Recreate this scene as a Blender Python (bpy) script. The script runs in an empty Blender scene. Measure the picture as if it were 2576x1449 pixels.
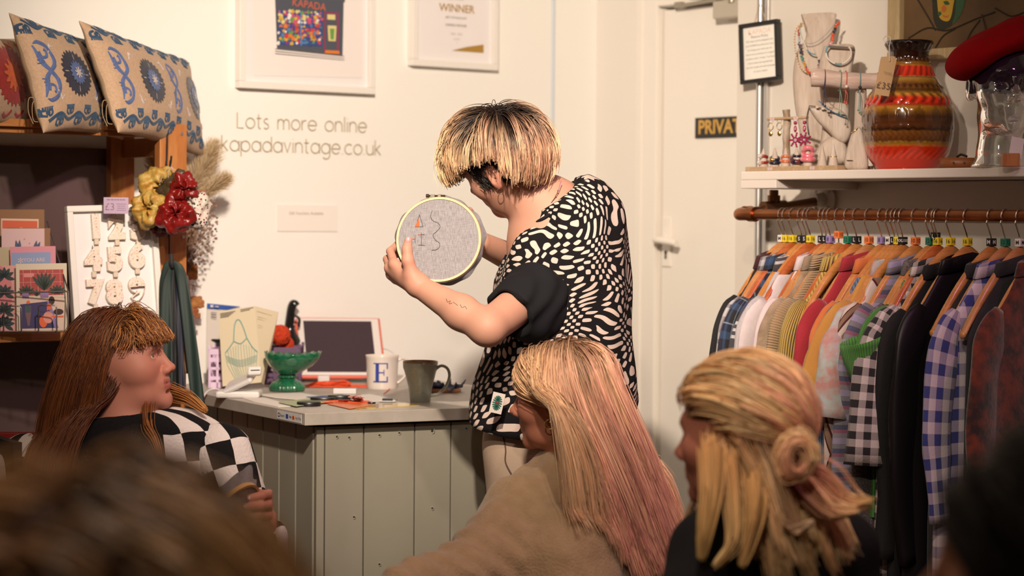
import bpy, math, random
import numpy as np
from mathutils import Matrix, Vector

# ---------------------------------------------------------------- camera, world, lights, exposure
F_PX = 5400.0
YAW = math.radians(38.0)
PITCH = math.radians(1.9)
ROLL = math.radians(0.45)
EYE = 1.45
SC = bpy.context.scene
COL = SC.collection
cam_d = bpy.data.cameras.new('camera')
cam_d.sensor_width = 36.0
cam_d.lens = 36.0 * F_PX / 2576.0
cam_d.clip_start = 0.05
cam_d.dof.use_dof = True
cam_d.dof.focus_distance = 5.08
cam_d.dof.aperture_fstop = 2.6
cam_o = bpy.data.objects.new('camera', cam_d)
COL.objects.link(cam_o)
M_LVL = Matrix.Rotation(math.pi/2 - PITCH, 4, 'X') @ Matrix.Rotation(ROLL, 4, 'Z')
cam_o.matrix_world = Matrix.Translation((0, 0, EYE)) @ Matrix.Rotation(-YAW, 4, 'Z') @ M_LVL
SC.camera = cam_o
SC.view_settings.view_transform = 'Standard'
SC.view_settings.look = 'None'
SC.view_settings.gamma = 1.0
SC.view_settings.exposure = 0.0
W_ = bpy.data.worlds.new('world'); SC.world = W_; W_.use_nodes = True
W_.node_tree.nodes['Background'].inputs[0].default_value = (0.9, 0.6, 0.45, 1)
W_.node_tree.nodes['Background'].inputs[1].default_value = 0.05

_R3 = np.array(M_LVL.to_3x3())
CA, SA = math.cos(YAW), math.sin(YAW)
KROT = np.array([[CA, SA, 0], [-SA, CA, 0], [0, 0, 1]])      # world = KROT @ K

def K(px, py, D):
    """point on the sight line of a pixel at level depth D, in the view-aligned level frame"""
    d = _R3 @ np.array([(px-1288)/F_PX, -(py-724.5)/F_PX, -1.0])
    d = d / d[1] * D
    return np.array([d[0], d[1], d[2] + EYE])

def k2w(p): return KROT @ np.asarray(p, float)
def Wd(px, py, D): return k2w(K(px, py, D))
def Wray(px, py): return k2w(K(px, py, 1.0)) - np.array([0, 0, EYE])
def Wz(px, py, z):
    r = Wray(px, py); return np.array([0, 0, EYE]) + r*((z-EYE)/r[2])
def Wx(px, py, x):
    r = Wray(px, py); return np.array([0, 0, EYE]) + r*(x/r[0])
def Wy(px, py, y):
    r = Wray(px, py); return np.array([0, 0, EYE]) + r*(y/r[1])

YB = 5.35      # back wall plane y
XD = 4.52      # door wall plane x
XS = 4.31      # rail wall plane x
CEIL = 2.75

def light(name, kind, loc, target, energy, color, size=0.1, spot=None, blend=0.5, size_y=None):
    ld = bpy.data.lights.new(name, kind); ld.energy = energy; ld.color = color
    if kind == 'AREA':
        ld.shape = 'RECTANGLE' if size_y else 'DISK'; ld.size = size
        if size_y: ld.size_y = size_y
    elif kind == 'SPOT':
        ld.shadow_soft_size = size; ld.spot_size = math.radians(spot or 80); ld.spot_blend = blend
    else:
        ld.shadow_soft_size = size
    o = bpy.data.objects.new(name, ld); COL.objects.link(o)
    o.location = loc
    o.rotation_euler = (Vector(target) - Vector(loc)).to_track_quat('-Z', 'Y').to_euler()
    return o
WARM = (1.0, 0.84, 0.68)
SPOTS = [
    ('ceiling_or_fill_spot', (1.60, 2.35, 2.68), (3.85, 5.2, 1.45), 560, 58),
    ('ceiling_or_fill_spot', (0.70, 1.10, 2.66), (3.3, 4.6, 1.1), 110, 60),
    ('ceiling_or_fill_spot', (2.70, 2.00, 2.66), (4.3, 3.6, 1.35), 14, 115),
    ('ceiling_or_fill_spot', (0.80, 1.55, 2.66), (0.78, 1.52, 1.0), 55, 62),  # added fill: brightens the head nearest the camera, not a known fitting
    ('ceiling_or_fill_spot', (2.15, 2.30, 2.66), (2.70, 3.0, 1.1), 62, 78),  # added fill: lifts the blond hair of the seated people, no known fitting
]
for n, l, t, e, s in SPOTS:
    light(n, 'SPOT', l, t, e, WARM, 0.045, s, 0.9)
light('pink_spot', 'SPOT', (3.6, 1.9, 2.6), (3.1, 3.5, 1.0), 20, (1.0, 0.25, 0.75), 0.06, 70, 0.7)
light('room_glow', 'AREA', (1.6, 2.4, 2.70), (1.6, 2.4, 0), 10, (1.0, 0.74, 0.52), 2.6, size_y=2.2)

# ---------------------------------------------------------------- materials
MATS = {}
def _nt(name):
    m = bpy.data.materials.new(name); m.use_nodes = True
    nt = m.node_tree; b = nt.nodes['Principled BSDF']
    return m, nt, b
def N(nt, t, **kw):
    n = nt.nodes.new(t)
    for k, v in kw.items():
        if k in n.inputs.keys() if isinstance(k, str) else False: n.inputs[k].default_value = v
        else:
            try: setattr(n, k, v)
            except Exception: pass
    return n
def setin(n, **kw):
    for k, v in kw.items():
        k = k.replace('_', ' ')
        if k in n.inputs: n.inputs[k].default_value = v
def c4(c): return (c[0], c[1], c[2], 1.0)
def srgb(r, g, b):
    f = lambda v: (v/255/12.92) if v/255 <= .04045 else ((v/255+.055)/1.055)**2.4
    return (f(r), f(g), f(b))
def S(r, g, b):
    """colour as it looks under the warm lamps, brought back to the surface's own colour"""
    c = srgb(r, g, b); return (c[0]*.80, c[1]*.84, c[2]*.92)
def mathn(nt, op, a, b=None, c=None):
    n = nt.nodes.new('ShaderNodeMath'); n.operation = op
    for i, v in enumerate((a, b, c)):
        if v is None: continue
        if isinstance(v, (int, float)): n.inputs[i].default_value = v
        else: nt.links.new(v, n.inputs[i])
    return n.outputs[0]
def mixc(nt, fac, a, b, mode='MIX'):
    n = nt.nodes.new('ShaderNodeMix'); n.data_type = 'RGBA'; n.blend_type = mode
    for sock, v in ((n.inputs[0], fac), (n.inputs[6], a), (n.inputs[7], b)):
        if isinstance(v, (int, float)): sock.default_value = v
        elif isinstance(v, tuple): sock.default_value = c4(v)
        else: nt.links.new(v, sock)
    return n.outputs[2]
def ramp(nt, fac, stops, interp='LINEAR'):
    n = nt.nodes.new('ShaderNodeValToRGB'); n.color_ramp.interpolation = interp
    el = n.color_ramp.elements
    while len(el) > 1: el.remove(el[-1])
    el[0].position = stops[0][0]; el[0].color = c4(stops[0][1])
    for p, c in stops[1:]:
        e = el.new(p); e.color = c4(c)
    nt.links.new(fac, n.inputs[0]); return n.outputs[0]
def noise(nt, vec, scale, detail=3, rough=.5, out=0):
    n = nt.nodes.new('ShaderNodeTexNoise'); n.inputs['Scale'].default_value = scale
    n.inputs['Detail'].default_value = detail; n.inputs['Roughness'].default_value = rough
    if vec is not None: nt.links.new(vec, n.inputs['Vector'])
    return n.outputs[out]
def coords(nt, which='Object'): return nt.nodes.new('ShaderNodeTexCoord').outputs[which]
def scalev(nt, vec, s):
    n = nt.nodes.new('ShaderNodeMapping'); n.inputs['Scale'].default_value = s
    nt.links.new(vec, n.inputs['Vector']); return n.outputs[0]
def sepxyz(nt, vec):
    n = nt.nodes.new('ShaderNodeSeparateXYZ'); nt.links.new(vec, n.inputs[0]); return n.outputs
def bump(nt, b, h, strength=.3, dist=.002):
    n = nt.nodes.new('ShaderNodeBump'); n.inputs['Strength'].default_value = strength
    n.inputs['Distance'].default_value = dist
    nt.links.new(h, n.inputs['Height']); nt.links.new(n.outputs[0], b.inputs['Normal'])
def mat(name, color, rough=.6, metal=0., c2=None, nscale=20., nstretch=(1, 1, 1), bscale=None, bstr=.3, bdist=.002,
        spec=None, sss=0., sheen=0., coat=0., trans=0., ior=None, emit=0., detail=3):
    if name in MATS: return MATS[name]
    m, nt, b = _nt(name)
    b.inputs['Roughness'].default_value = rough; b.inputs['Metallic'].default_value = metal
    b.inputs['Base Color'].default_value = c4(color)
    if spec is not None: b.inputs['Specular IOR Level'].default_value = spec
    if sss:
        b.inputs['Subsurface Weight'].default_value = sss
        b.inputs['Subsurface Radius'].default_value = (1, .35, .2); b.inputs['Subsurface Scale'].default_value = .008
    if sheen:
        b.inputs['Sheen Weight'].default_value = sheen; b.inputs['Sheen Roughness'].default_value = .5
    if coat:
        b.inputs['Coat Weight'].default_value = coat; b.inputs['Coat Roughness'].default_value = .06
    if trans: b.inputs['Transmission Weight'].default_value = trans
    if ior: b.inputs['IOR'].default_value = ior
    if emit:
        b.inputs['Emission Color'].default_value = c4(color); b.inputs['Emission Strength'].default_value = emit
    if c2 is not None:
        v = scalev(nt, coords(nt), nstretch)
        f = noise(nt, v, nscale, detail)
        nt.links.new(ramp(nt, f, [(.35, color), (.65, c2)]), b.inputs['Base Color'])
    if bscale:
        bump(nt, b, noise(nt, coords(nt), bscale, 4), bstr, bdist)
    MATS[name] = m
    return m
def wood(name, c1, c2, axis=2, scale=6., rough=.45, coat=0.):
    if name in MATS: return MATS[name]
    m, nt, b = _nt(name)
    s = [14., 14., 14.]; s[axis] = 1.2
    v = scalev(nt, coords(nt), tuple(x*scale/6 for x in s))
    f = noise(nt, v, 2.2, 5, .6)
    f2 = noise(nt, scalev(nt, coords(nt), tuple(x*4 for x in s)), 5, 3, .6)
    c = ramp(nt, f, [(.3, c1), (.5, c2), (.62, c1), (.75, c2)])
    c = mixc(nt, .18, c, ramp(nt, f2, [(.3, (0.1, .04, .015)), (.6, (1, .9, .8))]), 'MULTIPLY')
    nt.links.new(c, b.inputs['Base Color']); b.inputs['Roughness'].default_value = rough
    if coat: b.inputs['Coat Weight'].default_value = coat; b.inputs['Coat Roughness'].default_value = .15
    MATS[name] = m; return m
def plaid(name, pu, su, pv, sv, mode='MIX', fac=.5, rough=.85, bmp=900.):
    """woven check: colour bands across (su, period pu) and along (sv, period pv), from the cloth's own uv in metres"""
    if name in MATS: return MATS[name]
    m, nt, b = _nt(name)
    o = sepxyz(nt, coords(nt, 'UV'))
    fu = mathn(nt, 'FRACT', mathn(nt, 'MULTIPLY', o[0], 1/pu)); fv = mathn(nt, 'FRACT', mathn(nt, 'MULTIPLY', o[1], 1/pv))
    c = mixc(nt, fac, ramp(nt, fu, su, 'CONSTANT'), ramp(nt, fv, sv, 'CONSTANT'), mode)
    nt.links.new(c, b.inputs['Base Color']); b.inputs['Roughness'].default_value = rough
    b.inputs['Sheen Weight'].default_value = .15
    bump(nt, b, noise(nt, coords(nt), 250, 3), .3, .002)
    MATS[name] = m; return m
def ribbed(name, c, period=.006, c2=None, axis=0, depth=.003, rough=.9):
    if name in MATS: return MATS[name]
    m, nt, b = _nt(name)
    o = sepxyz(nt, coords(nt, 'UV'))
    s = mathn(nt, 'SINE', mathn(nt, 'MULTIPLY', o[axis], 2*math.pi/period))
    h = mathn(nt, 'MULTIPLY_ADD', s, .5, .5)
    nt.links.new(mixc(nt, h, tuple(x*.55 for x in c) if c2 is None else c2, c), b.inputs['Base Color'])
    b.inputs['Roughness'].default_value = rough; b.inputs['Sheen Weight'].default_value = .2
    bump(nt, b, h, .8, depth)
    MATS[name] = m; return m
def vcol(name, rough=.6, attr='Col', spec=.3, sheen=0., bscale=None, bstr=.2, aniso=False, coat=0., mul=None):
    if name in MATS: return MATS[name]
    m, nt, b = _nt(name)
    a = nt.nodes.new('ShaderNodeVertexColor'); a.layer_name = attr
    nt.links.new(a.outputs[0], b.inputs['Base Color'])
    b.inputs['Roughness'].default_value = rough; b.inputs['Specular IOR Level'].default_value = spec
    if sheen: b.inputs['Sheen Weight'].default_value = sheen
    if coat: b.inputs['Coat Weight'].default_value = coat
    if bscale: bump(nt, b, noise(nt, coords(nt), bscale, 4), bstr, .002)
    MATS[name] = m; return m

# ---------------------------------------------------------------- mesh building
def nrm(v):
    v = np.asarray(v, float); n = np.linalg.norm(v); return v/n if n > 1e-12 else v
def rot4(ax, deg):
    return np.array(Matrix.Rotation(math.radians(deg), 4, ax))
def tr4(p):
    m = np.eye(4); m[:3, 3] = p; return m
def frame4(o, x, y, z):
    m = np.eye(4); m[:3, 0] = x; m[:3, 1] = y; m[:3, 2] = z; m[:3, 3] = o; return m
class MB:
    def __init__(s, M=None):
        s.V = []; s.F = []; s.MI = []; s.UV = []; s.C = []; s.n = 0
        s.M = np.eye(4) if M is None else M; s.mi = 0; s.col = (1, 1, 1)
    def raw(s, v, f, uv=None, col=None):
        v = np.asarray(v, float).reshape(-1, 3)
        v = v @ s.M[:3, :3].T + s.M[:3, 3]
        s.V.append(v); s.F += [tuple(int(i)+s.n for i in q) for q in f]; s.MI += [s.mi]*len(f)
        s.UV.append(np.zeros((len(v), 2)) if uv is None else np.asarray(uv, float).reshape(-1, 2))
        c = np.asarray(s.col if col is None else col, float)
        s.C.append(np.tile(c, (len(v), 1)) if c.ndim == 1 else c)
        s.n += len(v); return s
    def grid(s, P, uv=None, closeu=False, closev=False, col=None, flip=False):
        """P[nu][nv][3]"""
        P = np.asarray(P, float); nu, nv = P.shape[:2]
        i, j = np.meshgrid(np.arange(nu if closeu else nu-1), np.arange(nv if closev else nv-1), indexing='ij')
        i = i.ravel(); j = j.ravel(); i2 = (i+1) % nu; j2 = (j+1) % nv
        f = np.stack([i*nv+j, i2*nv+j, i2*nv+j2, i*nv+j2], 1)
        if flip: f = f[:, ::-1]
        return s.raw(P.reshape(-1, 3), f.tolist(), uv, col if col is None or np.asarray(col).ndim == 1 else np.asarray(col).reshape(-1, 3))
    def box(s, c, size, R=None):
        x, y, z = np.asarray(size, float)/2
        v = np.array([[a*x, b*y, d*z] for a in (-1, 1) for b in (-1, 1) for d in (-1, 1)])
        if R is not None: v = v @ np.asarray(R)[:3, :3].T
        f = [(0, 1, 3, 2), (4, 6, 7, 5), (0, 4, 5, 1), (2, 3, 7, 6), (0, 2, 6, 4), (1, 5, 7, 3)]
        return s.raw(v+np.asarray(c, float), f)
    def tube(s, pts, r, seg=10, closed=False, caps=True, flat=1.0, up=None, col=None):
        pts = np.asarray(pts, float); n = len(pts)
        if n > 2 and np.ndim(r) == 0:
            kp_ = np.concatenate([[True], np.linalg.norm(np.diff(pts, axis=0), axis=1) > 1e-7]); pts = pts[kp_]; n = len(pts)
        r = np.broadcast_to(np.asarray(r, float), (n,))
        if closed: T = np.roll(pts, -1, 0)-np.roll(pts, 1, 0)
        else: T = np.gradient(pts, axis=0)
        T /= np.maximum(np.linalg.norm(T, axis=1, keepdims=True), 1e-9)
        a = np.array([0, 0, 1.]) if up is None else np.asarray(up, float)
        if abs(T[0] @ a) > .95: a = np.array([1., 0, 0])
        u = nrm(np.cross(T[0], a)); U = [u]
        for k in range(1, n):
            u = U[-1]-T[k]*(U[-1] @ T[k]); U.append(nrm(u))
        U = np.array(U); Vv = np.cross(T, U)
        th = np.arange(seg)*2*math.pi/seg
        P = pts[:, None]+(U[:, None]*np.cos(th)[None, :, None]*flat+Vv[:, None]*np.sin(th)[None, :, None])*r[:, None, None]
        L = np.concatenate([[0], np.cumsum(np.linalg.norm(np.diff(pts, axis=0), axis=1))])
        uv = np.stack(np.broadcast_arrays((th*r.mean())[None, :], L[:, None]), -1).reshape(-1, 2)
        base = s.n
        s.grid(P, uv, closeu=closed, closev=True, col=col)
        if caps and not closed:
            s.F.append(tuple(base+k for k in range(seg))[::-1]); s.MI.append(s.mi)
            s.F.append(tuple(base+(n-1)*seg+k for k in range(seg))); s.MI.append(s.mi)
        return s
    def lathe(s, prof, seg=40, sx=1., sy=1., fn=None, uvr=None):
        prof = np.asarray(prof, float); th = np.arange(seg)*2*math.pi/seg
        P = np.zeros((len(prof), seg, 3))
        P[..., 0] = prof[:, 0:1]*np.cos(th)*sx; P[..., 1] = prof[:, 0:1]*np.sin(th)*sy; P[..., 2] = prof[:, 1:2]
        if fn is not None: P = fn(P, th)
        L = np.concatenate([[0], np.cumsum(np.linalg.norm(np.diff(prof, axis=0), axis=1))])
        uv = np.stack(np.broadcast_arrays((th/(2*math.pi))[None, :], L[:, None]), -1).reshape(-1, 2)
        return s.grid(P, uv, closev=True, flip=True)
    def ball(s, c, r, seg=16, rings=10, R=None):
        r = np.broadcast_to(np.asarray(r, float), (3,))
        ph = np.linspace(0, math.pi, rings+1); th = np.arange(seg)*2*math.pi/seg
        P = np.stack([np.sin(ph)[:, None]*np.cos(th), np.sin(ph)[:, None]*np.sin(th), np.broadcast_to(np.cos(ph)[:, None], (rings+1, seg))], -1)*r
        P[0] = P[0].mean(0); P[-1] = P[-1].mean(0)
        if R is not None: P = P @ np.asarray(R)[:3, :3].T
        return s.grid(P+np.asarray(c, float), closev=True, flip=True)
    def cyl(s, a, b, r, seg=20, r2=None, caps=True):
        return s.tube([a, b], [r, r if r2 is None else r2], seg, caps=caps)
    def poly(s, pts, d):
        """closed flat polygon pts (n,3) extruded by vector d"""
        pts = np.asarray(pts, float); n = len(pts); v = np.concatenate([pts, pts+np.asarray(d, float)])
        f = [tuple(range(n))[::-1], tuple(range(n, 2*n))]+[(i, (i+1) % n, n+(i+1) % n, n+i) for i in range(n)]
        return s.raw(v, f)
    def text(s, body, size, M, align='CENTER', ext=.0004, off=0.):
        v, f = text_geo(body, size, align, ext, off)
        M0 = s.M; s.M = M0 @ M; s.raw(v, f); s.M = M0; return s
    def build(s, name, mats, parent=None, smooth=True, bev=None, angle=40, label=None, sub=0, solid=None, useuv=True, usecol=False):
        me = bpy.data.meshes.new(name)
        V = np.concatenate(s.V) if s.V else np.zeros((0, 3))
        me.from_pydata(V.tolist(), [], s.F)
        if not isinstance(mats, (list, tuple)): mats = [mats]
        for m in mats: me.materials.append(m)
        me.polygons.foreach_set('material_index', np.array(s.MI, dtype=np.int32))
        me.polygons.foreach_set('use_smooth', np.full(len(s.F), smooth))
        li = np.zeros(len(me.loops), dtype=np.int32); me.loops.foreach_get('vertex_index', li)
        if useuv:
            uvl = me.uv_layers.new(name='UVMap'); UV = np.concatenate(s.UV)
            uvl.data.foreach_set('uv', UV[li].ravel())
        if usecol:
            C = np.concatenate(s.C); ca = me.color_attributes.new('Col', 'FLOAT_COLOR', 'POINT')
            ca.data.foreach_set('color', np.concatenate([C, np.ones((len(C), 1))], 1).ravel())
        me.update()
        if smooth and angle and angle < 180: me.set_sharp_from_angle(angle=math.radians(angle))
        o = bpy.data.objects.new(name, me); COL.objects.link(o)
        if parent is not None: o.parent = parent
        if solid:
            md = o.modifiers.new('thickness', 'SOLIDIFY'); md.thickness = solid; md.offset = 0
        if bev:
            md = o.modifiers.new('bevel', 'BEVEL'); md.width = bev; md.segments = 2; md.limit_method = 'ANGLE'
        if sub:
            md = o.modifiers.new('subdivision', 'SUBSURF'); md.levels = sub; md.render_levels = sub
        if label: o['label'] = label
        return o
_TC = {}
def text_geo(body, size, align='CENTER', ext=.0004, off=0.):
    k = (body, align, off)
    if k not in _TC:
        cu = bpy.data.curves.new('lettering', 'FONT'); cu.body = body; cu.size = 1.0; cu.align_x = align; cu.align_y = 'CENTER'
        cu.offset = off; cu.resolution_u = 3
        ob = bpy.data.objects.new('lettering', cu); COL.objects.link(ob)
        dg = bpy.context.evaluated_depsgraph_get(); dg.update()
        me = bpy.data.meshes.new_from_object(ob.evaluated_get(dg))
        v = np.zeros(len(me.vertices)*3); me.vertices.foreach_get('co', v); v = v.reshape(-1, 3)
        f = [tuple(p.vertices) for p in me.polygons]
        bpy.data.objects.remove(ob); bpy.data.curves.remove(cu); bpy.data.meshes.remove(me)
        _TC[k] = (v, f)
    v, f = _TC[k]
    v2 = v*size; v2 = v2.copy(); v2[:, 2] = ext
    return v2, f
def thing(name, label, cat, loc=(0, 0, 0), rz=0., group=None, rot=None):
    o = bpy.data.objects.new(name, None); COL.objects.link(o); o.empty_display_size = .05
    o.location = tuple(float(x) for x in loc)
    o.rotation_euler = rot if rot is not None else (0, 0, rz)
    o['label'] = label; o['category'] = cat
    if group: o['group'] = group
    return o
def kthing(name, label, cat, base, group=None):
    """thing whose parts are built in the view-aligned level frame relative to base (a K point)"""
    return thing(name, label, cat, k2w(base), -YAW, group)
def tag(o, label, cat, group=None, kind=None):
    o['label'] = label; o['category'] = cat
    if group: o['group'] = group
    if kind: o['kind'] = kind
    return o
def struct(o): o['kind'] = 'structure'; return o
def setorigin(o, base):
    """move a top-level mesh's origin to base (world) keeping the geometry"""
    o.data.transform(Matrix.Translation(-Vector(base))); o.location = Vector(base); return o
def copy_tree(o, parent=None):
    c = o.copy(); COL.objects.link(c)
    if parent is not None: c.parent = parent
    for ch in o.children: copy_tree(ch, c)
    return c
def arc(c, r, a0, a1, n=16, ax=(0, 1)):
    t = np.radians(np.linspace(a0, a1, n)); P = np.zeros((n, 3)); P[:] = c
    P[:, ax[0]] += r*np.cos(t); P[:, ax[1]] += r*np.sin(t); return P
def bez(pts, n=24):
    """Catmull-Rom through pts"""
    p = np.asarray(pts, float); p = np.concatenate([[2*p[0]-p[1]], p, [2*p[-1]-p[-2]]])
    out = []; m = len(p)-3; k = max(2, n//m)
    for i in range(m):
        t = np.linspace(0, 1, k, endpoint=False)[:, None]
        a, b, c, d = p[i:i+4]
        out.append(.5*((2*b)+(-a+c)*t+(2*a-5*b+4*c-d)*t*t+(-a+3*b-3*c+d)*t**3))
    out.append(p[-2][None]); return np.concatenate(out)

# ---------------------------------------------------------------- signed distance modelling
import openvdb
class SDF:
    def __init__(s): s.items = []; s.disp = None
    def add(s, f, k=.01, op='u'): s.items.append((f, k, op)); return s
    def cone(s, a, b, ra, rb=None, k=.02, op='u'):
        a = np.asarray(a, float); b = np.asarray(b, float); rb = ra if rb is None else rb; ba = b-a; bb = float(ba @ ba)+1e-12
        def f(p):
            h = np.clip(((p-a) @ ba)/bb, 0, 1); q = p-a-h[:, None]*ba
            return np.sqrt((q*q).sum(1))-(ra+(rb-ra)*h)
        return s.add(f, k, op)
    def chain(s, pts, rs, k=.01, k0=None):
        for i in range(len(pts)-1): s.cone(pts[i], pts[i+1], rs[i], rs[i+1], (k0 if (k0 is not None and i == 0) else k))
        return s
    def ell(s, c, r, R=None, k=.02, op='u'):
        c = np.asarray(c, float); r = np.broadcast_to(np.asarray(r, float), (3,)).copy(); mr = r.min()
        def f(p):
            q = p-c
            if R is not None: q = q @ R
            a = q/r; k0 = np.sqrt((a*a).sum(1)); b = q/(r*r); k1 = np.sqrt((b*b).sum(1))+1e-9
            return np.where(k0 < 1e-4, -mr, k0*(k0-1)/k1)
        return s.add(f, k, op)
    def plane(s, n, d, k=.001, op='s'):
        """subtract half space n.p > d"""
        n = nrm(n); return s.add(lambda p: d-(p @ n), k, op)
    def __call__(s, p, sel=None):
        p = np.asarray(p, float)
        d = None
        for i, (f, k, op) in enumerate(s.items):
            if sel is not None and not sel[i]: continue
            v = f(p)
            if op == 'u':
                if d is None: d = v
                else:
                    h = np.clip(.5+.5*(d-v)/k, 0, 1); d = d+(v-d)*h-k*h*(1-h)
            elif op == 's' and d is not None:
                h = np.clip(.5-.5*(d+v)/k, 0, 1); d = d+(-v-d)*h+k*h*(1-h)
            elif op == 'i' and d is not None:
                h = np.clip(.5-.5*(d-v)/k, 0, 1); d = d+(v-d)*h+k*h*(1-h)
        if d is None: d = np.full(len(p), 9.)
        if s.disp is not None: d = d+s.disp(p)
        return d
    def grad(s, p, e=.002):
        g = np.stack([s(p+np.eye(3)[i]*e)-s(p-np.eye(3)[i]*e) for i in range(3)], 1)
        return g/np.maximum(np.linalg.norm(g, axis=1, keepdims=True), 1e-9)
    def mesh(s, lo, hi, vox):
        lo = np.asarray(lo, float); hi = np.asarray(hi, float)
        B = 12; nb = np.ceil((hi-lo)/(vox*B)).astype(int); bg = 4*vox
        g = openvdb.FloatGrid(bg)
        ii = np.stack(np.meshgrid(*[np.arange(n) for n in nb], indexing='ij'), -1).reshape(-1, 3)
        cen = lo+(ii+.5)*B*vox; R = B*vox*.87
        per = [f(cen) for f, k, op in s.items]
        dc = s(cen)
        ofs = np.stack(np.meshgrid(*[np.arange(B)]*3, indexing='ij'), -1).reshape(-1, 3)
        uni = np.min([v for v, it in zip(per, s.items) if it[2] == 'u'], axis=0)
        near = np.abs(dc) < R*1.6+.01
        for b in np.nonzero(~near & (dc < 0))[0]:
            a = ii[b]*B; g.fill(tuple(int(x) for x in a), tuple(int(x) for x in a+B-1), -bg, False)
        kk = [it[1] for it in s.items]
        for b in np.nonzero(near)[0]:
            sel = [(per[i][b] < uni[b]+2.4*R+kk[i]) if s.items[i][2] == 'u' else ((per[i][b] < 1.6*R+kk[i]) if s.items[i][2] == 's' else True) for i in range(len(s.items))]
            v = s(lo+(ii[b]*B+ofs)*vox, sel).reshape(B, B, B)
            g.copyFromArray(np.clip(v, -bg, bg).astype(np.float32), ijk=tuple(int(x) for x in ii[b]*B), tolerance=0)
        pts, q = g.convertToQuads(isovalue=0.0)
        return pts*vox+lo, q[:, ::-1]
def build_arr(name, V, Fq, mats, parent=None, uv=None, col=None, mi=None, smooth=True, label=None, base=None):
    me = bpy.data.meshes.new(name); V = np.asarray(V, float)
    if base is not None: V = V-np.asarray(base)
    Fq = np.asarray(Fq, dtype=np.int32); n = len(Fq); w = Fq.shape[1]
    me.vertices.add(len(V)); me.vertices.foreach_set('co', V.ravel())
    me.loops.add(n*w); me.loops.foreach_set('vertex_index', Fq.ravel())
    me.polygons.add(n); me.polygons.foreach_set('loop_start', np.arange(0, n*w, w, dtype=np.int32))
    if not isinstance(mats, (list, tuple)): mats = [mats]
    for m in mats: me.materials.append(m)
    if mi is not None: me.polygons.foreach_set('material_index', np.asarray(mi, dtype=np.int32))
    me.polygons.foreach_set('use_smooth', np.full(n, smooth))
    if uv is not None:
        l = me.uv_layers.new(name='UVMap'); l.data.foreach_set('uv', np.asarray(uv)[Fq.ravel()].ravel())
    if col is not None:
        ca = me.color_attributes.new('Col', 'FLOAT_COLOR', 'POINT')
        ca.data.foreach_set('color', np.concatenate([col, np.ones((len(col), 1))], 1).ravel())
    me.update(calc_edges=True); me.validate()
    o = bpy.data.objects.new(name, me); COL.objects.link(o)
    if parent is not None: o.parent = parent
    if label: o['label'] = label
    return o
def wob(p, s, amp, seed=0., n=3):
    """cheap smooth pseudo-noise displacement"""
    v = np.zeros(len(p)); r = np.random.RandomState(int(seed*10)+7)
    for i in range(n*2):
        d = nrm(r.randn(3)); v += np.sin((p @ d)*s*(1+.35*i)+r.rand()*6.28+1.7*np.sin((p @ nrm(r.randn(3)))*s*.6))/(1+.3*i)
    return v*amp/(n*1.2)
# ---------------------------------------------------------------- room shell
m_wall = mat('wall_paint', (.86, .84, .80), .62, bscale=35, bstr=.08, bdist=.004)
m_wall2 = mat('wall_paint_shade_toned', (.80, .75, .69), .55, bscale=30, bstr=.1, bdist=.004)  # same wall paint, with the warm shade of this side put into its colour
m_gloss = mat('white_gloss_paint', (.84, .79, .72), .35, bscale=14, bstr=.1, bdist=.003)
m_floor = wood('floor_boards', (.16, .10, .06), (.24, .16, .10), 0, 4, .5)
m_dark = mat('dark_gap', (.02, .015, .012), .9)
def slab(name, lo, hi, m, bev=None):
    lo = np.array(lo, float); hi = np.array(hi, float); c = (lo+hi)/2
    b = MB(); b.box((0, 0, 0), hi-lo); o = b.build(name, m, smooth=False, bev=bev); o.location = c; return o
X0, Y0 = -1.6, -2.2
struct(slab('floor', (X0, Y0, -.1), (XD+.3, YB+.2, 0), m_floor))
struct(slab('ceiling', (X0, Y0, CEIL), (XD+.3, YB+.2, CEIL+.1), mat('ceiling_paint', (.8, .77, .72), .8)))
struct(slab('wall_back', (X0, YB, 0), (XD+.2, YB+.1, CEIL), m_wall))
struct(slab('wall_left', (X0-.1, Y0, 0), (X0, YB+.1, CEIL), m_wall2))
struct(slab('wall_front', (X0, Y0-.1, 0), (XD+.3, Y0, CEIL), m_wall2))
pc = Wx(1850, 600, XS)                      # near corner of the boxed-out rail wall
YP = float(pc[1])
struct(slab('wall_rail', (XS, Y0, 0), (XD+.2, YP, CEIL), mat('wall_paint_dimmed', (.72, .66, .59), .62, bscale=35, bstr=.08)))  # wall paint darkened and warmed: weaker light here is put into the colour
# door wall with opening
dl = float(Wx(1662, 500, XD)[1]); dtop = float(Wx(1700, 18, XD)[2]); dr = dl-.80
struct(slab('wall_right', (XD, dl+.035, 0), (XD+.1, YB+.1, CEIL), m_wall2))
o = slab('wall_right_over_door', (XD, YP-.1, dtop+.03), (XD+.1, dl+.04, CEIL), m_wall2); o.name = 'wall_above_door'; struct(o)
b = MB(); b.box((0, 0, 0), (.044, .80, dtop-.012)); dm = b.build('door_1', m_gloss, smooth=False, bev=.002)
dm.location = (XD+.022+.004, dl-.40-.004, (dtop-.012)/2+.006); struct(dm)
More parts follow.
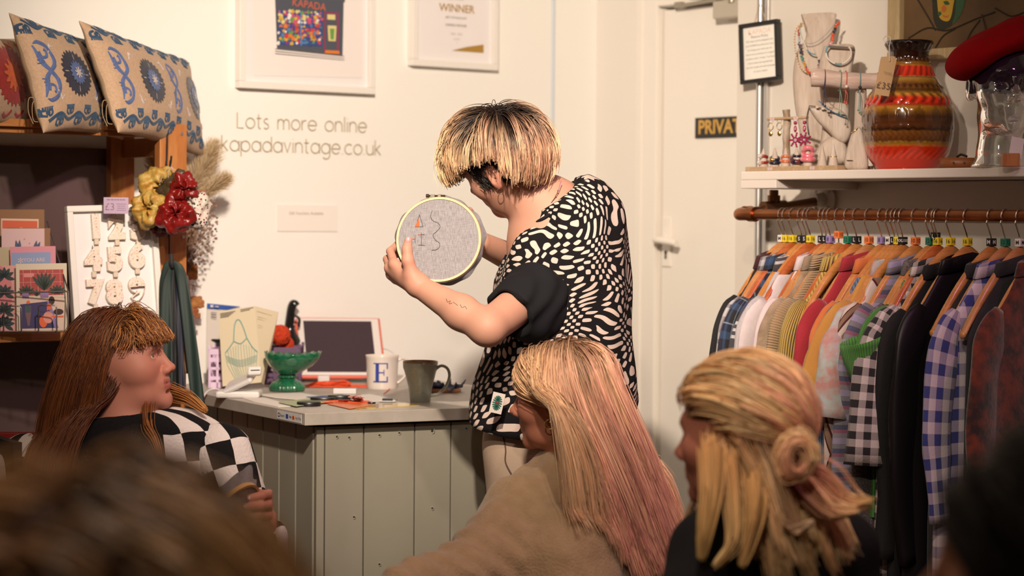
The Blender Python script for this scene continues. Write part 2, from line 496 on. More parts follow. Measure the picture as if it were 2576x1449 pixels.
# architrave and lining
b = MB(); aw = float(abs(Wx(1612, 500, XD)[1]-dl))
for (ya, yb, za, zb) in ((dl+.008, dl+.008+aw, 0, dtop+aw), (dr-.05, dl+.0075, dtop+.006, dtop+.006+aw)):
    b.box((XD-.008, (ya+yb)/2, (za+zb)/2), (.016, yb-ya, zb-za))
    b.box((XD-.012, (ya+yb)/2+(.0 if zb-za < .3 else aw*.32), (za+zb)/2), (.02, (yb-ya)*(1 if zb-za < .3 else .3), (zb-za)*(1 if zb-za > .3 else .3)))
struct(b.build('trim_1', m_gloss, smooth=False, bev=.003))
b = MB(); b.box((XD+.05, dl+.018, dtop/2), (.1, .03, dtop)); b.box((XD+.05, dl-.4, dtop+.018), (.1, .9, .03))
struct(b.build('trim_2', m_gloss, smooth=False))
# skirting
b = MB(); b.box((0, 0, 0), (XD-X0, .018, .12)); o = b.build('baseboard_back', m_gloss, smooth=False, bev=.004); o.location = ((XD+X0)/2, YB-.009, .06); struct(o)
b = MB(); b.box((0, 0, 0), (.018, YP-Y0, .12)); o = b.build('baseboard_right', m_gloss, smooth=False, bev=.004); o.location = (XS-.009, (YP+Y0)/2, .06); struct(o)
# pale blue strip down the back wall
p = Wy(1389, 300, YB)
b = MB(); b.box((0, 0, 0), (.012, .006, 2.2)); o = b.build('trim_3', mat('pale_blue_plastic', (.62, .68, .74), .5), smooth=False, bev=.002)
o.location = (p[0], YB-.003, 1.62); struct(o)

# door furniture : children of the door
m_chrome = mat('brushed_nickel', (.62, .58, .52), .28, 1.)
m_brass = mat('aged_brass', (.45, .34, .18), .35, .8)
def door_child(b, name, m, **kw):
    b.M = tr4(-np.array(dm.location)) if False else b.M
    o = b.build(name, m, dm, **kw); o.location = -Vector(dm.location); return o
hp = Wx(1677, 607, XD); hy, hz = float(hp[1]), float(hp[2])
zt, zb_ = float(Wx(1677, 546, XD)[2]), float(Wx(1677, 671, XD)[2])
b = MB(); b.box((XD+.001, hy, (zt+zb_)/2), (.008, .040, zt-zb_))
door_child(b, 'back_plate', m_gloss, smooth=False, bev=.003)
b = MB(); b.cyl((XD, hy, hz+.005), (XD-.045, hy, hz+.005), .010)
b.tube(bez([(XD-.045, hy+.004, hz+.005), (XD-.052, hy-.02, hz+.004), (XD-.048, hy-.075, hz-.002), (XD-.046, hy-.095, hz-.006)], 14), [.010]*13, 12)
door_child(b, 'handle', m_gloss)
b = MB(); b.cyl((XD-.002, hy, hz-.035), (XD-.005, hy, hz-.035), .006, 14); b.box((XD-.004, hy, hz-.047), (.003, .006, .016))
door_child(b, 'keyhole', m_dark)
# closer
cz = float(Wx(1830, 30, XD)[2]); cy = float(Wx(1845, 30, XD)[1])
b = MB(); b.box((XD-.03, cy-.075, cz+.002), (.05, .22, .055)); door_child(b, 'closer_body', mat('closer_grey', (.50, .45, .37), .45, .2), smooth=False, bev=.006)
ay = float(Wx(1725, 18, XD)[1]); az = float(Wx(1725, 17, XD)[2])
b = MB(); b.tube([(XD-.045, cy, cz+.036), (XD-.028, ay, az)], .006, 8, flat=1.6)
b.cyl((XD-.055, cy-.05, cz+.02), (XD-.055, cy-.05, cz+.045), .012)
b.box((XD-.018, ay+.002, az+.004), (.03, .03, .018)); b.tube([(XD-.04, cy+.02, cz+.046), (XD-.012, ay-.03, az+.02)], .004, 8)
door_child(b, 'closer_arm', mat('closer_metal', (.38, .34, .28), .4, .7))
# PRIVATE sign : a plate glued to the door
s0 = Wx(1750, 323, XD); sz0, sz1 = float(Wx(1750, 348, XD)[2]), float(Wx(1750, 297, XD)[2]); sw = .245
b = MB(); b.box((XD-.001, s0[1]-sw/2, (sz0+sz1)/2), (.003, sw, sz1-sz0))
b.mi = 1
Mt = frame4((XD-.003, s0[1]-sw/2, (sz0+sz1)/2), (0, -1, 0), (0, 0, 1), (-1, 0, 0))
b.text('PRIVATE', (sz1-sz0)*.93, Mt, off=.03)
b.mi = 0
door_child(b, 'private_sign', [mat('sign_black', (.012, .012, .010), .35), mat('sign_gold', (.62, .36, .08), .35, .3)], smooth=False, label='black plate with PRIVATE in gold capitals')
# ---------------------------------------------------------------- rail wall : conduit, notice, shelf, rail
XR = 3.976
RY = lambda px: float(Wx(px, 541, XR)[1])
RZ = float(Wx(2200, 541, XR)[2])
m_cop = mat('copper_pipe', (.42, .17, .07), .34, 1., c2=(.30, .11, .045), nscale=12, bscale=60, bstr=.08)
m_cop2 = mat('dull_bronze_fitting', (.20, .10, .05), .45, .9, bscale=80, bstr=.2)
m_steel = mat('galvanised_steel', (.60, .58, .56), .35, .9)
m_shelf = mat('whitewashed_wood', (.80, .74, .68), .6, c2=(.74, .66, .60), nscale=5, nstretch=(1, .2, 1), bscale=40, bstr=.25)
m_black = mat('black_plastic', (.012, .011, .011), .35)
# conduit
p = Wx(1918, 300, XS)
b = MB(); zc0 = float(Wx(1914, 735, XS)[2])
b.cyl((0, 0, 0), (0, 0, CEIL-zc0), .0105, 16)
b.box((.006, -.022, (CEIL-zc0)/2), (.012, .016, CEIL-zc0))
b.box((.002, .012, .005), (.014, .05, .03))
cd = b.build('electrical_conduit', m_steel, smooth=True, bev=.001); cd.location = (XS-.012, p[1], zc0)
tag(cd, 'thin silver metal conduit running down the wall behind the returns notice', 'pipe')
def quad3(TL, TR, BL):
    TL, TR, BL = map(lambda q: np.asarray(q, float), (TL, TR, BL))
    w = np.linalg.norm(TR-TL); h = np.linalg.norm(BL-TL); x = nrm(TR-TL); y = nrm(TL-BL); n = nrm(np.cross(x, y)); y = np.cross(n, x)
    return frame4((TR+BL)/2, x, y, n), w, h
def lines(b, body_w, y0, y1, n, z=.0006, th=None, ragged=.25, cx=0., seed=1, words=5):
    """rows of small unreadable print, as broken dashes"""
    r = random.Random(seed); dy = (y1-y0)/max(1, n-1) if n > 1 else 0; th = th or abs(dy)*.35
    for i in range(n):
        y = y0+dy*i; L = body_w*(1-ragged*r.random()); x = cx-L/2
        while x < cx+L/2-.001:
            w = min(L*(.08+.16*r.random()), cx+L/2-x); b.box((x+w*.45, y, z), (w*.82, th, .0002)); x += w
# returns notice
M, w, h = quad3(Wx(1860, 63, XS-.045), Wx(1957, 48, XS-.030), Wx(1868, 213, XS-.045))
t = thing('notice_frame', 'small black framed returns notice hung on the silver conduit above the shelf', 'picture frame', M[:3, 3], rot=Matrix(M[:3, :3].tolist()).to_euler())
b = MB(); f = .011
for (cx, cy, sx, sy) in ((0, h/2-f/2, w, f), (0, -h/2+f/2, w, f), (-w/2+f/2, 0, f, h-2*f), (w/2-f/2, 0, f, h-2*f)): b.box((cx, cy, 0), (sx, sy, .018))
b.build('frame', m_black, t, smooth=False, bev=.0015)
b = MB(); b.box((0, 0, -.002), (w-2*f, h-2*f, .004)); b.mi = 1
b.text('KAPADA', .021, tr4((0, h*.345, .0005)), off=-.012)
b.mi = 2; b.text('Returns Policy', .0105, tr4((0, h*.265, .0005)), off=-.008)
for i, s in enumerate(["We hope you'll be delighted with", "your KAPADA purchase but if you", "do change your mind, you can", "return your purchase in it's original", "condition within 14 days. You'll just", "need to leave the tag attached,", "save the receipt and we'll exchange", "or issue a refund."]):
    b.text(s, .0072, tr4((0, h*.195-i*h*.072, .0005)), off=-.008)
b.build('notice_sheet', [mat('notice_paper', (.83, .80, .74), .4), mat('pale_pink_ink', (.75, .50, .40), .7), mat('dark_ink', (.12, .11, .10), .7)], t, smooth=False)
b = MB(); b.tube(bez([(-w*.12, h/2, 0), (-.004, h/2+.05, -.01), (w*.16, h/2, 0)], 10), .0012, 6); b.build('hanging_string', mat('twine', (.45, .33, .2), .9), t)

# shelf
XF = 4.0
sy0 = float(Wx(1863, 445, XF)[1]); sy1 = 1.9
zt_ = float(Wx(2300, 424, XF)[2]); zb2 = float(Wx(2300, 448, XF)[2])
st = thing('wall_shelf', 'whitewashed wooden wall shelf above the clothes rail holding jewellery stands', 'shelf', (XF, sy0, zt_))
b = MB(); b.box(((XS-XF)/2, (sy1-sy0)/2, -(zt_-zb2)/2), (XS-XF, sy0-sy1, zt_-zb2)); b.build('shelf_board', m_shelf, st, smooth=False, bev=.003)
bw = sy0-float(Wx(1952, 445, XF)[1]); zk = float(Wx(1900, 474, XF)[2])
b = MB(); b.box(((XS-XF)/2, -bw/2, (zk-zt_-(zt_-zb2))/2), (XS-XF, bw, zb2-zk)); b.build('support_block', m_shelf, st, smooth=False, bev=.002)
b = MB(); b.box((XS-XF-.012, (sy1-sy0)/2-bw/2-.05, -.075), (.022, sy0-sy1-bw-.1, .10)); b.build('wall_batten', m_shelf, st, smooth=False, bev=.002)
ZS = zt_
# rail
ey = RY(1866); rt = thing('clothes_rail', 'copper pipe clothes rail fixed under the whitewashed shelf', 'clothes rail', (XR, ey, RZ))
b = MB(); b.cyl((0, 0, 0), (0, sy1-ey+.1, 0), .0138, 24); b.build('rail_pipe', m_cop, rt)
b = MB(); b.tube(bez([(0, -.055, 0), (0, -.01, 0), (.004, .012, 0), (.022, .022, .002), (.06, .022, .004)], 24), .0165, 20)
b.tube([(0, -.030, 0), (0, -.052, 0)], .0195, 24); b.tube([(.030, .022, .003), (.056, .022, .004)], .0190, 24); b.build('elbow_fitting', m_cop, rt)
tl = .215; up_ = float(Wx(2075, 500, XS)[2])-RZ
b = MB(); b.cyl((.03, .022, .003), (XS-XR-.02, .022, up_*.85), .0125, 18); b.build('standoff_pipe', m_cop2, rt)
b = MB(); b.cyl((tl-.115, .022, .004+up_*.3), (tl-.035, .022, up_*.5), .0175, 18); xx = tl-.075
b.cyl((xx, .022, up_*.4), (xx, .022, zk-RZ-.002), .0125, 18); b.cyl((xx, .022, up_*.4+.018), (xx, .022, up_*.4+.034), .0175, 18)
b.build('riser_fitting', m_cop2, rt)
b = MB(); xw = XS-XR
b.cyl((xw-.002, .022, up_*.95), (xw-.010, .022, up_*.95), .048, 30); b.cyl((xw-.01, .022, up_*.95), (xw-.04, .022, up_*.93), .020, 18, r2=.016)
for a in range(4): b.ball((xw-.012, .022+.034*math.cos(a*1.57+.8), up_*.95+.034*math.sin(a*1.57+.8)), (.004, .007, .007), 8, 6)
b.build('wall_flange', mat('painted_flange', (.62, .56, .50), .5), rt)

# hangers and garments
m_hw = [wood('hanger_wood_light', srgb(208, 146, 84), srgb(190, 124, 64), 0, 5, .28, .5), wood('hanger_wood_red', srgb(196, 112, 60), srgb(176, 90, 44), 0, 5, .25, .6), wood('hanger_wood_tan', srgb(200, 142, 92), srgb(186, 126, 76), 0, 5, .35, .3)]
m_wire = mat('hook_wire', (.75, .68, .64), .18, 1.)
HALF = .192
def hz_(x): return -.083-.095*(abs(x)/HALF)**1.2-.088*(abs(x)/HALF)**1.8
def hook_path(lean):
    P = [(-.0155*math.cos(math.radians(a))*1.0, 0, .0165*math.sin(math.radians(a))) for a in (200, 180, 150, 120, 90, 60, 30, 0)]
    P = [(-p[0], 0, p[2]) for p in P]       # tip away from the room, bend on the near side
    return P+[(-.0165, 0, -.012), (-.013, 0, -.026), (-.004, 0, -.044), (0, 0, -.058), (0, 0, -.082)]
SZC = {'W': (.80, .76, .72), 'Y': (.82, .62, .03), 'K': (.015, .015, .018), 'P': (.30, .22, .48), 'O': (.85, .20, .05), 'G': (.02, .20, .12)}
def make_hanger(y, wi, sz, swing, label, dz=0.):
    t = thing('clothes_hanger', label, 'hanger', (XR, y, RZ), group='hangers on the copper rail', rot=(0, 0, math.radians(swing)))
    b = MB(); b.tube(bez(hook_path(0), 36), .0017, 8); b.build('hook', m_wire, t)
    b = MB(); xs = np.linspace(-HALF, HALF, 25)
    P = np.array([(x, .005*(x/HALF)**2, hz_(x)-.004) for x in xs]); q = 1-.55*np.abs(xs/HALF)**2.5
    th = np.arange(14)*2*math.pi/14
    G = P[:, None]+np.stack([0*th+0*q[:, None], np.cos(th)*.0085*(1.3-.3*q)[:, None], np.sin(th)*.0185*q[:, None]], -1)
    b.grid(G, closev=True, flip=True); b.ball(P[0], (.006, .009, .009)); b.ball(P[-1], (.006, .009, .009))
    b.build('hanger_body', m_hw[wi], t)
    if sz:
        c, s = sz; b = MB(); cz = -.062+dz
        b.box((0, 0, cz), (.019, .016, .0185)); b.mi = 1
        ink = 'size_ink_dark' if c in 'YOPGW' else 'size_ink_light'
        b.text(s, .0135 if len(s) < 3 else .0095, frame4((-.0097, 0, cz), (0, -1, 0), (0, 0, 1), (-1, 0, 0)), off=.01)
        b.text(s, .0135 if len(s) < 3 else .0095, frame4((0, -.0082, cz), (1, 0, 0), (0, 0, 1), (0, -1, 0)), off=.01)
        b.build('size_marker', [mat('size_cube_'+{'W': 'white', 'Y': 'yellow', 'K': 'black', 'P': 'purple', 'O': 'orange', 'G': 'green'}[c], SZC[c], .35), mat(ink, (.03, .03, .03) if c in 'YOPGW' else (.85, .82, .78), .5)], t, smooth=False, bev=.0012)
    return t
def make_garment(y, m, label, cat, swing=0., L=.70, sleeve='long', collar=True, thick=.0135, mc=None, sl=None, seed=0, name='shirt', ms=None, drop=0., wide=1.):
    wide *= .92; drop += .006; r = random.Random(seed*7+3); t = thing(name, label, cat, (XR, y, RZ), group='clothes hanging on the copper rail', rot=(0, 0, math.radians(swing)))
    drop = drop+.010*r.random()
    z0 = [-.108 if collar else -.128, -.116 if collar else -.134, -.131 if collar else -.146, -.165, -.193, -.211, -.240, -.32, -.40, -.52, -.64]+([-.76, -L-.1] if L > .7 else [-L-.1])
    wd = [.088 if collar else .120, .098 if collar else .128, .118 if collar else .142, .160, .198, .212, .218, .220, .222, .224, .226]+([.226, .226] if L > .7 else [.226])
    z0 = np.array(z0); z0 = np.where(z0 > -.25, -.10+(z0+.10)*1.42, z0-.059)-drop; SH = .040; wd = np.array(wd)*wide
    zz = np.concatenate([np.linspace(z0[i], z0[i+1], 4, endpoint=False) for i in range(len(z0)-1)]+[[z0[-1]]])
    ww = np.interp(-zz, -z0, wd); n = 56; th = np.arange(n)*2*math.pi/n
    tt = thick*np.interp(-zz-drop, [.09, .15, .22, .5, .8], [.7, .85, 1., 1.25, 1.5])
    ph = r.random()*6; k = 34+r.random()*14
    c, s = np.cos(th), np.sin(th)
    x = ww[:, None]*np.sign(c)*np.abs(c)**.75
    yy = tt[:, None]*np.sign(s)*np.abs(s)**.8
    dep = np.clip((-zz-.2)/.5, 0, 1)[:, None]
    yy = yy*(1+.35*dep*np.sin(x*k*1.6+ph*2+3*zz[:, None]))+.007*dep*np.sin(x*k+ph+2.5*zz[:, None])*1.0
    P = np.stack([x, yy+0*x, zz[:, None]+.004*np.sin(x*22+ph)*dep+0*x], -1)
    u = np.where(s >= 0, x, 2*.226-x); uv = np.stack([u, np.broadcast_to(zz[:, None], u.shape)], -1)
    b = MB(); b.grid(P, uv, closev=True, flip=True); b.build('garment_body', m, t, solid=.0012)
    if collar:
        b = MB(); mcc = mc or m
        zc = np.array([-.114, -.094, -.080, -.084, -.116])-drop; rx = np.array([.086, .082, .086, .098, .112])*wide; ry = np.array([.013, .014, .0150, .0165, .0175])
        P = np.stack([rx[:, None]*np.sign(c)*np.abs(c)**.8, ry[:, None]*np.sign(s)*np.abs(s)**.8, zc[:, None]-.012*np.abs(c)[None]*1.3], -1)
        b.grid(P, np.stack([np.broadcast_to(th[None]*.04, P.shape[:2]), np.broadcast_to(zc[:, None], P.shape[:2])], -1), closev=True); b.build('collar', mcc, t, solid=.0016)
    if sleeve:
        sl = sl or {'long': .60, 'short': .24, 'half': .30}[sleeve]
        for sg in (-1, 1):
            b = MB(); lean = r.uniform(-.012, .012)
            if sleeve == 'long':
                path = bez([(sg*.170*wide, 0, -.205-drop), (sg*.204*wide, 0, -.268-drop), (sg*.226*wide, lean*.4, -.36-drop), (sg*.238*wide, lean, -.49-drop), (sg*(.236+r.uniform(-.02, .012))*wide, lean*1.2, -.18-sl*.75-drop), (sg*(.228+r.uniform(-.03, .02))*wide, lean*1.4, -.18-sl-drop)], 30)
                rr = np.interp(np.linspace(0, 1, len(path)), [0, .08, .25, .6, .93, 1], [.018, .036, .050, .044, .032, .034])
            else:
                path = bez([(sg*.162*wide, 0, -.205-drop), (sg*.202*wide, 0, -.265-drop), (sg*.238*wide, lean, -.34-drop), (sg*(.262)*wide, lean*1.5, -.17-sl-drop)], 18)
                rr = np.interp(np.linspace(0, 1, len(path)), [0, .15, .5, 1], [.018, .045, .066, .078])
            path = np.array(path); n_ = len(path); tq = np.linspace(0, 1, n_)
            th2 = np.arange(26)*2*math.pi/26
            fold = 1+.12*np.sin(th2*3+ph)[None]*tq[:, None]+.07*np.sin(tq*17+ph)[:, None]*np.sin(th2*2)[None]
            T = np.gradient(path, axis=0); T /= np.linalg.norm(T, axis=1, keepdims=True)
            U = np.cross(T, [0, 1., 0]); U /= np.linalg.norm(U, axis=1, keepdims=True)
            fy = np.interp(tq, [0, .3, 1], [.35, .30, .42])*(.015/.0135)
            P = path[:, None]+U[:, None]*(np.cos(th2)*fold*rr[:, None])[..., None]+np.array([0, 1., 0])*(np.sin(th2)*fold*rr[:, None]*fy[:, None])[..., None]
            L_ = np.concatenate([[0], np.cumsum(np.linalg.norm(np.diff(path, axis=0), axis=1))])
            tri = np.abs(((th2/(2*math.pi))*2) % 2-1)
            uv = np.stack(np.broadcast_arrays((tri*.17)[None], -L_[:, None]), -1)
            b.grid(P, uv, closev=True); b.build('sleeve', ms or m, t, solid=.0012)
    return t
def fab(name, c, c2=None, s=60, b=220, sheen=.2, rough=.85): return mat(name, c, rough, c2=c2 or tuple(x*.8 for x in c), nscale=s, bscale=b, bstr=.35, sheen=sheen)
g_track = fab('black_jersey', (.010, .009, .011), sheen=.03); g_plum = fab('dark_red_lining', S(70, 16, 20))
W1, G1, N1, B1, K1 = S(206, 196, 192), S(120, 108, 112), S(34, 36, 60), S(62, 88, 122), (.018, .016, .018)
g_p1 = plaid('grey_navy_plaid', .075, [(0, W1), (.18, G1), (.42, N1), (.55, G1), (.75, W1), (.9, S(90, 84, 92))], .085, [(0, G1), (.25, W1), (.5, N1), (.62, W1), (.8, G1)], 'MIX', .5)
g_p2 = plaid('blue_black_plaid', .06, [(0, N1), (.3, B1), (.5, K1), (.8, S(150, 160, 170)), (.86, N1)], .07, [(0, K1), (.35, B1), (.6, N1), (.85, S(170, 175, 180)), (.9, K1)])
g_p3 = plaid('charcoal_triple_stripe', .3, [(0, S(84, 80, 84))], .16, [(0, S(70, 66, 70)), (.30, S(215, 205, 198)), (.345, S(70, 66, 70)), (.40, S(215, 205, 198)), (.445, S(70, 66, 70)), (.5, S(215, 205, 198)), (.545, S(70, 66, 70)), (.75, S(50, 62, 100)), (.85, S(70, 66, 70))], fac=.85)
g_marl = fab('grey_marl_knit', S(204, 192, 188), S(190, 178, 176), 300); g_cream = fab('cream_cotton', S(232, 216, 208), S(220, 200, 194), 20)
g_pinkw = fab('pale_pink_cotton', S(236, 214, 208), S(226, 200, 196), 14)
g_fleece = mat('brown_abstract_fleece', S(186, 156, 124), .95, c2=S(88, 66, 50), nscale=11, bscale=160, bstr=.9, sheen=.4)
g_tan = ribbed('tan_ribbed_knit', S(196, 160, 118), .006, S(172, 138, 98), 1); g_yel = ribbed('yellow_ribbed_knit', S(226, 190, 96), .009, S(176, 138, 58), 0)
g_red = fab('crimson_cotton', S(186, 42, 54), S(170, 34, 46), 8); g_org = fab('orange_cotton', S(232, 130, 66), S(222, 116, 54), 8)
g_blue = ribbed('blue_ribbed_knit', S(124, 142, 176), .008, S(78, 90, 120), 0); g_must = fab('mustard_jersey', S(214, 150, 66), S(204, 138, 56), 10)
g_aqua = mat('pale_aqua_floral', S(196, 204, 196), .85, c2=S(214, 150, 140), nscale=36)
g_mini = plaid('purple_pink_stripe', .3, [(0, S(120, 108, 140))], .056, [(0, S(176, 160, 186)), (.25, S(150, 140, 140)), (.45, S(162, 96, 110)), (.6, S(84, 84, 108)), (.8, S(140, 132, 132))], fac=.88)
g_spark = mat('charcoal_sparkle_knit', S(86, 78, 76), .8, c2=S(132, 120, 116), nscale=220, bscale=260, bstr=.6)
g_green = ribbed('green_ribbed_knit', S(98, 176, 66), .006, S(64, 130, 44), 0)
g_ging = plaid('black_white_gingham', .036, [(0, K1), (.5, S(236, 216, 206))], .036, [(0, K1), (.5, S(236, 216, 206))])
g_blk2 = fab('black_cotton', (.007, .006, .007), sheen=.02); g_sat = mat('black_satin', (.010, .008, .010), .4, spec=.25)
g_dkch = plaid('dark_check', .05, [(0, K1), (.5, S(46, 40, 46))], .05, [(0, K1), (.55, S(40, 44, 40))])
g_flan = plaid('blue_white_flannel', .052, [(0, S(58, 62, 128)), (.5, S(226, 206, 206))], .052, [(0, S(50, 58, 126)), (.5, S(224, 200, 204))])
g_knit = mat('rust_melange_knit', S(120, 46, 26), .95, c2=S(44, 24, 22), nscale=34, bscale=90, bstr=.9, sheen=.4)
def southwest():
    m, nt, b = _nt('cream_geometric_print')
    o = sepxyz(nt, coords(nt, 'UV'))
    fu = mathn(nt, 'ABSOLUTE', mathn(nt, 'SUBTRACT', mathn(nt, 'FRACT', mathn(nt, 'MULTIPLY', o[0], 8.5)), .5))
    fv = mathn(nt, 'ABSOLUTE', mathn(nt, 'SUBTRACT', mathn(nt, 'FRACT', mathn(nt, 'MULTIPLY', o[1], 5.5)), .5))
    d = mathn(nt, 'ADD', fu, fv)
    c = ramp(nt, d, [(0, S(228, 206, 190)), (.10, S(150, 116, 92)), (.17, S(228, 206, 190)), (.34, S(92, 34, 32)), (.42, S(150, 116, 92)), (.62, S(92, 34, 32)), (.68, S(228, 206, 190))], 'CONSTANT')
    nt.links.new(c, b.inputs['Base Color']); b.inputs['Roughness'].default_value = .9; return m
g_sw = southwest()
HX = [505, 540, 600, 672, 715, 748, 850, 885, 920, 990, 1070, 1145, 1250, 1360, 1430, 1470, 1500, 1540, 1650, 1775, 1820, 1840, 1950, 2095, 2170, 2300, 2420, 2470, 2545]
HP = [1820+x/3.407 for x in HX]+[2596, 2628, 2662]
SZ = ['WM', 'Y16', 'Y16', 'KS', 'KS', 'Y16', 'KL', 'KL', 'P8', 'O10', 'G12', 'KL', 'O10', 'P8', 'WM', 'KL', 'Y16', 'KXXL', 'O10', 'G12', 'KL', 'Y16', 'Y16', 'Y16', 'P8', 'KM', 'G12', 'G12', 'WM', None, None, None]
CN = {'W': 'white', 'Y': 'yellow', 'K': 'black', 'P': 'purple', 'O': 'orange', 'G': 'green'}
GAR = [
 (g_track, 'black track jacket with dark red lining, leftmost on the copper rail', 'jacket', dict(name='track_jacket', sl=.66, mc=g_plum)),
 (g_p1, 'grey, white and navy plaid shirt at the left end of the rail', 'shirt', dict(name='plaid_shirt')),
 (g_p2, 'dark navy plaid shirt with a bright blue checked collar', 'shirt', dict(name='plaid_shirt', mc=g_p2)),
 (g_p3, 'charcoal jumper with white stripe bands on the sleeve', 'jumper', dict(name='striped_jumper')),
 (g_marl, 'pale grey marl knit jumper next to the off-white blouse', 'jumper', dict(name='knit_jumper', collar=False)),
 (g_cream, 'cream cotton blouse between the grey marl jumper and the pale pink shirt', 'top', dict(name='cotton_blouse', collar=False)),
 (g_pinkw, 'pale pink shirt with a tall turned-up collar', 'shirt', dict(name='collared_shirt', thick=.014)),
 (g_blk2, 'short black sleeveless top between pale pink shirt and brown fleece', 'top', dict(name='sleeveless_vest', sleeve=None, L=.45, collar=False)),
 (g_fleece, 'brown and tan abstract patterned fleece jacket', 'jacket', dict(name='fleece_jacket', thick=.015)),
 (g_tan, 'tan ribbed cardigan beside the brown fleece', 'cardigan', dict(name='ribbed_cardigan')),
 (g_yel, 'yellow ribbed knit cardigan with a rolled collar', 'cardigan', dict(name='ribbed_cardigan')),
 None,
 (g_red, 'crimson red long-sleeved shirt', 'shirt', dict(name='cotton_shirt', sl=.66)),
 (g_org, 'orange long-sleeved shirt beside the crimson one', 'shirt', dict(name='cotton_shirt', sl=.64)),
 (g_blue, 'blue ribbed knit jumper behind the mustard t-shirt', 'jumper', dict(name='ribbed_jumper', sl=.68, collar=False, L=.85)),
 (g_must, 'mustard yellow short-sleeved t-shirt', 't-shirt', dict(name='short_sleeved_tee', sleeve='short', sl=.25, collar=False, thick=.015)),
 (g_aqua, 'pale aqua floral blouse next to the mustard t-shirt', 'blouse', dict(name='floral_blouse', sleeve='half')),
 (g_sw, 'cream top with dark red and brown diamond print', 'top', dict(name='printed_blouse', collar=False, L=.80, sl=.66)),
 (g_mini, 'shirt with narrow purple, pink and grey stripes', 'shirt', dict(name='striped_shirt', sl=.70, L=.85)),
 (g_spark, 'charcoal sparkly knit top with a thick edge', 'knitted top', dict(name='sparkly_knit', sl=.68, L=.85)),
 (g_green, 'bright green ribbed top with a short sleeve', 'top', dict(name='ribbed_tee', sleeve='short', sl=.10, collar=False, L=.5)),
 (g_ging, 'black and white gingham short-sleeved shirt', 'shirt', dict(name='gingham_shirt', sleeve='short', sl=.40, thick=.015)),
 (g_blk2, 'plain black long-sleeved top right of the gingham shirt', 'top', dict(name='cotton_blouse', sl=.6, L=.85, drop=.01)),
 (g_sat, 'shiny black satin blouse on the rail', 'blouse', dict(name='satin_blouse', sl=.62, L=.85)),
 None,
 (g_dkch, 'near-black checked shirt left of the blue flannel shirt', 'shirt', dict(name='checked_shirt', L=.85, sleeve=None, wide=.93)),
 (g_flan, 'blue, white and pink checked flannel shirt with long sleeves', 'shirt', dict(name='flannel_shirt', sl=.50, thick=.018, L=.8, wide=1.06)),
 None,
 (g_dkch, 'dark checked shirt right of the blue flannel shirt', 'shirt', dict(name='checked_shirt', L=.85, sleeve=None, wide=.9)),
 None,
 (g_knit, 'rust and dark brown melange knit cardigan at the right edge', 'cardigan', dict(name='knit_cardigan', thick=.017, L=.85)),
 None,
]
DESC = ['leftmost hanger on the rail, holding the black track jacket', 'hanger holding the grey and navy plaid shirt', 'hanger holding the dark navy plaid shirt', 'hanger holding the charcoal top with white stripes', 'hanger holding the pale grey marl jumper', 'hanger holding the cream cotton top', 'hanger holding the pale pink shirt with tall collar', 'hanger holding the short black sleeveless top', 'hanger holding the brown abstract fleece', 'hanger holding the tan ribbed cardigan', 'hanger holding the yellow ribbed cardigan', 'bare hanger between yellow cardigan and crimson shirt', 'hanger holding the crimson shirt', 'hanger holding the orange shirt', 'hanger holding the blue ribbed jumper', 'hanger holding the mustard t-shirt', 'hanger holding the pale aqua floral blouse', 'hanger holding the cream diamond print top', 'hanger holding the purple striped shirt', 'hanger holding the charcoal sparkly knit', 'hanger holding the green ribbed top', 'hanger holding the black and white gingham shirt', 'hanger holding the plain black long-sleeved top', 'hanger holding the black satin blouse', 'bare hanger right of the black satin blouse', 'hanger holding the near-black checked shirt', 'hanger holding the blue and white flannel shirt', 'bare hanger right of the flannel shirt', 'hanger holding the dark checked shirt', 'bare hanger left of the rust cardigan', 'hanger holding the rust melange cardigan', 'bare hanger at the far right edge']
rh = random.Random(5)
for i, px in enumerate(HP):
    if i in (24, 27, 29, 31): continue
    y = RY(px); z = SZ[i]; sw = rh.uniform(-2, 2); wi = rh.choice([0, 0, 0, 1, 2])
    make_hanger(y, wi, (z[0], z[1:]) if z else None, sw, 'wooden '+DESC[i]+((', %s size marker' % CN[z[0]]) if z else ''), dz=(.012 if i in (9, 20) else 0))
    if GAR[i]:
        m, lab, cat, kw = GAR[i]; make_garment(y-.001, m, lab, cat, sw, seed=i, **kw)
# ---------------------------------------------------------------- things on the right-hand wall shelf
m_ww = wood('whitewashed_mango_wood', S(226, 206, 186), S(206, 182, 160), 2, 5, .7)
m_wwx = wood('whitewashed_log', S(228, 206, 190), S(204, 170, 150), 0, 6, .75)
m_rawlog = mat('bark_stick', S(150, 120, 92), .9, c2=S(206, 184, 160), nscale=60, nstretch=(1, 1, .3), bscale=120, bstr=.8)
m_palewood = wood('pale_pine_plinth', S(214, 180, 140), S(196, 160, 118), 0, 6, .6)
m_gold = mat('gold_metal', (.85, .55, .16), .22, 1.)
m_cord_b = mat('black_cord', (.012, .01, .012), .7)
m_cord_t = mat('teal_cord', S(96, 150, 150), .7)
m_cord_g = mat('sage_cord', S(120, 150, 130), .7)
m_coral = mat('coral_bead', S(226, 84, 44), .35)
m_tag = mat('small_price_sticker', S(232, 206, 196), .6)
m_tagp = mat('sticker_pink_print', S(206, 120, 120), .6)
def dep(p): return SA*p[0]+CA*p[1]
def ppm(p): return F_PX/dep(p)
def onshelf(px, py, x): p = Wx(px, py, x); return np.array([x, p[1], ZS])
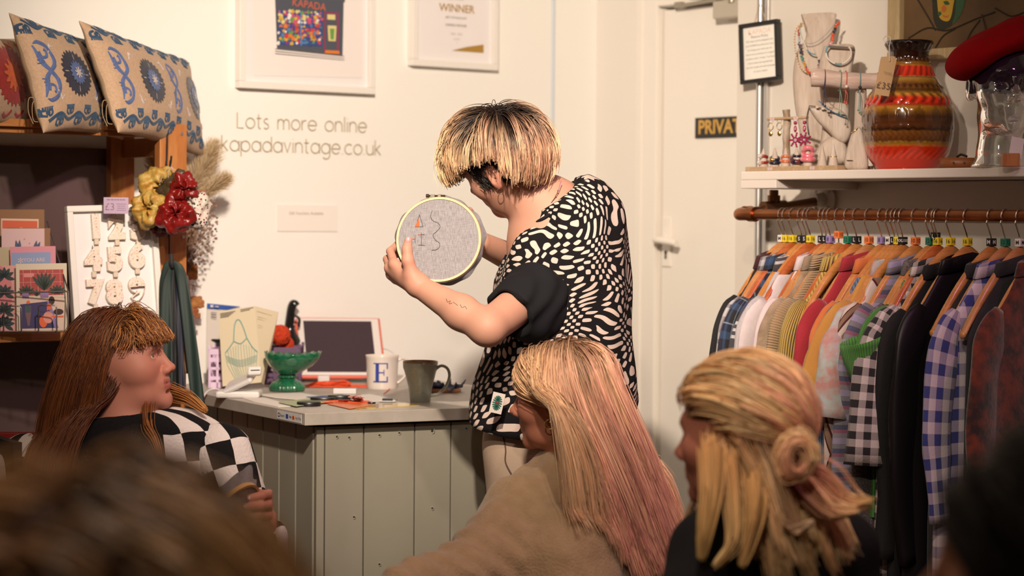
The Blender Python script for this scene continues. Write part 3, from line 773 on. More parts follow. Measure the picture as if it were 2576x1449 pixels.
def sticker(b, c, w=.016, h=.009, n=(-1, 0, 0)):
    n = nrm(n); x = nrm(np.cross((0, 0, 1), n)); M = frame4(c, x, np.cross(n, x), n)
    M0 = b.M; b.M = M0 @ M; b.box((0, 0, 0), (w, h, .0005)); b.mi += 1
    b.box((0, h*.36, .0003), (w*.9, h*.08, .0002)); b.box((0, -h*.36, .0003), (w*.9, h*.08, .0002)); b.text('£10', h*.5, tr4((0, 0, .0003))); b.mi -= 1; b.M = M0
# ring stand
xs_ = XF+.022; pA = onshelf(1886, 425, xs_); pB = onshelf(2117, 422, xs_); Lr = pA[1]-pB[1]
t = thing('ring_stand', 'whitewashed wooden ring stand with seven pointed cones at the left end of the shelf', 'ring stand', (xs_, (pA[1]+pB[1])/2, ZS))
b = MB(); b.box((.008, 0, .006), (.05, Lr, .012)); b.build('plinth', m_palewood, t, smooth=False, bev=.0015)
tips = [1928, 1957, 1984, 2012, 2040, 2076, 2104]; cones = []
for i, px in enumerate(tips):
    base = onshelf(px-8, 420, xs_+.008); cy_ = base[1]-t.location[1]; hh = .060 if i < 5 else .066
    b = MB(); pr = np.array([(.0001, .012), (.0125, .012), (.0125, .016), (.010, .030), (.0055, .048), (.0018, hh), (.0001, hh+.002)])
    b.M = tr4((.008, cy_, 0)); b.lathe(pr, 20); b.build('cone', m_ww, t); cones.append((xs_+.008, base[1]))
b = MB(); sticker(b, (-.0175, Lr*.22, .006)); sticker(b, (-.0175, -Lr*.24, .006)); b.build('price_sticker', [m_tag, m_tagp], t, smooth=False)
def ring(ci, z, r, w, m, label, name='finger_ring', stone=None, tilt=12, flat=1., gr='rings on the cone stand'):
    x, y = cones[ci]; t = thing(name, label, 'ring', (x, y, ZS+z), group=gr, rot=(math.radians(tilt), math.radians(-tilt), 0))
    b = MB(); a = np.arange(28)*2*math.pi/28; b.tube(np.stack([r*np.cos(a), r*np.sin(a), 0*a], 1), w, 10, closed=True, flat=flat)
    b.build('band', m, t)
    if stone:
        b = MB(); b.ball((-r-.004, -.001, 0), (.005, .0075, .007), 14, 10); b.build('stone', stone, t)
    return t
m_rr = mat('red_resin', S(150, 34, 30), .15, coat=1.); m_nv = mat('navy_resin', S(18, 26, 52), .12, coat=1.); m_or = mat('orange_resin', S(214, 96, 48), .18, coat=1., c2=S(236, 150, 110), nscale=60)
m_tor = mat('tortoiseshell_resin', S(30, 34, 60), .1, coat=1., c2=S(150, 60, 24), nscale=70); m_pk = mat('pink_resin', S(232, 104, 118), .12, coat=1., c2=S(240, 150, 150), nscale=50)
m_cry = mat('clear_crystal', (.9, .85, .8), .05, 0, trans=.6)
ring(0, .026, .0115, .0042, m_rr, 'dark red resin ring with crystal, lower on the first cone', stone=m_cry); ring(0, .038, .0095, .0045, m_rr, 'dark red resin ring with crystal, upper on the first cone', stone=m_cry, tilt=-10)
ring(1, .024, .012, .0048, m_nv, 'navy resin ring low on the second cone'); ring(1, .034, .010, .0042, m_nv, 'navy resin ring with gold stone high on the second cone', stone=m_gold, tilt=20)
ring(2, .028, .0115, .0042, m_or, 'orange marbled ring low on the third cone'); ring(2, .037, .0095, .0040, m_or, 'orange marbled ring high on the third cone', tilt=-8)
ring(3, .028, .0135, .0075, m_tor, 'chunky blue and brown tortoiseshell ring on the fourth cone', tilt=18); ring(3, .040, .0085, .0035, m_nv, 'thin blue ring above the tortoiseshell one')
ring(4, .030, .0145, .0065, m_pk, 'pink resin ring lowest on the fifth cone', tilt=5); ring(4, .042, .0115, .0065, m_pk, 'pink resin ring second on the fifth cone', tilt=20); ring(4, .053, .0110, .0070, m_pk, 'chunky bright pink ring on top of the fifth cone', tilt=-25)
ring(6, .036, .0085, .0012, m_gold, 'thin gold ring on the seventh cone', tilt=10)
# earring stand
p = onshelf(1978, 405, XF+.085); s = ppm(p); zt2 = float(Wx(1978, 276, XF+.085)[2])-ZS
t = thing('earring_stand', 'bark-covered stick stand with a pale dowel crossbar behind the ring cones', 'earring stand', p)
b = MB(); zz = np.linspace(0, zt2, 14); b.tube([(.0015*math.sin(i*1.3), .0015*math.cos(i), z) for i, z in enumerate(zz)], [.0098+.0008*math.sin(i*2) for i in range(14)], 16); b.build('stick_post', m_rawlog, t)
b = MB(); b.cyl((0, 0, 0), (0, 0, .008), .028, 24); b.build('foot', m_palewood, t)
zc = float(Wx(1978, 297, XF+.06)[2])-ZS; b = MB(); ya = float(Wx(1929, 298, XF+.07)[1]-p[1]); yb = float(Wx(2030, 296, XF+.07)[1]-p[1])
b.cyl((-.012, ya, zc), (-.012, yb, zc), .0038, 12); b.build('crossbar', m_palewood, t)
b = MB(); sticker(b, (-.0162, ya*.65, zc)); sticker(b, (-.0162, yb*.55, zc)); b.build('price_sticker', [m_tag, m_tagp], t, smooth=False)
def earring(px, py, label, kind):
    y = float(Wx(px, py, XF+.07)[1]); o = thing('gold_earring' if kind == 'g' else 'beaded_earring', label, 'earring', (XF+.073, y, ZS+zc), group='earrings on the crossbar', rz=math.radians(30))
    if kind == 'g':
        b = MB(); b.tube(arc((0, 0, -.006), .006, -40, 220, 12, (1, 2)), .0006, 6); b.build('ear_wire', m_gold, o)
        b = MB(); a = np.arange(24)*2*math.pi/24; b.tube(np.stack([0*a, .0072*np.cos(a), -.020+.0095*np.sin(a)], 1), .0011, 8, closed=True); b.build('hoop', m_gold, o)
        b = MB(); b.ball((0, 0, -.039), (.002, .0058, .0075), 14, 8); b.build('pendant', m_gold, o)
    else:
        mg = mat('magenta_bead', S(170, 24, 84), .15, coat=.8)
        b = MB(); b.tube(arc((0, 0, -.005), .005, -40, 220, 12, (1, 2)), .0006, 6); b.build('ear_wire', m_gold, o)
        b = MB(); b.ball((0, 0, -.013), .0052); b.ball((0, 0, -.029), (.003, .0045, .009)); b.build('bead_drop', mg, o)
        b = MB(); r_ = random.Random(int(px))
        for k in range(7):
            a = k*6.28/7
            for q in range(3): b.ball((.001*q, (.006+.005*q)*math.cos(a), -.058+(.007+.0055*q)*math.sin(a)), .0031, 8, 6)
        b.build('bead_flower', mg, o); b = MB(); b.ball((-.003, 0, -.058), .003, 10, 8); b.ball((-.002, 0, -.030), .0025, 8, 6); b.build('crystal', m_cry, o)
earring(1937, 300, 'gold hoop earring with round disc, left on the crossbar', 'g'); earring(1959, 300, 'gold hoop earring with round disc, beside the stick post', 'g')
earring(1999, 300, 'magenta beaded drop earring, left of the pair on the crossbar', 'm'); earring(2022, 300, 'magenta beaded drop earring, right of the pair on the crossbar', 'm')

# necklace bust (carved board)
def kboard(name, label, cat, px, x, outline, m, th=.03, lean=0., grp=None, pname=None):
    """upright carved piece standing on the shelf; outline in pixels, extruded to a real thickness"""
    p = onshelf(px, 410, x); D = dep(p); kb = np.array([0, 0, 0.]); base_k = K(px, 410, D); base_k[2] = ZS
    t = thing(name, label, cat, k2w(base_k), -YAW, grp)
    pts = np.array([K(a, c, D)-base_k for a, c in outline]); pts = bez(list(pts)+[pts[0]], len(pts)*5)[:-1]
    pts[:, 1] = 0; pts[:, 2] = np.maximum(pts[:, 2], 0)
    return t, pts, base_k, D
def pillowed(b, pts, th, k=5):
    """solid from a closed outline with rounded front and back"""
    pts = np.asarray(pts); c = pts.mean(0); L = []
    for q, sgn in ((.0, -1), (.55, -1), (.85, -1), (1, -.4), (1, .4), (.85, 1), (.55, 1), (0, 1)):
        P = c+(pts-c)*q; P = P.copy(); P[:, 1] += sgn*th/2*(1 if q < .9 else 1)*(1. if q < .6 else (.85 if q < .9 else 1)); L.append(P)
    b.grid(np.array(L), closev=True); return b
t, pts, bk, D = kboard('necklace_bust', 'tall whitewashed wooden necklace bust at the back of the shelf', 'necklace stand', 2060, XS-.075,
    [(2016, 36), (2058, 33), (2102, 35), (2092, 70), (2094, 100), (2122, 140), (2138, 190), (2130, 260), (2112, 330), (2100, 408), (2020, 408), (2012, 330), (2000, 260), (1996, 190), (2006, 130), (2026, 100), (2028, 70)], m_ww)
b = MB(); pillowed(b, pts, .045); b.build('bust_board', m_ww, t, angle=60)
b = MB(); b.box((0, .0, .006), (.12, .07, .012)); b.build('bust_foot', m_ww, t, smooth=False, bev=.002)
def beads(name, label, path_px, D, cols, r, n, grp='necklaces on the wooden bust', chip=False, cat='necklace', off=0.):
    P = bez([K(a, c, D+(q[0] if q else 0)) for a, c, *q in path_px], 60); L = np.concatenate([[0], np.cumsum(np.linalg.norm(np.diff(P, axis=0), axis=1))])
    base = P[0]; o = kthing(name, label, cat, base, grp); P = P-base
    b = MB(); b.tube(P, .0007, 6); b.build('cord', mat('necklace_thread', S(200, 170, 140), .8), o)
    rr = random.Random(n); ms = [mat('bead_%s' % k, v, .25, coat=.5) for k, v in cols]
    b = MB()
    for i in range(n):
        q = L[-1]*(i+.5)/n; c = np.array([np.interp(q, L, P[:, j]) for j in range(3)]); b.mi = int(len(cols)*i/n) if not chip == 'alt' else i % len(cols)
        if chip and chip != 'alt': b.ball(c+np.array([rr.uniform(-1, 1), -.5, rr.uniform(-1, 1)])*r*.5, (r*rr.uniform(.7, 1.4), r*rr.uniform(.6, 1.), r*rr.uniform(.6, 1.1)), 7, 5, R=np.array(Matrix.Rotation(rr.random()*6, 3, 'Y')))
        else: b.ball(c, r, 10, 7)
    b.build('beads', ms, o); return o
DB = D-.035
beads('pearl_necklace', 'pearl and gold necklace hanging on the left of the bust', [(2018, 58), (2004, 72), (1999, 100), (2004, 145), (2016, 172), (2030, 184)], DB, [('pearl', S(236, 214, 190)), ('gold', S(206, 150, 70))], .0022, 40, chip='alt')
beads('chip_necklace', 'multicoloured stone chip necklace on the left of the bust', [(2020, 56), (2010, 72), (2010, 100), (2014, 130), (2020, 155), (2030, 176), (2042, 184), (2056, 176), (2062, 150)], DB-.006,
      [('amber', S(214, 150, 40)), ('rust', S(170, 60, 40)), ('silver', S(190, 180, 176)), ('grape', S(90, 70, 96)), ('ink', S(40, 40, 56)), ('sea', S(70, 140, 120)), ('amber', S(214, 150, 40)), ('coral', S(232, 80, 40)), ('coral', S(232, 80, 40)), ('blush', S(220, 150, 140)), ('ink', S(40, 36, 60))], .0036, 46, chip=True)
beads('coral_necklace', 'coral and navy chip necklace draped over the right of the bust', [(2112, 56), (2104, 62), (2098, 80), (2094, 100), (2088, 118)], DB-.004, [('coral', S(232, 80, 40)), ('ink', S(40, 36, 60)), ('coral', S(232, 80, 40)), ('blush', S(220, 150, 140))], .0036, 26, chip=True)
beads('turquoise_necklace', 'fine turquoise cord necklace crossing the front of the bust', [(2014, 56), (2014, 80), (2022, 104), (2036, 110), (2056, 104), (2080, 84), (2100, 60)], DB-.010, [('turquoise', S(110, 160, 170))], .0011, 60)
beads('shell_necklace', 'short white shell bead necklace with a turquoise end on the bust', [(2020, 100), (2030, 124), (2040, 134), (2052, 137)], DB-.012, [('shell', S(238, 220, 200)), ('turquoise', S(110, 160, 170))], .0020, 22)
# bracelet tower with a metal bar
t, pts, bk, D2 = kboard('bracelet_tower', 'square whitewashed wooden tower with a thin metal bar on top', 'bracelet stand', 2104, XS-.15,
    [(2074, 116), (2104, 112), (2148, 118), (2142, 180), (2134, 300), (2134, 410), (2066, 410), (2070, 300), (2060, 180)], m_ww)
b = MB(); pillowed(b, pts, .05); b.build('tower_block', m_ww, t, angle=60)
q0, q1 = K(2084, 116, D2-.035)-bk, K(2150, 122, D2-.03)-bk; b = MB(); b.tube([q0, q1], .0035, 8, flat=.6); b.build('metal_bar', m_chrome, t)
beads('white_bracelet', 'white shell bead bracelet with turquoise knots looped on the metal bar', [(2083, 116), (2078, 128), (2082, 146), (2096, 158), (2112, 161), (2128, 156), (2140, 142), (2141, 128), (2136, 118)], D2-.042, [('turquoise', S(110, 160, 170)), ('shell', S(238, 220, 200)), ('shell', S(238, 220, 200)), ('turquoise', S(110, 160, 170)), ('shell', S(238, 220, 200)), ('shell', S(238, 220, 200)), ('shell', S(238, 220, 200))], .0026, 42, grp='bracelets on the displays', cat='bracelet')
# horizontal log with bracelets
pl = Wx(2125, 205, XF+.13); D3 = dep(pl)-.06; a_ = K(2040, 196, D3); c_ = K(2222, 208, D3-.02)
t = kthing('bracelet_log', 'horizontal whitewashed log on a post, hung with cord bracelets', 'bracelet stand', np.array([*(K(2165, 300, D3)[:2]), ZS]), None)
bk = np.array([*(K(2165, 300, D3)[:2]), ZS]); A = a_-bk; C = c_-bk
b = MB(); nn = 18; qs = np.linspace(0, 1, nn); b.tube([A+(C-A)*q+np.array([0, 0, .002*math.sin(q*9)]) for q in qs], [.0228+.0012*math.sin(q*14)-.0015*q for q in qs], 26); b.build('log', m_wwx, t)
b = MB(); b.tube([(0, 0, 0), (0, 0, C[2]-.01)], [.020, .014], 16); b.box((0, 0, .006), (.09, .07, .012)); b.build('post', m_ww, t)
b = MB(); b.M = frame4(A+np.array([.012, -.0235, .006]), nrm(C-A), nrm((0, .3, 1)), nrm((0, -1, .3))); b.box((0, 0, 0), (.018, .010, .0006)); b.build('price_sticker', m_tag, t, smooth=False)
def log_band(px, m, label, drop, bead=False, r=.0011):
    q = (px-2040)/182.; c = a_+(c_-a_)*q; ax = nrm(c_-a_); u = nrm(np.cross(ax, (0, 1, 0))); v = np.cross(ax, u)
    o = kthing('cord_bracelet', label, 'bracelet', c, 'cord bracelets on the log'); th = np.linspace(0, 2*math.pi, 30, endpoint=False)
    b = MB(); R_ = .0262; loop = np.stack([R_*(np.cos(t_)*u+np.sin(t_)*v)+ax*.003*math.sin(t_) for t_ in th]); loop[:, 2] -= .002; b.tube(loop, r, 6, closed=True); b.build('loop', m, o)
    b = MB(); lo = np.array([0, -.012, -.026])
    b.tube(bez([lo, lo+(.004, -.004, -drop*.4), lo+(.002, -.006, -drop)], 10), r*.8, 6); b.tube(bez([lo, lo+(-.001, -.004, -drop*.5), lo+(-.003, -.006, -drop*.9)], 10), r*.8, 6)
    b.ball(lo+(.002, -.006, -drop), .0028, 8, 6); b.ball(lo+(-.003, -.006, -drop*.9), .0028, 8, 6); b.build('cord_ends', m, o)
    if bead: b = MB(); b.ball(lo+(0, -.014, .008), .0045, 12, 8); b.build('charm', bead, o)
log_band(2072, mat('indigo_cord', S(40, 34, 74), .7), 'dark indigo cord bracelet, leftmost on the log', .045)
log_band(2112, m_cord_g, 'sage green cord bracelet with long ends on the log', .065); log_band(2126, mat('coral_cord', S(214, 96, 76), .7), 'coral cord bracelet with a shell charm on the log', .035, mat('shell_charm', S(236, 214, 196), .3))
log_band(2160, m_cord_t, 'grey-green cord bracelet with a black charm on the log', .055, m_black); log_band(2206, mat('coral_cord', S(214, 96, 76), .7), 'coral cord bracelet beside the vase, rightmost on the log', .02, m_cry)
# carved leaning hand with cord bracelets
t, pts, bk, D4 = kboard('carved_hand_stand', 'whitewashed carved wooden leaf-shaped stand leaning on its rounded base', 'bracelet stand', 2092, XF+.11,
    [(2034, 272), (2048, 264), (2080, 268), (2112, 276), (2136, 300), (2142, 325), (2134, 350), (2124, 360), (2104, 352), (2080, 328), (2056, 304)], m_ww)
pts = np.array([K(a, c, D4)-bk for a, c in [(2034, 272), (2048, 264), (2080, 268), (2112, 276), (2134, 298), (2142, 325), (2136, 348), (2124, 360), (2104, 352), (2080, 328), (2056, 304)]]); pts = bez(list(pts)+[pts[0]], 55)[:-1]
b = MB(); pillowed(b, pts, .034); b.build('carved_hand', m_ww, t, angle=60)
pts = np.array([K(a, c, D4+.015)-bk for a, c in [(2040, 412), (2060, 370), (2088, 345), (2118, 352), (2132, 380), (2134, 412)]]); pts[:, 2] = np.maximum(pts[:, 2], .0); pts = bez(list(pts)+[pts[0]], 40)[:-1]; pts[:, 2] = np.maximum(pts[:, 2], 0)
b = MB(); pillowed(b, pts, .05); b.build('rounded_base', m_ww, t, angle=60)
o = kthing('shell_cord_bracelet', 'black cord bracelet with cowrie shells tied round the carved stand', 'bracelet', K(2040, 266, D4-.02), 'bracelets on the displays'); k0 = K(2040, 266, D4-.02)
b = MB(); b.tube(bez([K(2036, 266, D4-.02)-k0, K(2060, 270, D4-.024)-k0, K(2090, 282, D4-.026)-k0, K(2128, 290, D4-.02)-k0], 20), .0012, 6)
b.tube(bez([K(2036, 266, D4-.02)-k0, K(2032, 300, D4-.02)-k0, K(2036, 342, D4-.015)-k0], 14), .001, 6); b.tube(bez([K(2036, 266, D4-.02)-k0, K(2029, 300, D4-.02)-k0, K(2034, 340, D4-.015)-k0], 14), .001, 6); b.build('black_cord', m_cord_b, o)
b = MB(); [b.ball(K(a, c, D4-.027)-k0, (.005, .003, .003), 10, 7) for a, c in ((2056, 270), (2070, 274), (2084, 280))]; b.build('cowrie_shells', mat('cowrie_shell', S(232, 206, 180), .3), o)
o = kthing('blue_cord_bracelet', 'blue cord bracelet behind the black one on the carved stand', 'bracelet', K(2060, 256, D4-.02), 'bracelets on the displays'); k0 = K(2060, 256, D4-.02)
b = MB(); b.tube(bez([K(2060, 254, D4-.01)-k0, K(2080, 272, D4-.022)-k0, K(2108, 288, D4-.026)-k0, K(2132, 298, D4-.02)-k0], 20), .0013, 6); b.build('blue_cord', mat('blue_cord', S(60, 120, 150), .7), o)
# small wedge with a ring
t, pts, bk, D5 = kboard('wedge_ring_holder', 'small whitewashed wooden wedge ring holder between the log and the vase', 'ring stand', 2156, XF+.05,
    [(2150, 322), (2162, 320), (2172, 345), (2182, 426), (2132, 426), (2126, 400), (2138, 350)], m_ww)
b = MB(); pillowed(b, pts, .03); b.build('wedge', m_ww, t, angle=60)
b = MB(); b.box(K(2137, 402, D5-.018)-bk, (.015, .010, .0006)); b.build('price_sticker', m_tag, t, smooth=False)
o = kthing('gold_ring', 'gold open ring on the tip of the small wedge', 'ring', K(2150, 328, D5-.004)); b = MB(); a = np.arange(24)*2*math.pi/24
b.tube(np.stack([.008*np.cos(a), .012*np.sin(a), .006*np.cos(a)], 1), .001, 8, closed=True); tag_o = b.build('ring_band', m_gold, o)

# vase : lathe with carved bands
vp = onshelf(2283, 410, XF+.135); s = ppm(vp)
def vz(py): return (417-py)/s
prof = [(0, 417), (74, 417), (78, 414), (84, 406), (98, 385), (108, 358), (113, 325), (114, 290), (111, 262), (103, 238), (90, 215), (76, 196), (65, 178), (58, 160), (54, 148), (50, 140), (50, 124), (52, 118), (56, 110), (60, 103), (60, 97), (57, 93), (52, 95), (46, 110), (42, 140), (0.5, 150)]
prof = np.array([(a/s, vz(c)) for a, c in prof]); pr = bez([(a, 0, c) for a, c in prof], 160)[:, [0, 2]]; pr[:, 0] = np.maximum(pr[:, 0], 0.0005)
zz = [vz(c) for c in (417, 352, 345, 318, 286, 280, 252, 232, 228, 200, 190, 186, 154, 148, 124, 93)]
BR, RD, YE, DK = S(92, 48, 20), S(196, 44, 20), S(178, 128, 44), S(44, 20, 10)
def vfn(P, th):
    z = P[..., 2]; out = P.copy(); k = np.zeros_like(z); py = 417-z*s; T = th[None]+0*z
    outer = (np.arange(len(z)) < len(z)*.82)[:, None]
    def band(a, c): return np.clip((py-a)/3, 0, 1)*np.clip((c-py)/3, 0, 1)
    k += band(366, 392)*.7*np.sin(T*34+ (py-366)*.35); k += band(320, 350)*.5*np.sin(T*48+np.sin(py*.3)*2)
    k += band(306, 318)*1.6*np.maximum(0, np.cos(T*34))*np.sin((py-306)/12*math.pi)
    k += band(258, 302)*1.8*(np.abs(((T*16/math.pi) % 2)-1) > np.clip((py-262)/18, 0.2, .62)*.9)*np.clip(1-abs((py-280)/22)**4, 0, 1)
    k += band(226, 254)*1.4*np.sin(T*26+np.abs(py-240)*.22); k += band(204, 216)*1.2*np.cos(T*36); k += band(156, 184)*.9*np.cos(T*24+py*.1)
    k += band(136, 146)*1.5*np.cos(T*26); k += band(98, 118)*.8*np.cos(T*22)
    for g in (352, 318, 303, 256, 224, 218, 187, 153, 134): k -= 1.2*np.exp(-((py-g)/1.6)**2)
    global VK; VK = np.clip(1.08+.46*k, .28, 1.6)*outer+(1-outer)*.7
    k = k*outer*.0010; rr = np.hypot(out[..., 0], out[..., 1])+1e-9; f = 1+k/rr; out[..., 0] *= f; out[..., 1] *= f
    return out
m, nt, bs = _nt('glazed_fat_lava_pottery'); o_ = sepxyz(nt, coords(nt)); tot = vz(93)
zs = mathn(nt, 'MULTIPLY_ADD', noise(nt, coords(nt), 90, 3), .010, mathn(nt, 'SUBTRACT', o_[2], .005)); fz = mathn(nt, 'MULTIPLY', zs, 1/tot)
st_ = [(417, RD), (384, S(206, 52, 24)), (362, S(196, 44, 20)), (352, YE), (345, BR), (322, S(120, 70, 24)), (318, DK), (306, BR), (285, S(66, 34, 16)), (262, S(150, 100, 30)), (255, RD), (240, S(206, 48, 24)), (230, YE), (222, S(120, 74, 26)), (206, BR), (196, S(160, 110, 36)), (187, S(186, 140, 70)), (183, RD), (160, S(206, 50, 26)), (154, YE), (146, BR), (132, DK), (96, S(20, 10, 8))]
cc = ramp(nt, fz, [(max(0, vz(a)/tot), c) for a, c in st_]); va = nt.nodes.new('ShaderNodeVertexColor'); va.layer_name = 'Col'; nt.links.new(mixc(nt, 1., cc, va.outputs[0], 'MULTIPLY'), bs.inputs['Base Color']); bs.inputs['Roughness'].default_value = .14; bs.inputs['Coat Weight'].default_value = .8; bs.inputs['Coat Roughness'].default_value = .05
t = thing('ceramic_vase', 'large glazed brown, red and ochre patterned pottery vase on the shelf', 'vase', vp)
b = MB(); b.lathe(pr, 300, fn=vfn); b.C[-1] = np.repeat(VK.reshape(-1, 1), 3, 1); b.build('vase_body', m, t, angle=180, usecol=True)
# price tag on string
D6 = dep(vp)-.115
kb = K(2225, 150, D6); t = kthing('price_tag', 'buff card luggage tag marked £35 tied to the vase neck', 'tag', kb)
cr = [K(a, c, D6+(.02 if c < 200 else -.012))-kb for a, c in ((2217, 143), (2248, 141), (2256, 148), (2236, 243), (2199, 237), (2215, 150))]
b = MB(); b.poly(cr, (0, .0012, 0)); b.build('card', mat('buff_card', S(196, 154, 108), .8), t, smooth=False)
b = MB(); hx = K(2238, 154, D6+.012)-kb; b.tube(bez([hx, K(2237, 120, D6+.03)-kb, K(2240, 96, D6+.055)-kb, K(2228, 90, D6+.07)-kb], 20), .0011, 6); b.tube(bez([K(2228, 90, D6+.07)-kb, K(2222, 100, D6+.065)-kb, K(2232, 108, D6+.06)-kb], 12), .0011, 6); b.build('string', mat('white_string', S(226, 206, 190), .8), t)
M = frame4(K(2222, 216, D6-.010)-kb, nrm((1, 0, -.16)), nrm(np.array([.22, .2, 1])), (0, -1, .2)); b = MB(); b.text('£35', .024, M, off=-.01, ext=.0012)
M = frame4(K(2233, 183, D6-.004)-kb, nrm((1, 0, -.16)), nrm(np.array([.22, .2, 1])), (0, -1, .2)); b.text('Vintage', .007, M, off=-.01, ext=.0012); b.build('handwriting', mat('pencil_grey', S(90, 70, 56), .8), t, smooth=False)
# belt coil
bp = onshelf(2420, 405, XF+.11); D7 = dep(bp); t = thing('leather_belt', 'coiled tan leather belt lying between the vase and the glass head', 'belt', bp, -YAW)
b = MB(); a = np.linspace(0, 5.2*math.pi, 120); R0 = .056; P = np.stack([(R0-.0035*a/6.28)*np.cos(a), (R0*.8-.0035*a/6.28)*np.sin(a), 0*a+.0145], 1)
hh = .0125; G = np.stack([P+np.array([0, 0, -hh]), P+np.array([0, 0, hh])], 1); b.grid(G); b.build('strap', mat('tan_leather', S(150, 84, 40), .45, bscale=120, bstr=.2), t, solid=.0028)
b = MB(); [b.cyl((-.03+.026*i, -.045-.002*(i % 2), .0145), (-.03+.026*i, -.0485, .0145), .0022, 8) for i in range(3)]; b.tube(bez([(-.012, 0, .030), (.0, .01, .036), (.012, 0, .031)], 12), .003, 8); b.build('holes_and_keeper', mat('dark_leather', S(60, 30, 16), .5), t)
# painting
p0 = Wx(2240, -60, XS-.02); zbt = float(Wx(2330, 152, XS-.02)[2]); y0 = float(Wx(2241, 60, XS-.02)[1]); Wp, Hp = .80, .62
t = thing('framed_painting', 'large dark brown painting in a pale wood frame hung above the vase', 'painting', (XS-.018, y0-Wp/2, zbt+Hp/2), -math.pi/2)
b = MB(); fw = .042; m_fr = wood('pale_frame_wood', S(206, 178, 130), S(190, 160, 112), 2, 5, .45)
for (cx, cz_, sx, sz) in ((0, Hp/2-fw/2, Wp, fw), (0, -Hp/2+.014, Wp, .028), (-Wp/2+fw/2, 0, fw, Hp-.06), (Wp/2-fw/2, 0, fw, Hp-.06)): b.box((cx, 0, cz_), (sx, .034, sz))
b.build('frame', m_fr, t, smooth=False, bev=.003)
b = MB(); b.box((0, .006, 0), (Wp-fw, .008, Hp-.03)); b.build('canvas', mat('umber_canvas', S(122, 90, 52), .75, c2=S(92, 66, 38), nscale=5, bscale=400, bstr=.3), t, smooth=False)
def ponc(px, py): q = Wx(px, py, XS-.022); return np.array([-(q[1]-t.location[1]), .0015-.0, q[2]-t.location[2]])
b = MB(); mats_p = [mat('paint_dark_green', S(44, 42, 26), .6), mat('paint_yellow', S(206, 160, 40), .6), mat('paint_orange', S(210, 110, 50), .6), mat('paint_fold', S(50, 34, 18), .75), mat('paint_leaf', S(50, 90, 50), .6), mat('paint_mid', S(104, 78, 44), .75)]
def blob(pts, mi, dz=0.):
    b.mi = mi; P = bez([ponc(*q) for q in pts]+[ponc(*pts[0])], len(pts)*6)[:-1]; P[:, 1] -= dz; b.poly(P, (0, -.0005, 0))
blob([(2338, -40), (2342, 10), (2346, 52), (2360, 74), (2388, 66), (2398, 40), (2404, -40)], 0); blob([(2352, -40), (2356, 18), (2362, 46), (2384, 52), (2394, 20), (2398, -40)], 1, .0006)
blob([(2366, 18), (2372, 12), (2378, 20), (2374, 30), (2366, 28)], 2, .0012); blob([(2370, 36), (2376, 40), (2384, 38), (2380, 44), (2370, 42)], 2, .0012); blob([(2370, 4), (2380, 2), (2386, 10), (2376, 12)], 4, .0012); blob([(2362, 28), (2366, 34), (2360, 40), (2356, 32)], 4, .0012)
blob([(2402, -40), (2400, 30), (2392, 60), (2404, 50), (2420, 20), (2428, -40)], 4, .0002)
b.mi = 3
for cpts in ([(2282, 96), (2330, 70), (2380, 76), (2450, 48), (2500, 30)], [(2300, -10), (2330, 40), (2350, 76)], [(2466, 36), (2476, 70), (2482, 100)], [(2350, 120), (2370, 90), (2400, 72)], [(2420, 120), (2440, 80), (2462, 50)], [(2500, 20), (2540, 40), (2576, 30)]):
    P = bez([ponc(*q) for q in cpts], 20); P[:, 1] -= .0003; b.tube(P, .0022, 6, flat=1)
b.build('painted_drapery', mats_p, t, smooth=False)
# ---------------------------------------------------------------- left shelf unit and the things on it
m_pine = wood('orange_pine', S(206, 136, 74), S(190, 116, 58), 2, 5, .45)
m_pineh = wood('orange_pine_board', S(206, 140, 80), S(190, 120, 62), 0, 5, .45)
XU = 2.813; YF = 5.05; PW = .088
xr_ = float(Wy(470, 500, YF-.015)[0]); xl_ = float(Wy(402, 500, YF-.015)[0]); XU = (xr_+xl_)/2; PW = xr_-xl_
ZT = float(Wy(436, 312, YF-.015)[2]); ZL = float(Wy(80, 838, YF-.02)[2]); XUL = 1.95
ut = thing('pine_shelf_unit', 'orange pine shelf unit against the back wall holding cushions and cards', 'shelving unit', ((XU+XUL)/2, (YF+YB)/2, 0))
U0 = np.array(ut.location)
def post(x, y, w, d, nm='post'):
    b = MB(); b.box((0, 0, ZT/2), (w, d, ZT)); o = b.build(nm, m_pine, ut, smooth=False, bev=.002); o.location = (x-U0[0], y-U0[1], 0); return o
post(XU, YF, PW, .030); post(XU-.01, YB-.036, .072, .030); post(XUL, YF, PW, .030); post(XUL, YB-.036, .072, .030)
for zc_ in (ZT-.06, ZL-.05, .25):
    for x in (XU, XUL):
        b = MB(); b.box((0, 0, 0), (.026, YB-YF-.07, .05)); o = b.build('side_rail', m_pine, ut, smooth=False); o.location = (x-U0[0], (YB+YF)/2-U0[1]-.02, zc_)
for z in (ZT-.001, ZL, .42):
    b = MB(); L = XU-XUL-PW; d0 = YF-.015-U0[1]
    if z > 1.4:
        b.box((0, d0+.012, -.010), (L, .024, .020)); b.box((0, d0+.03, -.028), (L, .018, .014))
        for k in range(5): b.box((0, d0+.055+k*.056, -.008), (L, .046, .014))
    else: b.box((0, d0+.14, -.011), (L+.0, .29, .022))
    o = b.build('shelf', m_pineh, ut, smooth=False, bev=.0015); o.location = (0, 0, z)
b = MB(); 
for (px, py) in ((457, 336), (461, 596)):
    q = Wy(px, py, YF-.016)-U0; b.cyl(q, q+np.array([0, -.002, 0]), .0045, 14); b.box(q+np.array([0, -.0025, 0]), (.005, .001, .001))
b.build('screw', m_steel, ut)
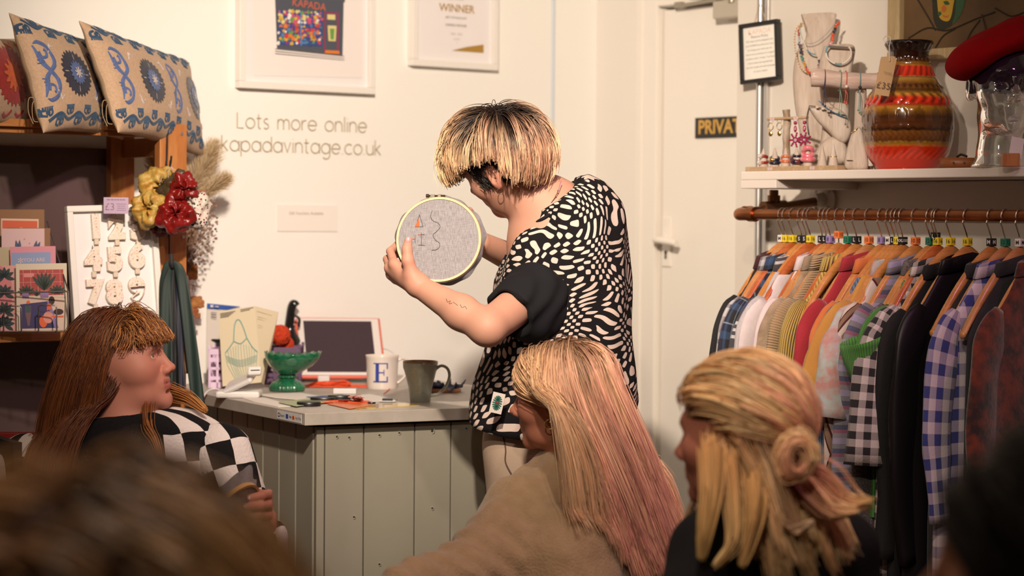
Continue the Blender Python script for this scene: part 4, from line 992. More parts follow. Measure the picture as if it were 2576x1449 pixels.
b = MB(); b.box((0, 0, 0), (XU-XUL+.03, .012, ZT-.36)); o = b.build('back_panel', mat('taupe_panel', S(96, 76, 66), .45, c2=S(104, 76, 78), nscale=1.6, nstretch=(2, 1, .1)), ut, smooth=False); o.location = (-.0, YB-.008-U0[1], .30+(ZT-.36)/2)
# black hooks on the post
def hook_thing(path, label):
    base = Wy(path[0][0], path[0][1], YF-.02); t = thing('wire_hook', label, 'hook', base, group='black hooks on the pine post')
    P = bez([Wy(a, c, YF-.018-q)-base for a, c, q in path], 40); b = MB(); b.tube(P, .0026, 8); b.ball(P[-1], .003, 8, 6); b.ball(P[0], .0035, 8, 6); o = b.build('hook_wire', m_black, t); return base
hook_thing([(422, 336, 0), (421, 345, .006), (420, 395, .008), (419, 415, .012), (424, 424, .02), (429, 412, .024), (431, 394, .026)], 'black wire hook high on the pine post, above the scrunchies')
hook_thing([(426, 593, 0), (426, 600, .006), (426, 640, .008), (428, 655, .014), (434, 662, .02), (436, 654, .024)], 'black wire hook lower on the pine post, holding the ribbons')

# cushions
m_lin = mat('natural_linen', S(204, 168, 134), .9, c2=S(192, 156, 122), nscale=160, bscale=500, bstr=.4, sheen=.1)
m_linb = mat('linen_back', S(176, 146, 112), .9, bscale=500, bstr=.4)
def emb(nm, c): return mat(nm, c, .7, c2=tuple(x*.75 for x in c), nscale=70, nstretch=(4, 1, 1), bscale=350, bstr=.5, sheen=.2)
e_nav, e_teal, e_blu, e_wht = emb('navy_thread', S(36, 38, 60)), emb('teal_thread', S(38, 74, 104)), emb('cornflower_thread', S(88, 108, 156)), emb('white_thread', S(214, 196, 186))
e_red, e_ora = emb('red_thread', S(176, 30, 24)), emb('orange_thread', S(230, 96, 24))
def cushion(label, TL, TR, BR_, BL, puff, motif, n=44, grp='embroidered cushions on the top shelf'):
    """corners are K points; returns thing. front face has normal toward the viewer"""
    TL, TR, BR_, BL = map(np.asarray, (TL, TR, BR_, BL)); base = BL.copy(); t = kthing('cushion', label, 'cushion', base, grp)
    nn = nrm(np.cross(TR-TL, BL-TL)); nn = -nn if nn[1] > 0 else nn; W = np.linalg.norm(TR-TL); H = np.linalg.norm(BL-TL)
    def P(u, v, s=1, off=0.):
        """u,v in 0..1 (v down)"""
        u = np.asarray(u, float); v = np.asarray(v, float); a = 4*u*(1-u); c = 4*v*(1-v)
        uu = u+.045*np.sin((.5-u)*math.pi)*c*0+ (u-.5)*-.07*c; vv = v+(v-.5)*-.10*a
        h = puff*np.clip(a, 0, 1)**.42*np.clip(c, 0, 1)**.42
        q = (TL*(1-uu)[..., None]+TR*uu[..., None])*(1-vv)[..., None]+(BL*(1-uu)[..., None]+BR_*uu[..., None])*vv[..., None]
        wr = .0022*np.sin(u*26+v*9)*np.sin(v*21-u*7)*(a*c < .5)
        return q-base+nn*(s*h+off+wr)[..., None]
    g = np.linspace(0, 1, n); g = .5-.5*np.cos(g*math.pi); uu, vv = np.meshgrid(g, g, indexing='ij')
    b = MB(); b.grid(P(uu, vv)); b.build('cushion_front', m_lin, t, angle=180)
    b = MB(); b.grid(P(uu, vv, -.75)); b.build('cushion_back', m_linb, t, angle=180)
    ar = W/H
    def ribbon(b, pts, w):
        pts = np.asarray(pts, float); w = np.broadcast_to(w, (len(pts),)); d = np.gradient(pts, axis=0)*[ar, 1]; d /= np.linalg.norm(d, axis=1, keepdims=True)+1e-9
        nr = np.stack([-d[:, 1]/ar, d[:, 0]], 1); k = np.linspace(-1, 1, 5)
        uvp = pts[:, None]+nr[:, None]*(k[None]*w[:, None])[..., None]; q = P(uvp[..., 0], uvp[..., 1], 1, 0)+nn*(.0022*(1.1-k**2))[None, :, None]; b.grid(q)
    def disc(b, cu, cv, r0, r1, teeth=0, amp=0., off=.0022):
        th = np.arange(96)*2*math.pi/96; R = r1*(1+amp*np.sign(np.sin(teeth*th))*np.abs(np.sin(teeth*th))**.5) if teeth else r1+0*th
        rr = np.linspace(0, 1, 8)[:, None]; rad = r0+(R-r0)*rr; q = P(cu+rad*np.cos(th)/ar, cv+rad*np.sin(th), 1, off); b.grid(q, closev=True)
    motif(t, P, ribbon, disc, ar); return t
def scroll(pts, n=40): return bez([(a, c, 0) for a, c in pts], n)[:, :2]
def m_blue(t, P, ribbon, disc, ar):
    B4_ = MB()
    cents = [.33*1.0, .84] if ar > 1.3 else [.56]
    for cu in cents:
        cv = .50; R = .215
        B1_ = MB(); B3_ = MB(); disc(B1_, cu, cv, 0, R, 26, .07); disc(B3_, cu, cv, 0, R*.50, 16, .12, .0042); B1_.build('navy_medallion', e_nav, t); B3_.build('medallion_centre', e_blu, t); disc(B4_, cu, cv, 0, R*.20, 8, .35, .0062)
        for a in range(4):
            th = a*math.pi/2+.05; c_, s_ = math.cos(th), math.sin(th); q = [(cu+(rr_*c_-0*s_)/ar, cv+rr_*s_) for rr_ in (R*.58, R*.68, R*.80, R*.88)]; ribbon(B4_, scroll(q, 12), np.interp(np.linspace(0, 1, 13), [0, .5, 1], [.002, R*.10, .001])[:len(scroll(q, 12))])
        for sg in (-1, 1):
            for sv in (-1, 1):
                q0 = (cu+sg*R*1.12/ar, cv+sv*R*.98)
                for k in range(5): ribbon(B4_, [(q0[0]+sg*.01*k/ar, q0[1]+sv*.01*k), (q0[0]+sg*(.04+.012*k)/ar, q0[1]-sv*(.005+.02*(k-2)))], .004)
    for cu in ([.10, .585] if ar > 1.3 else [.20]):     # S scrolls
        B2_ = MB()
        for sv in (-1, 1):
            c0 = .5; q = [(cu+.03/ar*0, c0), (cu+.055/ar, c0+sv*.06), (cu+.065/ar, c0+sv*.14), (cu+.03/ar, c0+sv*.215), (cu-.05/ar, c0+sv*.25), (cu-.10/ar, c0+sv*.235)]
            L = scroll(q, 30); ribbon(B2_, L, np.interp(np.linspace(0, 1, len(L)), [0, .3, .8, 1], [.020, .024, .020, .003]))
            q = [(cu-.07/ar, c0+sv*.17), (cu-.045/ar, c0+sv*.12), (cu+.0/ar, c0+sv*.13), (cu+.005/ar, c0+sv*.175), (cu-.02/ar, c0+sv*.19)]; L = scroll(q, 20); ribbon(B2_, L, .014)
            L = scroll([(cu-.11/ar, c0+sv*.22), (cu-.075/ar, c0+sv*.12), (cu-.05/ar, c0+sv*.05), (cu, c0)], 20); ribbon(B2_, L, np.interp(np.linspace(0, 1, len(L)), [0, .5, 1], [.006, .030, .016]))
            for k in range(4): ribbon(B2_, [(cu-(.065+.0)/ar, c0+sv*(.07+.03*k)), (cu-(.115-.01*k)/ar, c0+sv*(.065+.03*k))], .007)
        B2_.build('blue_scroll', e_blu, t)
    for v0, dv in ((.075, 1), (.90, -1)):               # border vines
        n_ = int(round(3.2*ar)) if ar > 1.3 else 4; us = np.linspace(.03, .97, n_*2+1)
        L = scroll([(u, v0+dv*(.030 if i % 2 else -.022)) for i, u in enumerate(us)], 90); ribbon(B3b, L, .017) if False else ribbon(B5, L, .016)
        for i, u in enumerate(us[:-1]):
            cv = v0+dv*(-.035 if i % 2 else .052); d = (us[1]-us[0])
            for sg in (-1, 1): ribbon(B5, scroll([(u+sg*.004, cv-dv*.03), (u+sg*d*.30, cv-dv*.015), (u+sg*d*.30, cv+dv*.022), (u+sg*d*.12, cv+dv*.02)], 12), .010)
            for k in range(-3, 4): ribbon(B5, [(u+k*d*.10, cv+dv*.012), (u+k*d*.115, cv+dv*.050)], .0055)
            disc(B5, u, cv, 0, .020)
    B4_.build('white_sprigs', e_wht, t); B5.build('teal_vine_border', e_teal, t)
    b = MB(); q = P(np.array([.02]), np.array([.72]), 0)[0]; b.tube(bez([q, q+(-.012, -.006, -.01), q+(-.01, -.006, -.05), q+(.008, -.006, -.055)], 16), .0009, 6); b.tube(bez([q, q+(-.02, -.006, .004), q+(-.022, -.006, -.03), q+(-.01, -.006, -.06)], 16), .0009, 6); b.ball(q+(.008, -.006, -.055), .0035, 8, 6); b.build('tie_cord', mat('hemp_cord', S(190, 160, 124), .9), t)
def m_redm(t, P, ribbon, disc, ar):
    b1, b2 = MB(), MB()
    disc(b1, .55, .48, 0, .34, 26, .07); disc(b2, .55, .48, 0, .17, 12, .2, .0042)
    for k in range(6): L = scroll([(.1+.16*k, .08), (.16+.16*k, .13), (.2+.16*k, .06)], 12); ribbon(b2, L, .02); L = scroll([(.1+.16*k, .9), (.16+.16*k, .94), (.2+.16*k, .88)], 12); ribbon(b1, L, .02)
    for sg in (-1, 1):
        for sv in (-1, 1): ribbon(b2, scroll([(.55+sg*.36, .48+sv*.10), (.55+sg*.42, .48+sv*.26), (.55+sg*.30, .48+sv*.36)], 16), .025)
    b1.build('red_medallion', e_red, t); b2.build('orange_scrolls', e_ora, t)
B5 = MB(); cushion('long beige cushion with navy and blue embroidered medallions, hanging over the shelf end', K(198, 52, 5.42), K(470, 152, 6.02), K(512, 398, 5.96), K(296, 334, 5.40), .062, m_blue)
B5 = MB(); cushion('beige cushion with blue embroidery, partly hidden behind the longer blue one', K(22, 32, 5.30), K(262, 112, 5.76), K(310, 352, 5.72), K(108, 335, 5.28), .06, m_blue)
cushion('red and orange embroidered cushion at the far left of the top shelf', K(-150, 70, 5.22), K(56, 96, 5.60), K(96, 318, 5.58), K(-110, 330, 5.20), .055, m_redm)

# candle board
cb = K(300, 838, 5.50); cb[2] = ZL; CBD = 5.50
t = kthing('candle_display_board', 'white framed display board standing on the lower shelf behind the pine post', 'display board', cb)
tl, tr, bl = K(178, 520, 5.54)-cb, K(402, 514, 5.66)-cb, K(170, 838, 5.50)-cb; bl[2] = 0
M, w, h = quad3(tl, tr, bl)
b = MB(); b.M = M; f = .016
for (cx, cy, sx, sy) in ((0, h/2-f/2, w, f), (0, -h/2+f/2, w, f), (-w/2+f/2, 0, f, h-2*f), (w/2-f/2, 0, f, h-2*f)): b.box((cx, cy, .004), (sx, sy, .024))
b.build('frame', mat('white_frame_paint', (.80, .76, .72), .45), t, smooth=False, bev=.002)
b = MB(); b.M = M; b.box((0, 0, -.003), (w-2*f, h-2*f, .006)); b.build('backing_sheet', mat('white_card', (.78, .75, .76), .6), t, smooth=False)
MBD = M; CB = cb
m_can, nt, bs = _nt('sprinkle_wax'); vo = nt.nodes.new('ShaderNodeTexVoronoi'); vo.inputs['Scale'].default_value = 190; nt.links.new(coords(nt), vo.inputs[0])
hs = nt.nodes.new('ShaderNodeHueSaturation'); nt.links.new(vo.outputs['Color'], hs.inputs['Color']); hs.inputs['Saturation'].default_value = .8; hs.inputs['Value'].default_value = 1.2
fc = mathn(nt, 'LESS_THAN', vo.outputs['Distance'], .34); gz = mathn(nt, 'MULTIPLY', sepxyz(nt, coords(nt))[1], 26); fc = mathn(nt, 'MULTIPLY', fc, ramp(nt, mathn(nt, 'ADD', gz, .65), [(0, (.1,)*3), (.9, (1, 1, 1))]))
nt.links.new(mixc(nt, fc, (.80, .70, .60), mixc(nt, .55, hs.outputs[0], S(240, 130, 110))), bs.inputs['Base Color']); bs.inputs['Roughness'].default_value = .35; bs.inputs['Subsurface Weight'].default_value = 0
def text3(body, size, depth, off=.0, bevel=.0):
    cu = bpy.data.curves.new('lettering', 'FONT'); cu.body = body; cu.size = size; cu.align_x = 'CENTER'; cu.align_y = 'CENTER'; cu.extrude = depth/2; cu.offset = off; cu.bevel_depth = bevel; cu.resolution_u = 6
    ob = bpy.data.objects.new('lettering', cu); COL.objects.link(ob); dg = bpy.context.evaluated_depsgraph_get(); dg.update(); me = bpy.data.meshes.new_from_object(ob.evaluated_get(dg))
    v = np.zeros(len(me.vertices)*3); me.vertices.foreach_get('co', v); f = [tuple(p.vertices) for p in me.polygons]; bpy.data.objects.remove(ob); bpy.data.curves.remove(cu); bpy.data.meshes.remove(me); return v.reshape(-1, 3), f
DG = {1: (238, 578), 2: (290, 580), 3: (343, 580), 4: (232, 660), 5: (286, 660), 6: (341, 652), 7: (236, 742), 8: (285, 742), 9: (342, 736)}
nm_ = ['one', 'two', 'three', 'four', 'five', 'six', 'seven', 'eight', 'nine']
for d, (px, py) in DG.items():
    k = K(px, py, 5.52); loc = k; # project onto board plane
    o0 = CB+M[:3, 3]; nz = M[:3, 2]; cam0 = np.array([0, 0, EYE]); ray = k-cam0; loc = cam0+ray*(((o0-cam0) @ nz)/(ray @ nz))+nz*.008
    R3 = KROT @ M[:3, :3]; t = thing('number_candle', 'pink and white sprinkle candle shaped as the number %s on the display board' % nm_[d-1], 'candle', k2w(loc), group='number candles on the board', rot=Matrix(R3.tolist()).to_euler())
    v, f_ = text3(str(d), .078, .010, .004, .002); b = MB(); b.raw(v+np.array([0, .004, 0]), f_); b.build('wax_number', m_can, t, angle=50)
    b = MB(); b.box((0, -.032, 0), (.012, .016, .010)); b.build('candle_base', mat('cream_wax', S(236, 214, 184), .4), t, smooth=False, bev=.002)
    b = MB(); b.cyl((0, .034, 0), (.001, .043, 0), .0009, 6); b.build('wick', mat('dark_wick', S(90, 66, 50), .9), t)
k = K(292, 517, 5.53); t = kthing('price_card', 'lilac paper price card clipped to the top of the candle board', 'card', k); b = MB(); b.box((0, 0, 0), (.064, .0008, .042)); b.mi = 1
b.M = frame4((0, -.0005, 0), (1, 0, 0), (0, 0, 1), (0, -1, 0)); b.text('£3', .026, tr4((-.016, -.004, .0004)), off=-.01); lines(b, .05, .015, .015, 1, th=.002); lines(b, .026, .004, -.012, 4, cx=.014, th=.0012); b.build('card', [mat('lilac_card', S(206, 176, 196), .7), mat('faded_ink', S(150, 120, 130), .7)], t, smooth=False)

# greeting cards in a wire rack
def flatcard(name, label, TL, TR, BL, base_m, draw, th=.0022, cat='greeting card', grp='greeting cards in the wire rack'):
    TL, TR, BL = map(np.asarray, (TL, TR, BL)); M, w, h = quad3(TL, TR, BL); t = thing(name, label, cat, k2w(M[:3, 3]), group=grp, rot=Matrix((KROT @ M[:3, :3]).tolist()).to_euler())
    b = MB(); b.box((0, 0, 0), (w, h, th)); b.build('card_sheet', base_m, t, smooth=False); b = MB(); b.M = tr4((0, 0, th/2+.0002)); ms = draw(b, w, h)
    if ms: b.build('printed_picture', ms, t, smooth=False)
    return t
def rect(b, x, y, w, h, mi, z=.0002): b.mi = mi; b.box((x, y, z), (w, h, .0003))
def leaf(b, x, y, L, wd, ang, mi, z=.0006, n=9):
    b.mi = mi; a = math.radians(ang); s_ = np.linspace(0, 1, n); wv = wd*np.sin(s_*math.pi)**.8; dx, dy = math.cos(a), math.sin(a)
    l_ = [(x+dx*L*q-dy*w_, y+dy*L*q+dx*w_, z) for q, w_ in zip(s_, wv)]; r_ = [(x+dx*L*q+dy*w_, y+dy*L*q-dx*w_, z) for q, w_ in zip(s_, wv)]; b.poly(l_+r_[::-1][1:-1], (0, 0, .0002))
def circ(b, x, y, r, mi, z=.0006, sy=1., n=20): b.mi = mi; b.poly([(x+r*math.cos(a), y+r*sy*math.sin(a), z) for a in np.arange(n)*2*math.pi/n], (0, 0, .0002))
def pm(nm, *c): return mat('print_'+nm, S(*c), .55)
kraft = mat('kraft_envelope', S(150, 108, 74), .8); mc_cream = mat('cream_card', S(226, 206, 176), .6)
def d_sun(b, w, h): rect(b, 0, 0, w*.86, h*.86, 0); rect(b, 0, 0, w*.80, h*.80, 1, .0006); circ(b, w*.03, h*.26, w*.055, 2, .0012); [circ(b, w*(x), -h*.02, w*.05, 3, .0012, .7) for x in (-.16, .1, .18)]; return [pm('cream', 224, 190, 160), pm('orange', 216, 88, 46), pm('sun', 232, 176, 110), pm('mud', 90, 50, 40)]
def d_leaf(b, w, h): [leaf(b, -w*.10+w*.3*k, -h*.02, h*.34, h*.035, 98-22*k-10*q, 0) for k in range(2) for q in range(2)]; [circ(b, w*x, h*y, w*.017, 1) for x, y in ((-.17, .28), (.03, .33), (.15, .26), (-.28, .14), (.24, .12))]; return [pm('slate', 66, 84, 110), pm('rose', 226, 120, 120)]
def d_mag(b, w, h): rect(b, -w*.045, -h*.02, w*.86, h*.84, 0); b.mi = 1; b.text('YOU ARE', w*.115, tr4((w*.02, h*.27, .0006))); b.text('MAGNIFICENT', w*.145, tr4((-w*.02, h*.145, .0006)), off=.02); b.text('*', w*.3, tr4((-w*.28, h*.22, .0006))); return [pm('sky', 142, 156, 190), pm('peach', 236, 196, 176)]
def d_pool(b, w, h):
    rect(b, 0, h*.22, w*.86, h*.38, 0); 
    for k in range(6): rect(b, -w*.36+w*.145*k, h*.22, w*.008, h*.38, 1, .0006)
    for k in range(3): rect(b, 0, h*.10+h*.125*k, w*.86, h*.006, 1, .0006)
    rect(b, -w*.25, h*.33, w*.2, h*.06, 2, .0009); rect(b, 0, -h*.24, w*.86, h*.5, 3); b.mi = 4; b.poly([(-w*.43, -h*.10, .0006), (w*.12, -h*.06, .0006), (w*.28, -h*.46, .0006), (-w*.43, -h*.46, .0006)], (0, 0, .0002)); b.mi = 5; b.poly([(w*.10, -h*.07, .0009), (w*.16, -h*.07, .0009), (w*.32, -h*.46, .0009), (w*.24, -h*.46, .0009)], (0, 0, .0002))
    for a in (70, 84, 98, 112, 128, 52): leaf(b, w*.05, h*.10, h*.28, h*.028, a, 6, .0012)
    for x in (-.3, .3):
        for a in (40, 65, 90, 115, 140, 20, 160): leaf(b, w*x, h*.05, h*.14, h*.022, a, 6, .0012)
    for a in (60, 90, 120): leaf(b, -w*.1, h*.02, h*.10, h*.02, a, 6, .0012)
    for x, s_ in ((.05, .16), (-.32, .13)): rect(b, w*x, h*.03, w*s_, h*.08, 7, .0014)
    circ(b, -w*.27, -h*.07, w*.035, 8, .0014); b.mi = 9; b.poly([(-w*.33, -h*.12, .0014), (-w*.22, -h*.12, .0014), (-w*.22, -h*.24, .0014), (-w*.25, -h*.42, .0014), (-w*.29, -h*.42, .0014), (-w*.33, -h*.24, .0014)], (0, 0, .0002)); rect(b, -w*.275, -h*.17, w*.09, h*.10, 10, .0018)
    circ(b, w*.19, -h*.05, w*.06, 11, .0014, 1.4); b.mi = 8; b.poly([(w*.10, -h*.10, .0014), (w*.18, -h*.09, .0014), (w*.17, -h*.18, .0014), (w*.09, -h*.20, .0014)], (0, 0, .0002)); circ(b, w*.32, -h*.22, w*.10, 11, .0014, .6); rect(b, w*.30, -h*.29, w*.24, h*.02, 8, .0016); circ(b, w*.12, -h*.30, w*.10, 12, .0014, 1.2); circ(b, w*.02, -h*.36, w*.08, 8, .0013, 1.5)
    return [pm('brick', 178, 66, 60), pm('grout', 224, 150, 130), pm('sign', 230, 140, 130), pm('paving', 226, 194, 170), pm('pool', 56, 46, 96), pm('lavender', 140, 120, 176), pm('foliage', 50, 62, 52), pm('pot', 150, 120, 160), pm('tangerine', 236, 100, 56), pm('skin_brown', 120, 84, 84), pm('swimsuit', 50, 84, 84), pm('dark_brown', 60, 26, 24), pm('skin_pink', 230, 150, 130)]
def d_pinkleaf(b, w, h):
    circ(b, -w*.1, h*.1, w*.5, 1, .0004, 1.3)
    for cy in (.32, .06, -.2, -.4):
        for a in (20, 50, 80, 110, 140, 170, 200, 340): leaf(b, w*.22, h*cy, h*.16, h*.03, a+cy*30, 0, .0008)
    return [pm('dark_green', 40, 54, 56), pm('pink', 220, 128, 128)]
def d_none(b, w, h): return None
RX = 5.30
flatcard('greeting_card', 'card with an orange sunset print, topmost at the back of the wire rack', K(-6, 538, 5.46), K(104, 540, 5.50), K(-6, 700, 5.46), kraft, d_sun)
flatcard('kraft_envelope', 'kraft envelope behind the sunset card in the rack', K(-2, 527, 5.475), K(112, 527, 5.515), K(-2, 690, 5.475), kraft, d_none, cat='envelope')
flatcard('greeting_card', 'pale card with two slate blue leaves and pink dots in the rack', K(4, 575, 5.42), K(112, 575, 5.46), K(4, 730, 5.42), mat('blush_card', S(222, 184, 178), .6), d_leaf)
flatcard('kraft_envelope', 'kraft envelope behind the blue leaf card in the rack', K(18, 573, 5.43), K(126, 574, 5.47), K(18, 725, 5.43), kraft, d_none, cat='envelope')
flatcard('greeting_card', 'pink and blue card reading YOU ARE MAGNIFICENT in the rack', K(27, 621, 5.38), K(141, 619, 5.42), K(27, 770, 5.38), mat('pink_card', S(222, 142, 150), .5), d_mag)
flatcard('greeting_card', 'plain pale yellow-green card left of the MAGNIFICENT card', K(-80, 623, 5.37), K(26, 622, 5.40), K(-80, 770, 5.37), mat('pale_green_card', S(196, 176, 140), .6), d_none)
flatcard('greeting_card', 'tall card with a red tiled pool scene and plants at the front of the rack', K(40, 664, 5.33), K(168, 662, 5.37), K(42, 834, 5.33), mc_cream, d_pool)
flatcard('greeting_card', 'pink card with dark leaves at the front left of the rack', K(-76, 668, 5.32), K(44, 668, 5.355), K(-76, 834, 5.32), mat('salmon_card', S(226, 164, 152), .6), d_pinkleaf)
kb = K(60, 834, 5.36); kb[2] = ZL; t = kthing('card_rack', 'grey wire greeting card rack on the lower shelf', 'card rack', kb); m_wr = mat('grey_wire', S(130, 120, 116), .4, .8)
def kp(*q): return [K(a, c, d)-kb for a, c, d in q]
b = MB()
for q in ([(-90, 738, 5.30), (50, 736, 5.31), (172, 733, 5.32)], [(-90, 834, 5.30), (172, 834, 5.32)], [(118, 556, 5.50), (150, 660, 5.40), (172, 733, 5.32), (184, 834, 5.33)], [(172, 733, 5.32), (170, 834, 5.31)]): b.tube(kp(*q), .0018, 8)
for q in ([(9, 836, 5.295), (10, 774, 5.29), (14, 770, 5.29), (50, 770, 5.29), (54, 775, 5.29), (54, 836, 5.295)], [(97, 836, 5.30), (97, 772, 5.295), (101, 768, 5.295), (138, 768, 5.295), (142, 773, 5.295), (143, 836, 5.30)], [(-80, 836, 5.29), (-80, 772, 5.285), (-40, 770, 5.285), (-36, 836, 5.29)]): b.tube(kp(*q), .0018, 8)
for q in ([(-90, 830, 5.30), (-90, 830, 5.55), (172, 830, 5.60), (184, 834, 5.33)],): b.tube(kp(*q), .0018, 8)
b.build('wire_frame', m_wr, t)

# scrunchies : ruffled tori on a loop
def scrunchie(px, py, D, R, label, ms, seed, tiltv=(0, 0, 0)):
    c = K(px, py, D); t = thing('scrunchie', label, 'scrunchie', k2w(c), group='scrunchies hung on the pine post', rot=tuple(tiltv[i]+(0, 0, -YAW)[i] for i in range(3)))
    r = random.Random(seed); n1, n2 = 120, 26; A = np.arange(n1)*2*math.pi/n1; Bt = np.arange(n2)*2*math.pi/n2; ph = [r.random()*6 for _ in range(4)]
    w = .022*(1+.10*np.sin(A*4+ph[0])+.10*np.sin(A*7+ph[1])); rad = w[:, None]*(1+.22*np.sin(Bt*2+A[:, None]*3+ph[2])+.16*np.sin(Bt*4-A[:, None]*5+ph[3])+.07*np.sin(Bt*9+A[:, None]*14))
    Rm = R*(1+.06*np.sin(A*4+ph[1])); P = np.stack([(Rm[:, None]+rad*np.cos(Bt))*np.cos(A)[:, None], rad*np.sin(Bt)*1.1, (Rm[:, None]+rad*np.cos(Bt))*np.sin(A)[:, None]], -1)
    b = MB(); uv = np.stack(np.broadcast_arrays(A[:, None], Bt[None]), -1); b.grid(P, uv, True, True); b.build('ruffled_fabric', ms, t, angle=180); return t
m_s1 = mat('yellow_floral_silk', S(186, 128, 30), .5, c2=S(206, 176, 96), nscale=55, bscale=90, bstr=.4); m_s2 = mat('crimson_satin', S(132, 20, 16), .35, bscale=70, bstr=.3)
m_s3 = mat('olive_print_silk', S(92, 76, 52), .45, c2=S(50, 36, 30), nscale=30); m_s4, nt, bs = _nt('white_ditsy_print'); vo = nt.nodes.new('ShaderNodeTexVoronoi'); vo.inputs['Scale'].default_value = 130; nt.links.new(coords(nt), vo.inputs[0])
nt.links.new(mixc(nt, mathn(nt, 'LESS_THAN', vo.outputs['Distance'], .36), S(226, 206, 186), ramp(nt, sepxyz(nt, vo.outputs['Color'])[0], [(0, S(120, 24, 40)), (.5, S(30, 70, 56)), (.75, S(60, 30, 30))], 'CONSTANT')), bs.inputs['Base Color'])
m_s5 = mat('dark_red_velvet', S(96, 20, 20), .7); DS = 5.58
scrunchie(398, 465, DS, .026, 'mustard floral scrunchie, upper left of the cluster', m_s1, 1, (.3, .2, .5)); scrunchie(378, 525, DS-.03, .027, 'mustard floral scrunchie, lower left of the cluster', m_s1, 2, (-.2, .3, -.4))
scrunchie(448, 478, DS-.01, .026, 'olive patterned scrunchie at the top of the cluster', m_s3, 3, (.5, 0, .6)); scrunchie(441, 540, DS-.06, .026, 'crimson satin scrunchie at the front of the cluster', m_s2, 4, (-.2, .1, .1))
scrunchie(487, 528, DS-.02, .027, 'white scrunchie with small red and green print, right of the cluster', m_s4, 5, (.1, .2, -.6)); scrunchie(462, 470, DS-.055, .014, 'small crimson scrunchie above the printed one', m_s2, 6, (.2, .1, .3)); scrunchie(402, 556, DS+.0, .018, 'dark red velvet scrunchie under the mustard ones', m_s5, 7, (.1, 0, .2))
for i, (px, py, d, lb) in enumerate([(386, 452, -.02, 'kraft card tag on the mustard scrunchies'), (496, 484, -.02, 'kraft card tag beside the printed scrunchie')]):
    k = K(px, py, DS+d); t = kthing('kraft_tag', lb, 'tag', k, 'kraft tags on the scrunchies'); b = MB(); b.M = rot4('Y', -8 if i == 0 else 6) @ rot4('X', -18); b.box((0, 0, 0), (.044, .0012, .018)); b.mi = 1; b.box((-.004, -.0009, .001), (.016, .0004, .006)); b.build('card', [mat('kraft_card', S(150, 96, 64), .8), mat('white_print', S(220, 196, 180), .7)], t, smooth=False)
k = K(428, 470, DS-.02); t = kthing('clear_loops', 'clear plastic loops holding the scrunchies on the hook', 'loop', k); b = MB()
for q in ([(426, 418), (410, 440), (400, 466)], [(428, 420), (424, 450), (440, 490)], [(430, 420), (446, 446), (450, 470)], [(431, 420), (452, 440), (480, 500)]): b.tube(bez([K(a, c, DS-.03)-k for a, c in q], 14), .0009, 6)
b.build('loops', mat('clear_plastic', (.9, .8, .75), .15, trans=.7), t)
# ribbons
k = K(432, 656, 5.60); t = kthing('ribbon_bundle', 'bundle of green, navy and orange ribbons hung from the lower hook', 'ribbons', k)
def rib(px0, px1, col, d, w0=.012, w1=.03, pend=1030, nm='ribbon', ph=0.):
    q = bez([K(432, 655, 5.60+d)-k, K(432+(px0-432)*.6, 672, 5.60+d)-k, K(px0, 720, 5.60+d)-k, K((px0+px1)/2, 860, 5.59+d)-k, K(px1, pend, 5.58+d)-k], 40); n_ = len(q); s_ = np.linspace(0, 1, n_); w = np.interp(s_, [0, .1, 1], [.008, w0, w1]); j = np.linspace(-1, 1, 7)
    P = q[:, None]+np.stack([np.broadcast_to(j[None]*w[:, None]/2, (n_, 7)), .004*np.sin(j*3+s_[:, None]*7+ph)*s_[:, None], 0*j[None]+0*s_[:, None]], -1); b = MB(); b.grid(P); b.build(nm, col, t, solid=.0008)
c_gr, c_nv, c_or, c_br = mat('bottle_green_ribbon', S(30, 50, 44), .6), mat('navy_ribbon', S(26, 28, 52), .55), mat('orange_ribbon', S(206, 70, 30), .6), mat('tan_ribbon', S(120, 80, 50), .6)
rib(448, 474, c_br, .02, .010, .014, 940, ph=1); rib(452, 486, c_or, .015, .008, .012, 1000, ph=2); rib(424, 432, c_or, .015, .01, .026, 975, ph=.5); rib(443, 452, c_nv, .005, .024, .030, 1010); rib(433, 444, mat('black_ribbon', S(14, 14, 20), .6), -.002, .014, .022, 1000, ph=1.5); rib(416, 420, c_gr, -.006, .026, .034, 1005, ph=2); rib(460, 500, c_gr, -.008, .024, .036, 1030, ph=3)
b = MB(); b.tube(bez([K(430, 640, 5.59)-k, K(431, 662, 5.585)-k, K(434, 672, 5.59)-k], 10), .006, 8); b.tube(bez([K(424, 672, 5.59)-k, K(408, 720, 5.59)-k, K(402, 800, 5.59)-k], 16), .0013, 6); b.build('cord_loop', m_cord_b, t)

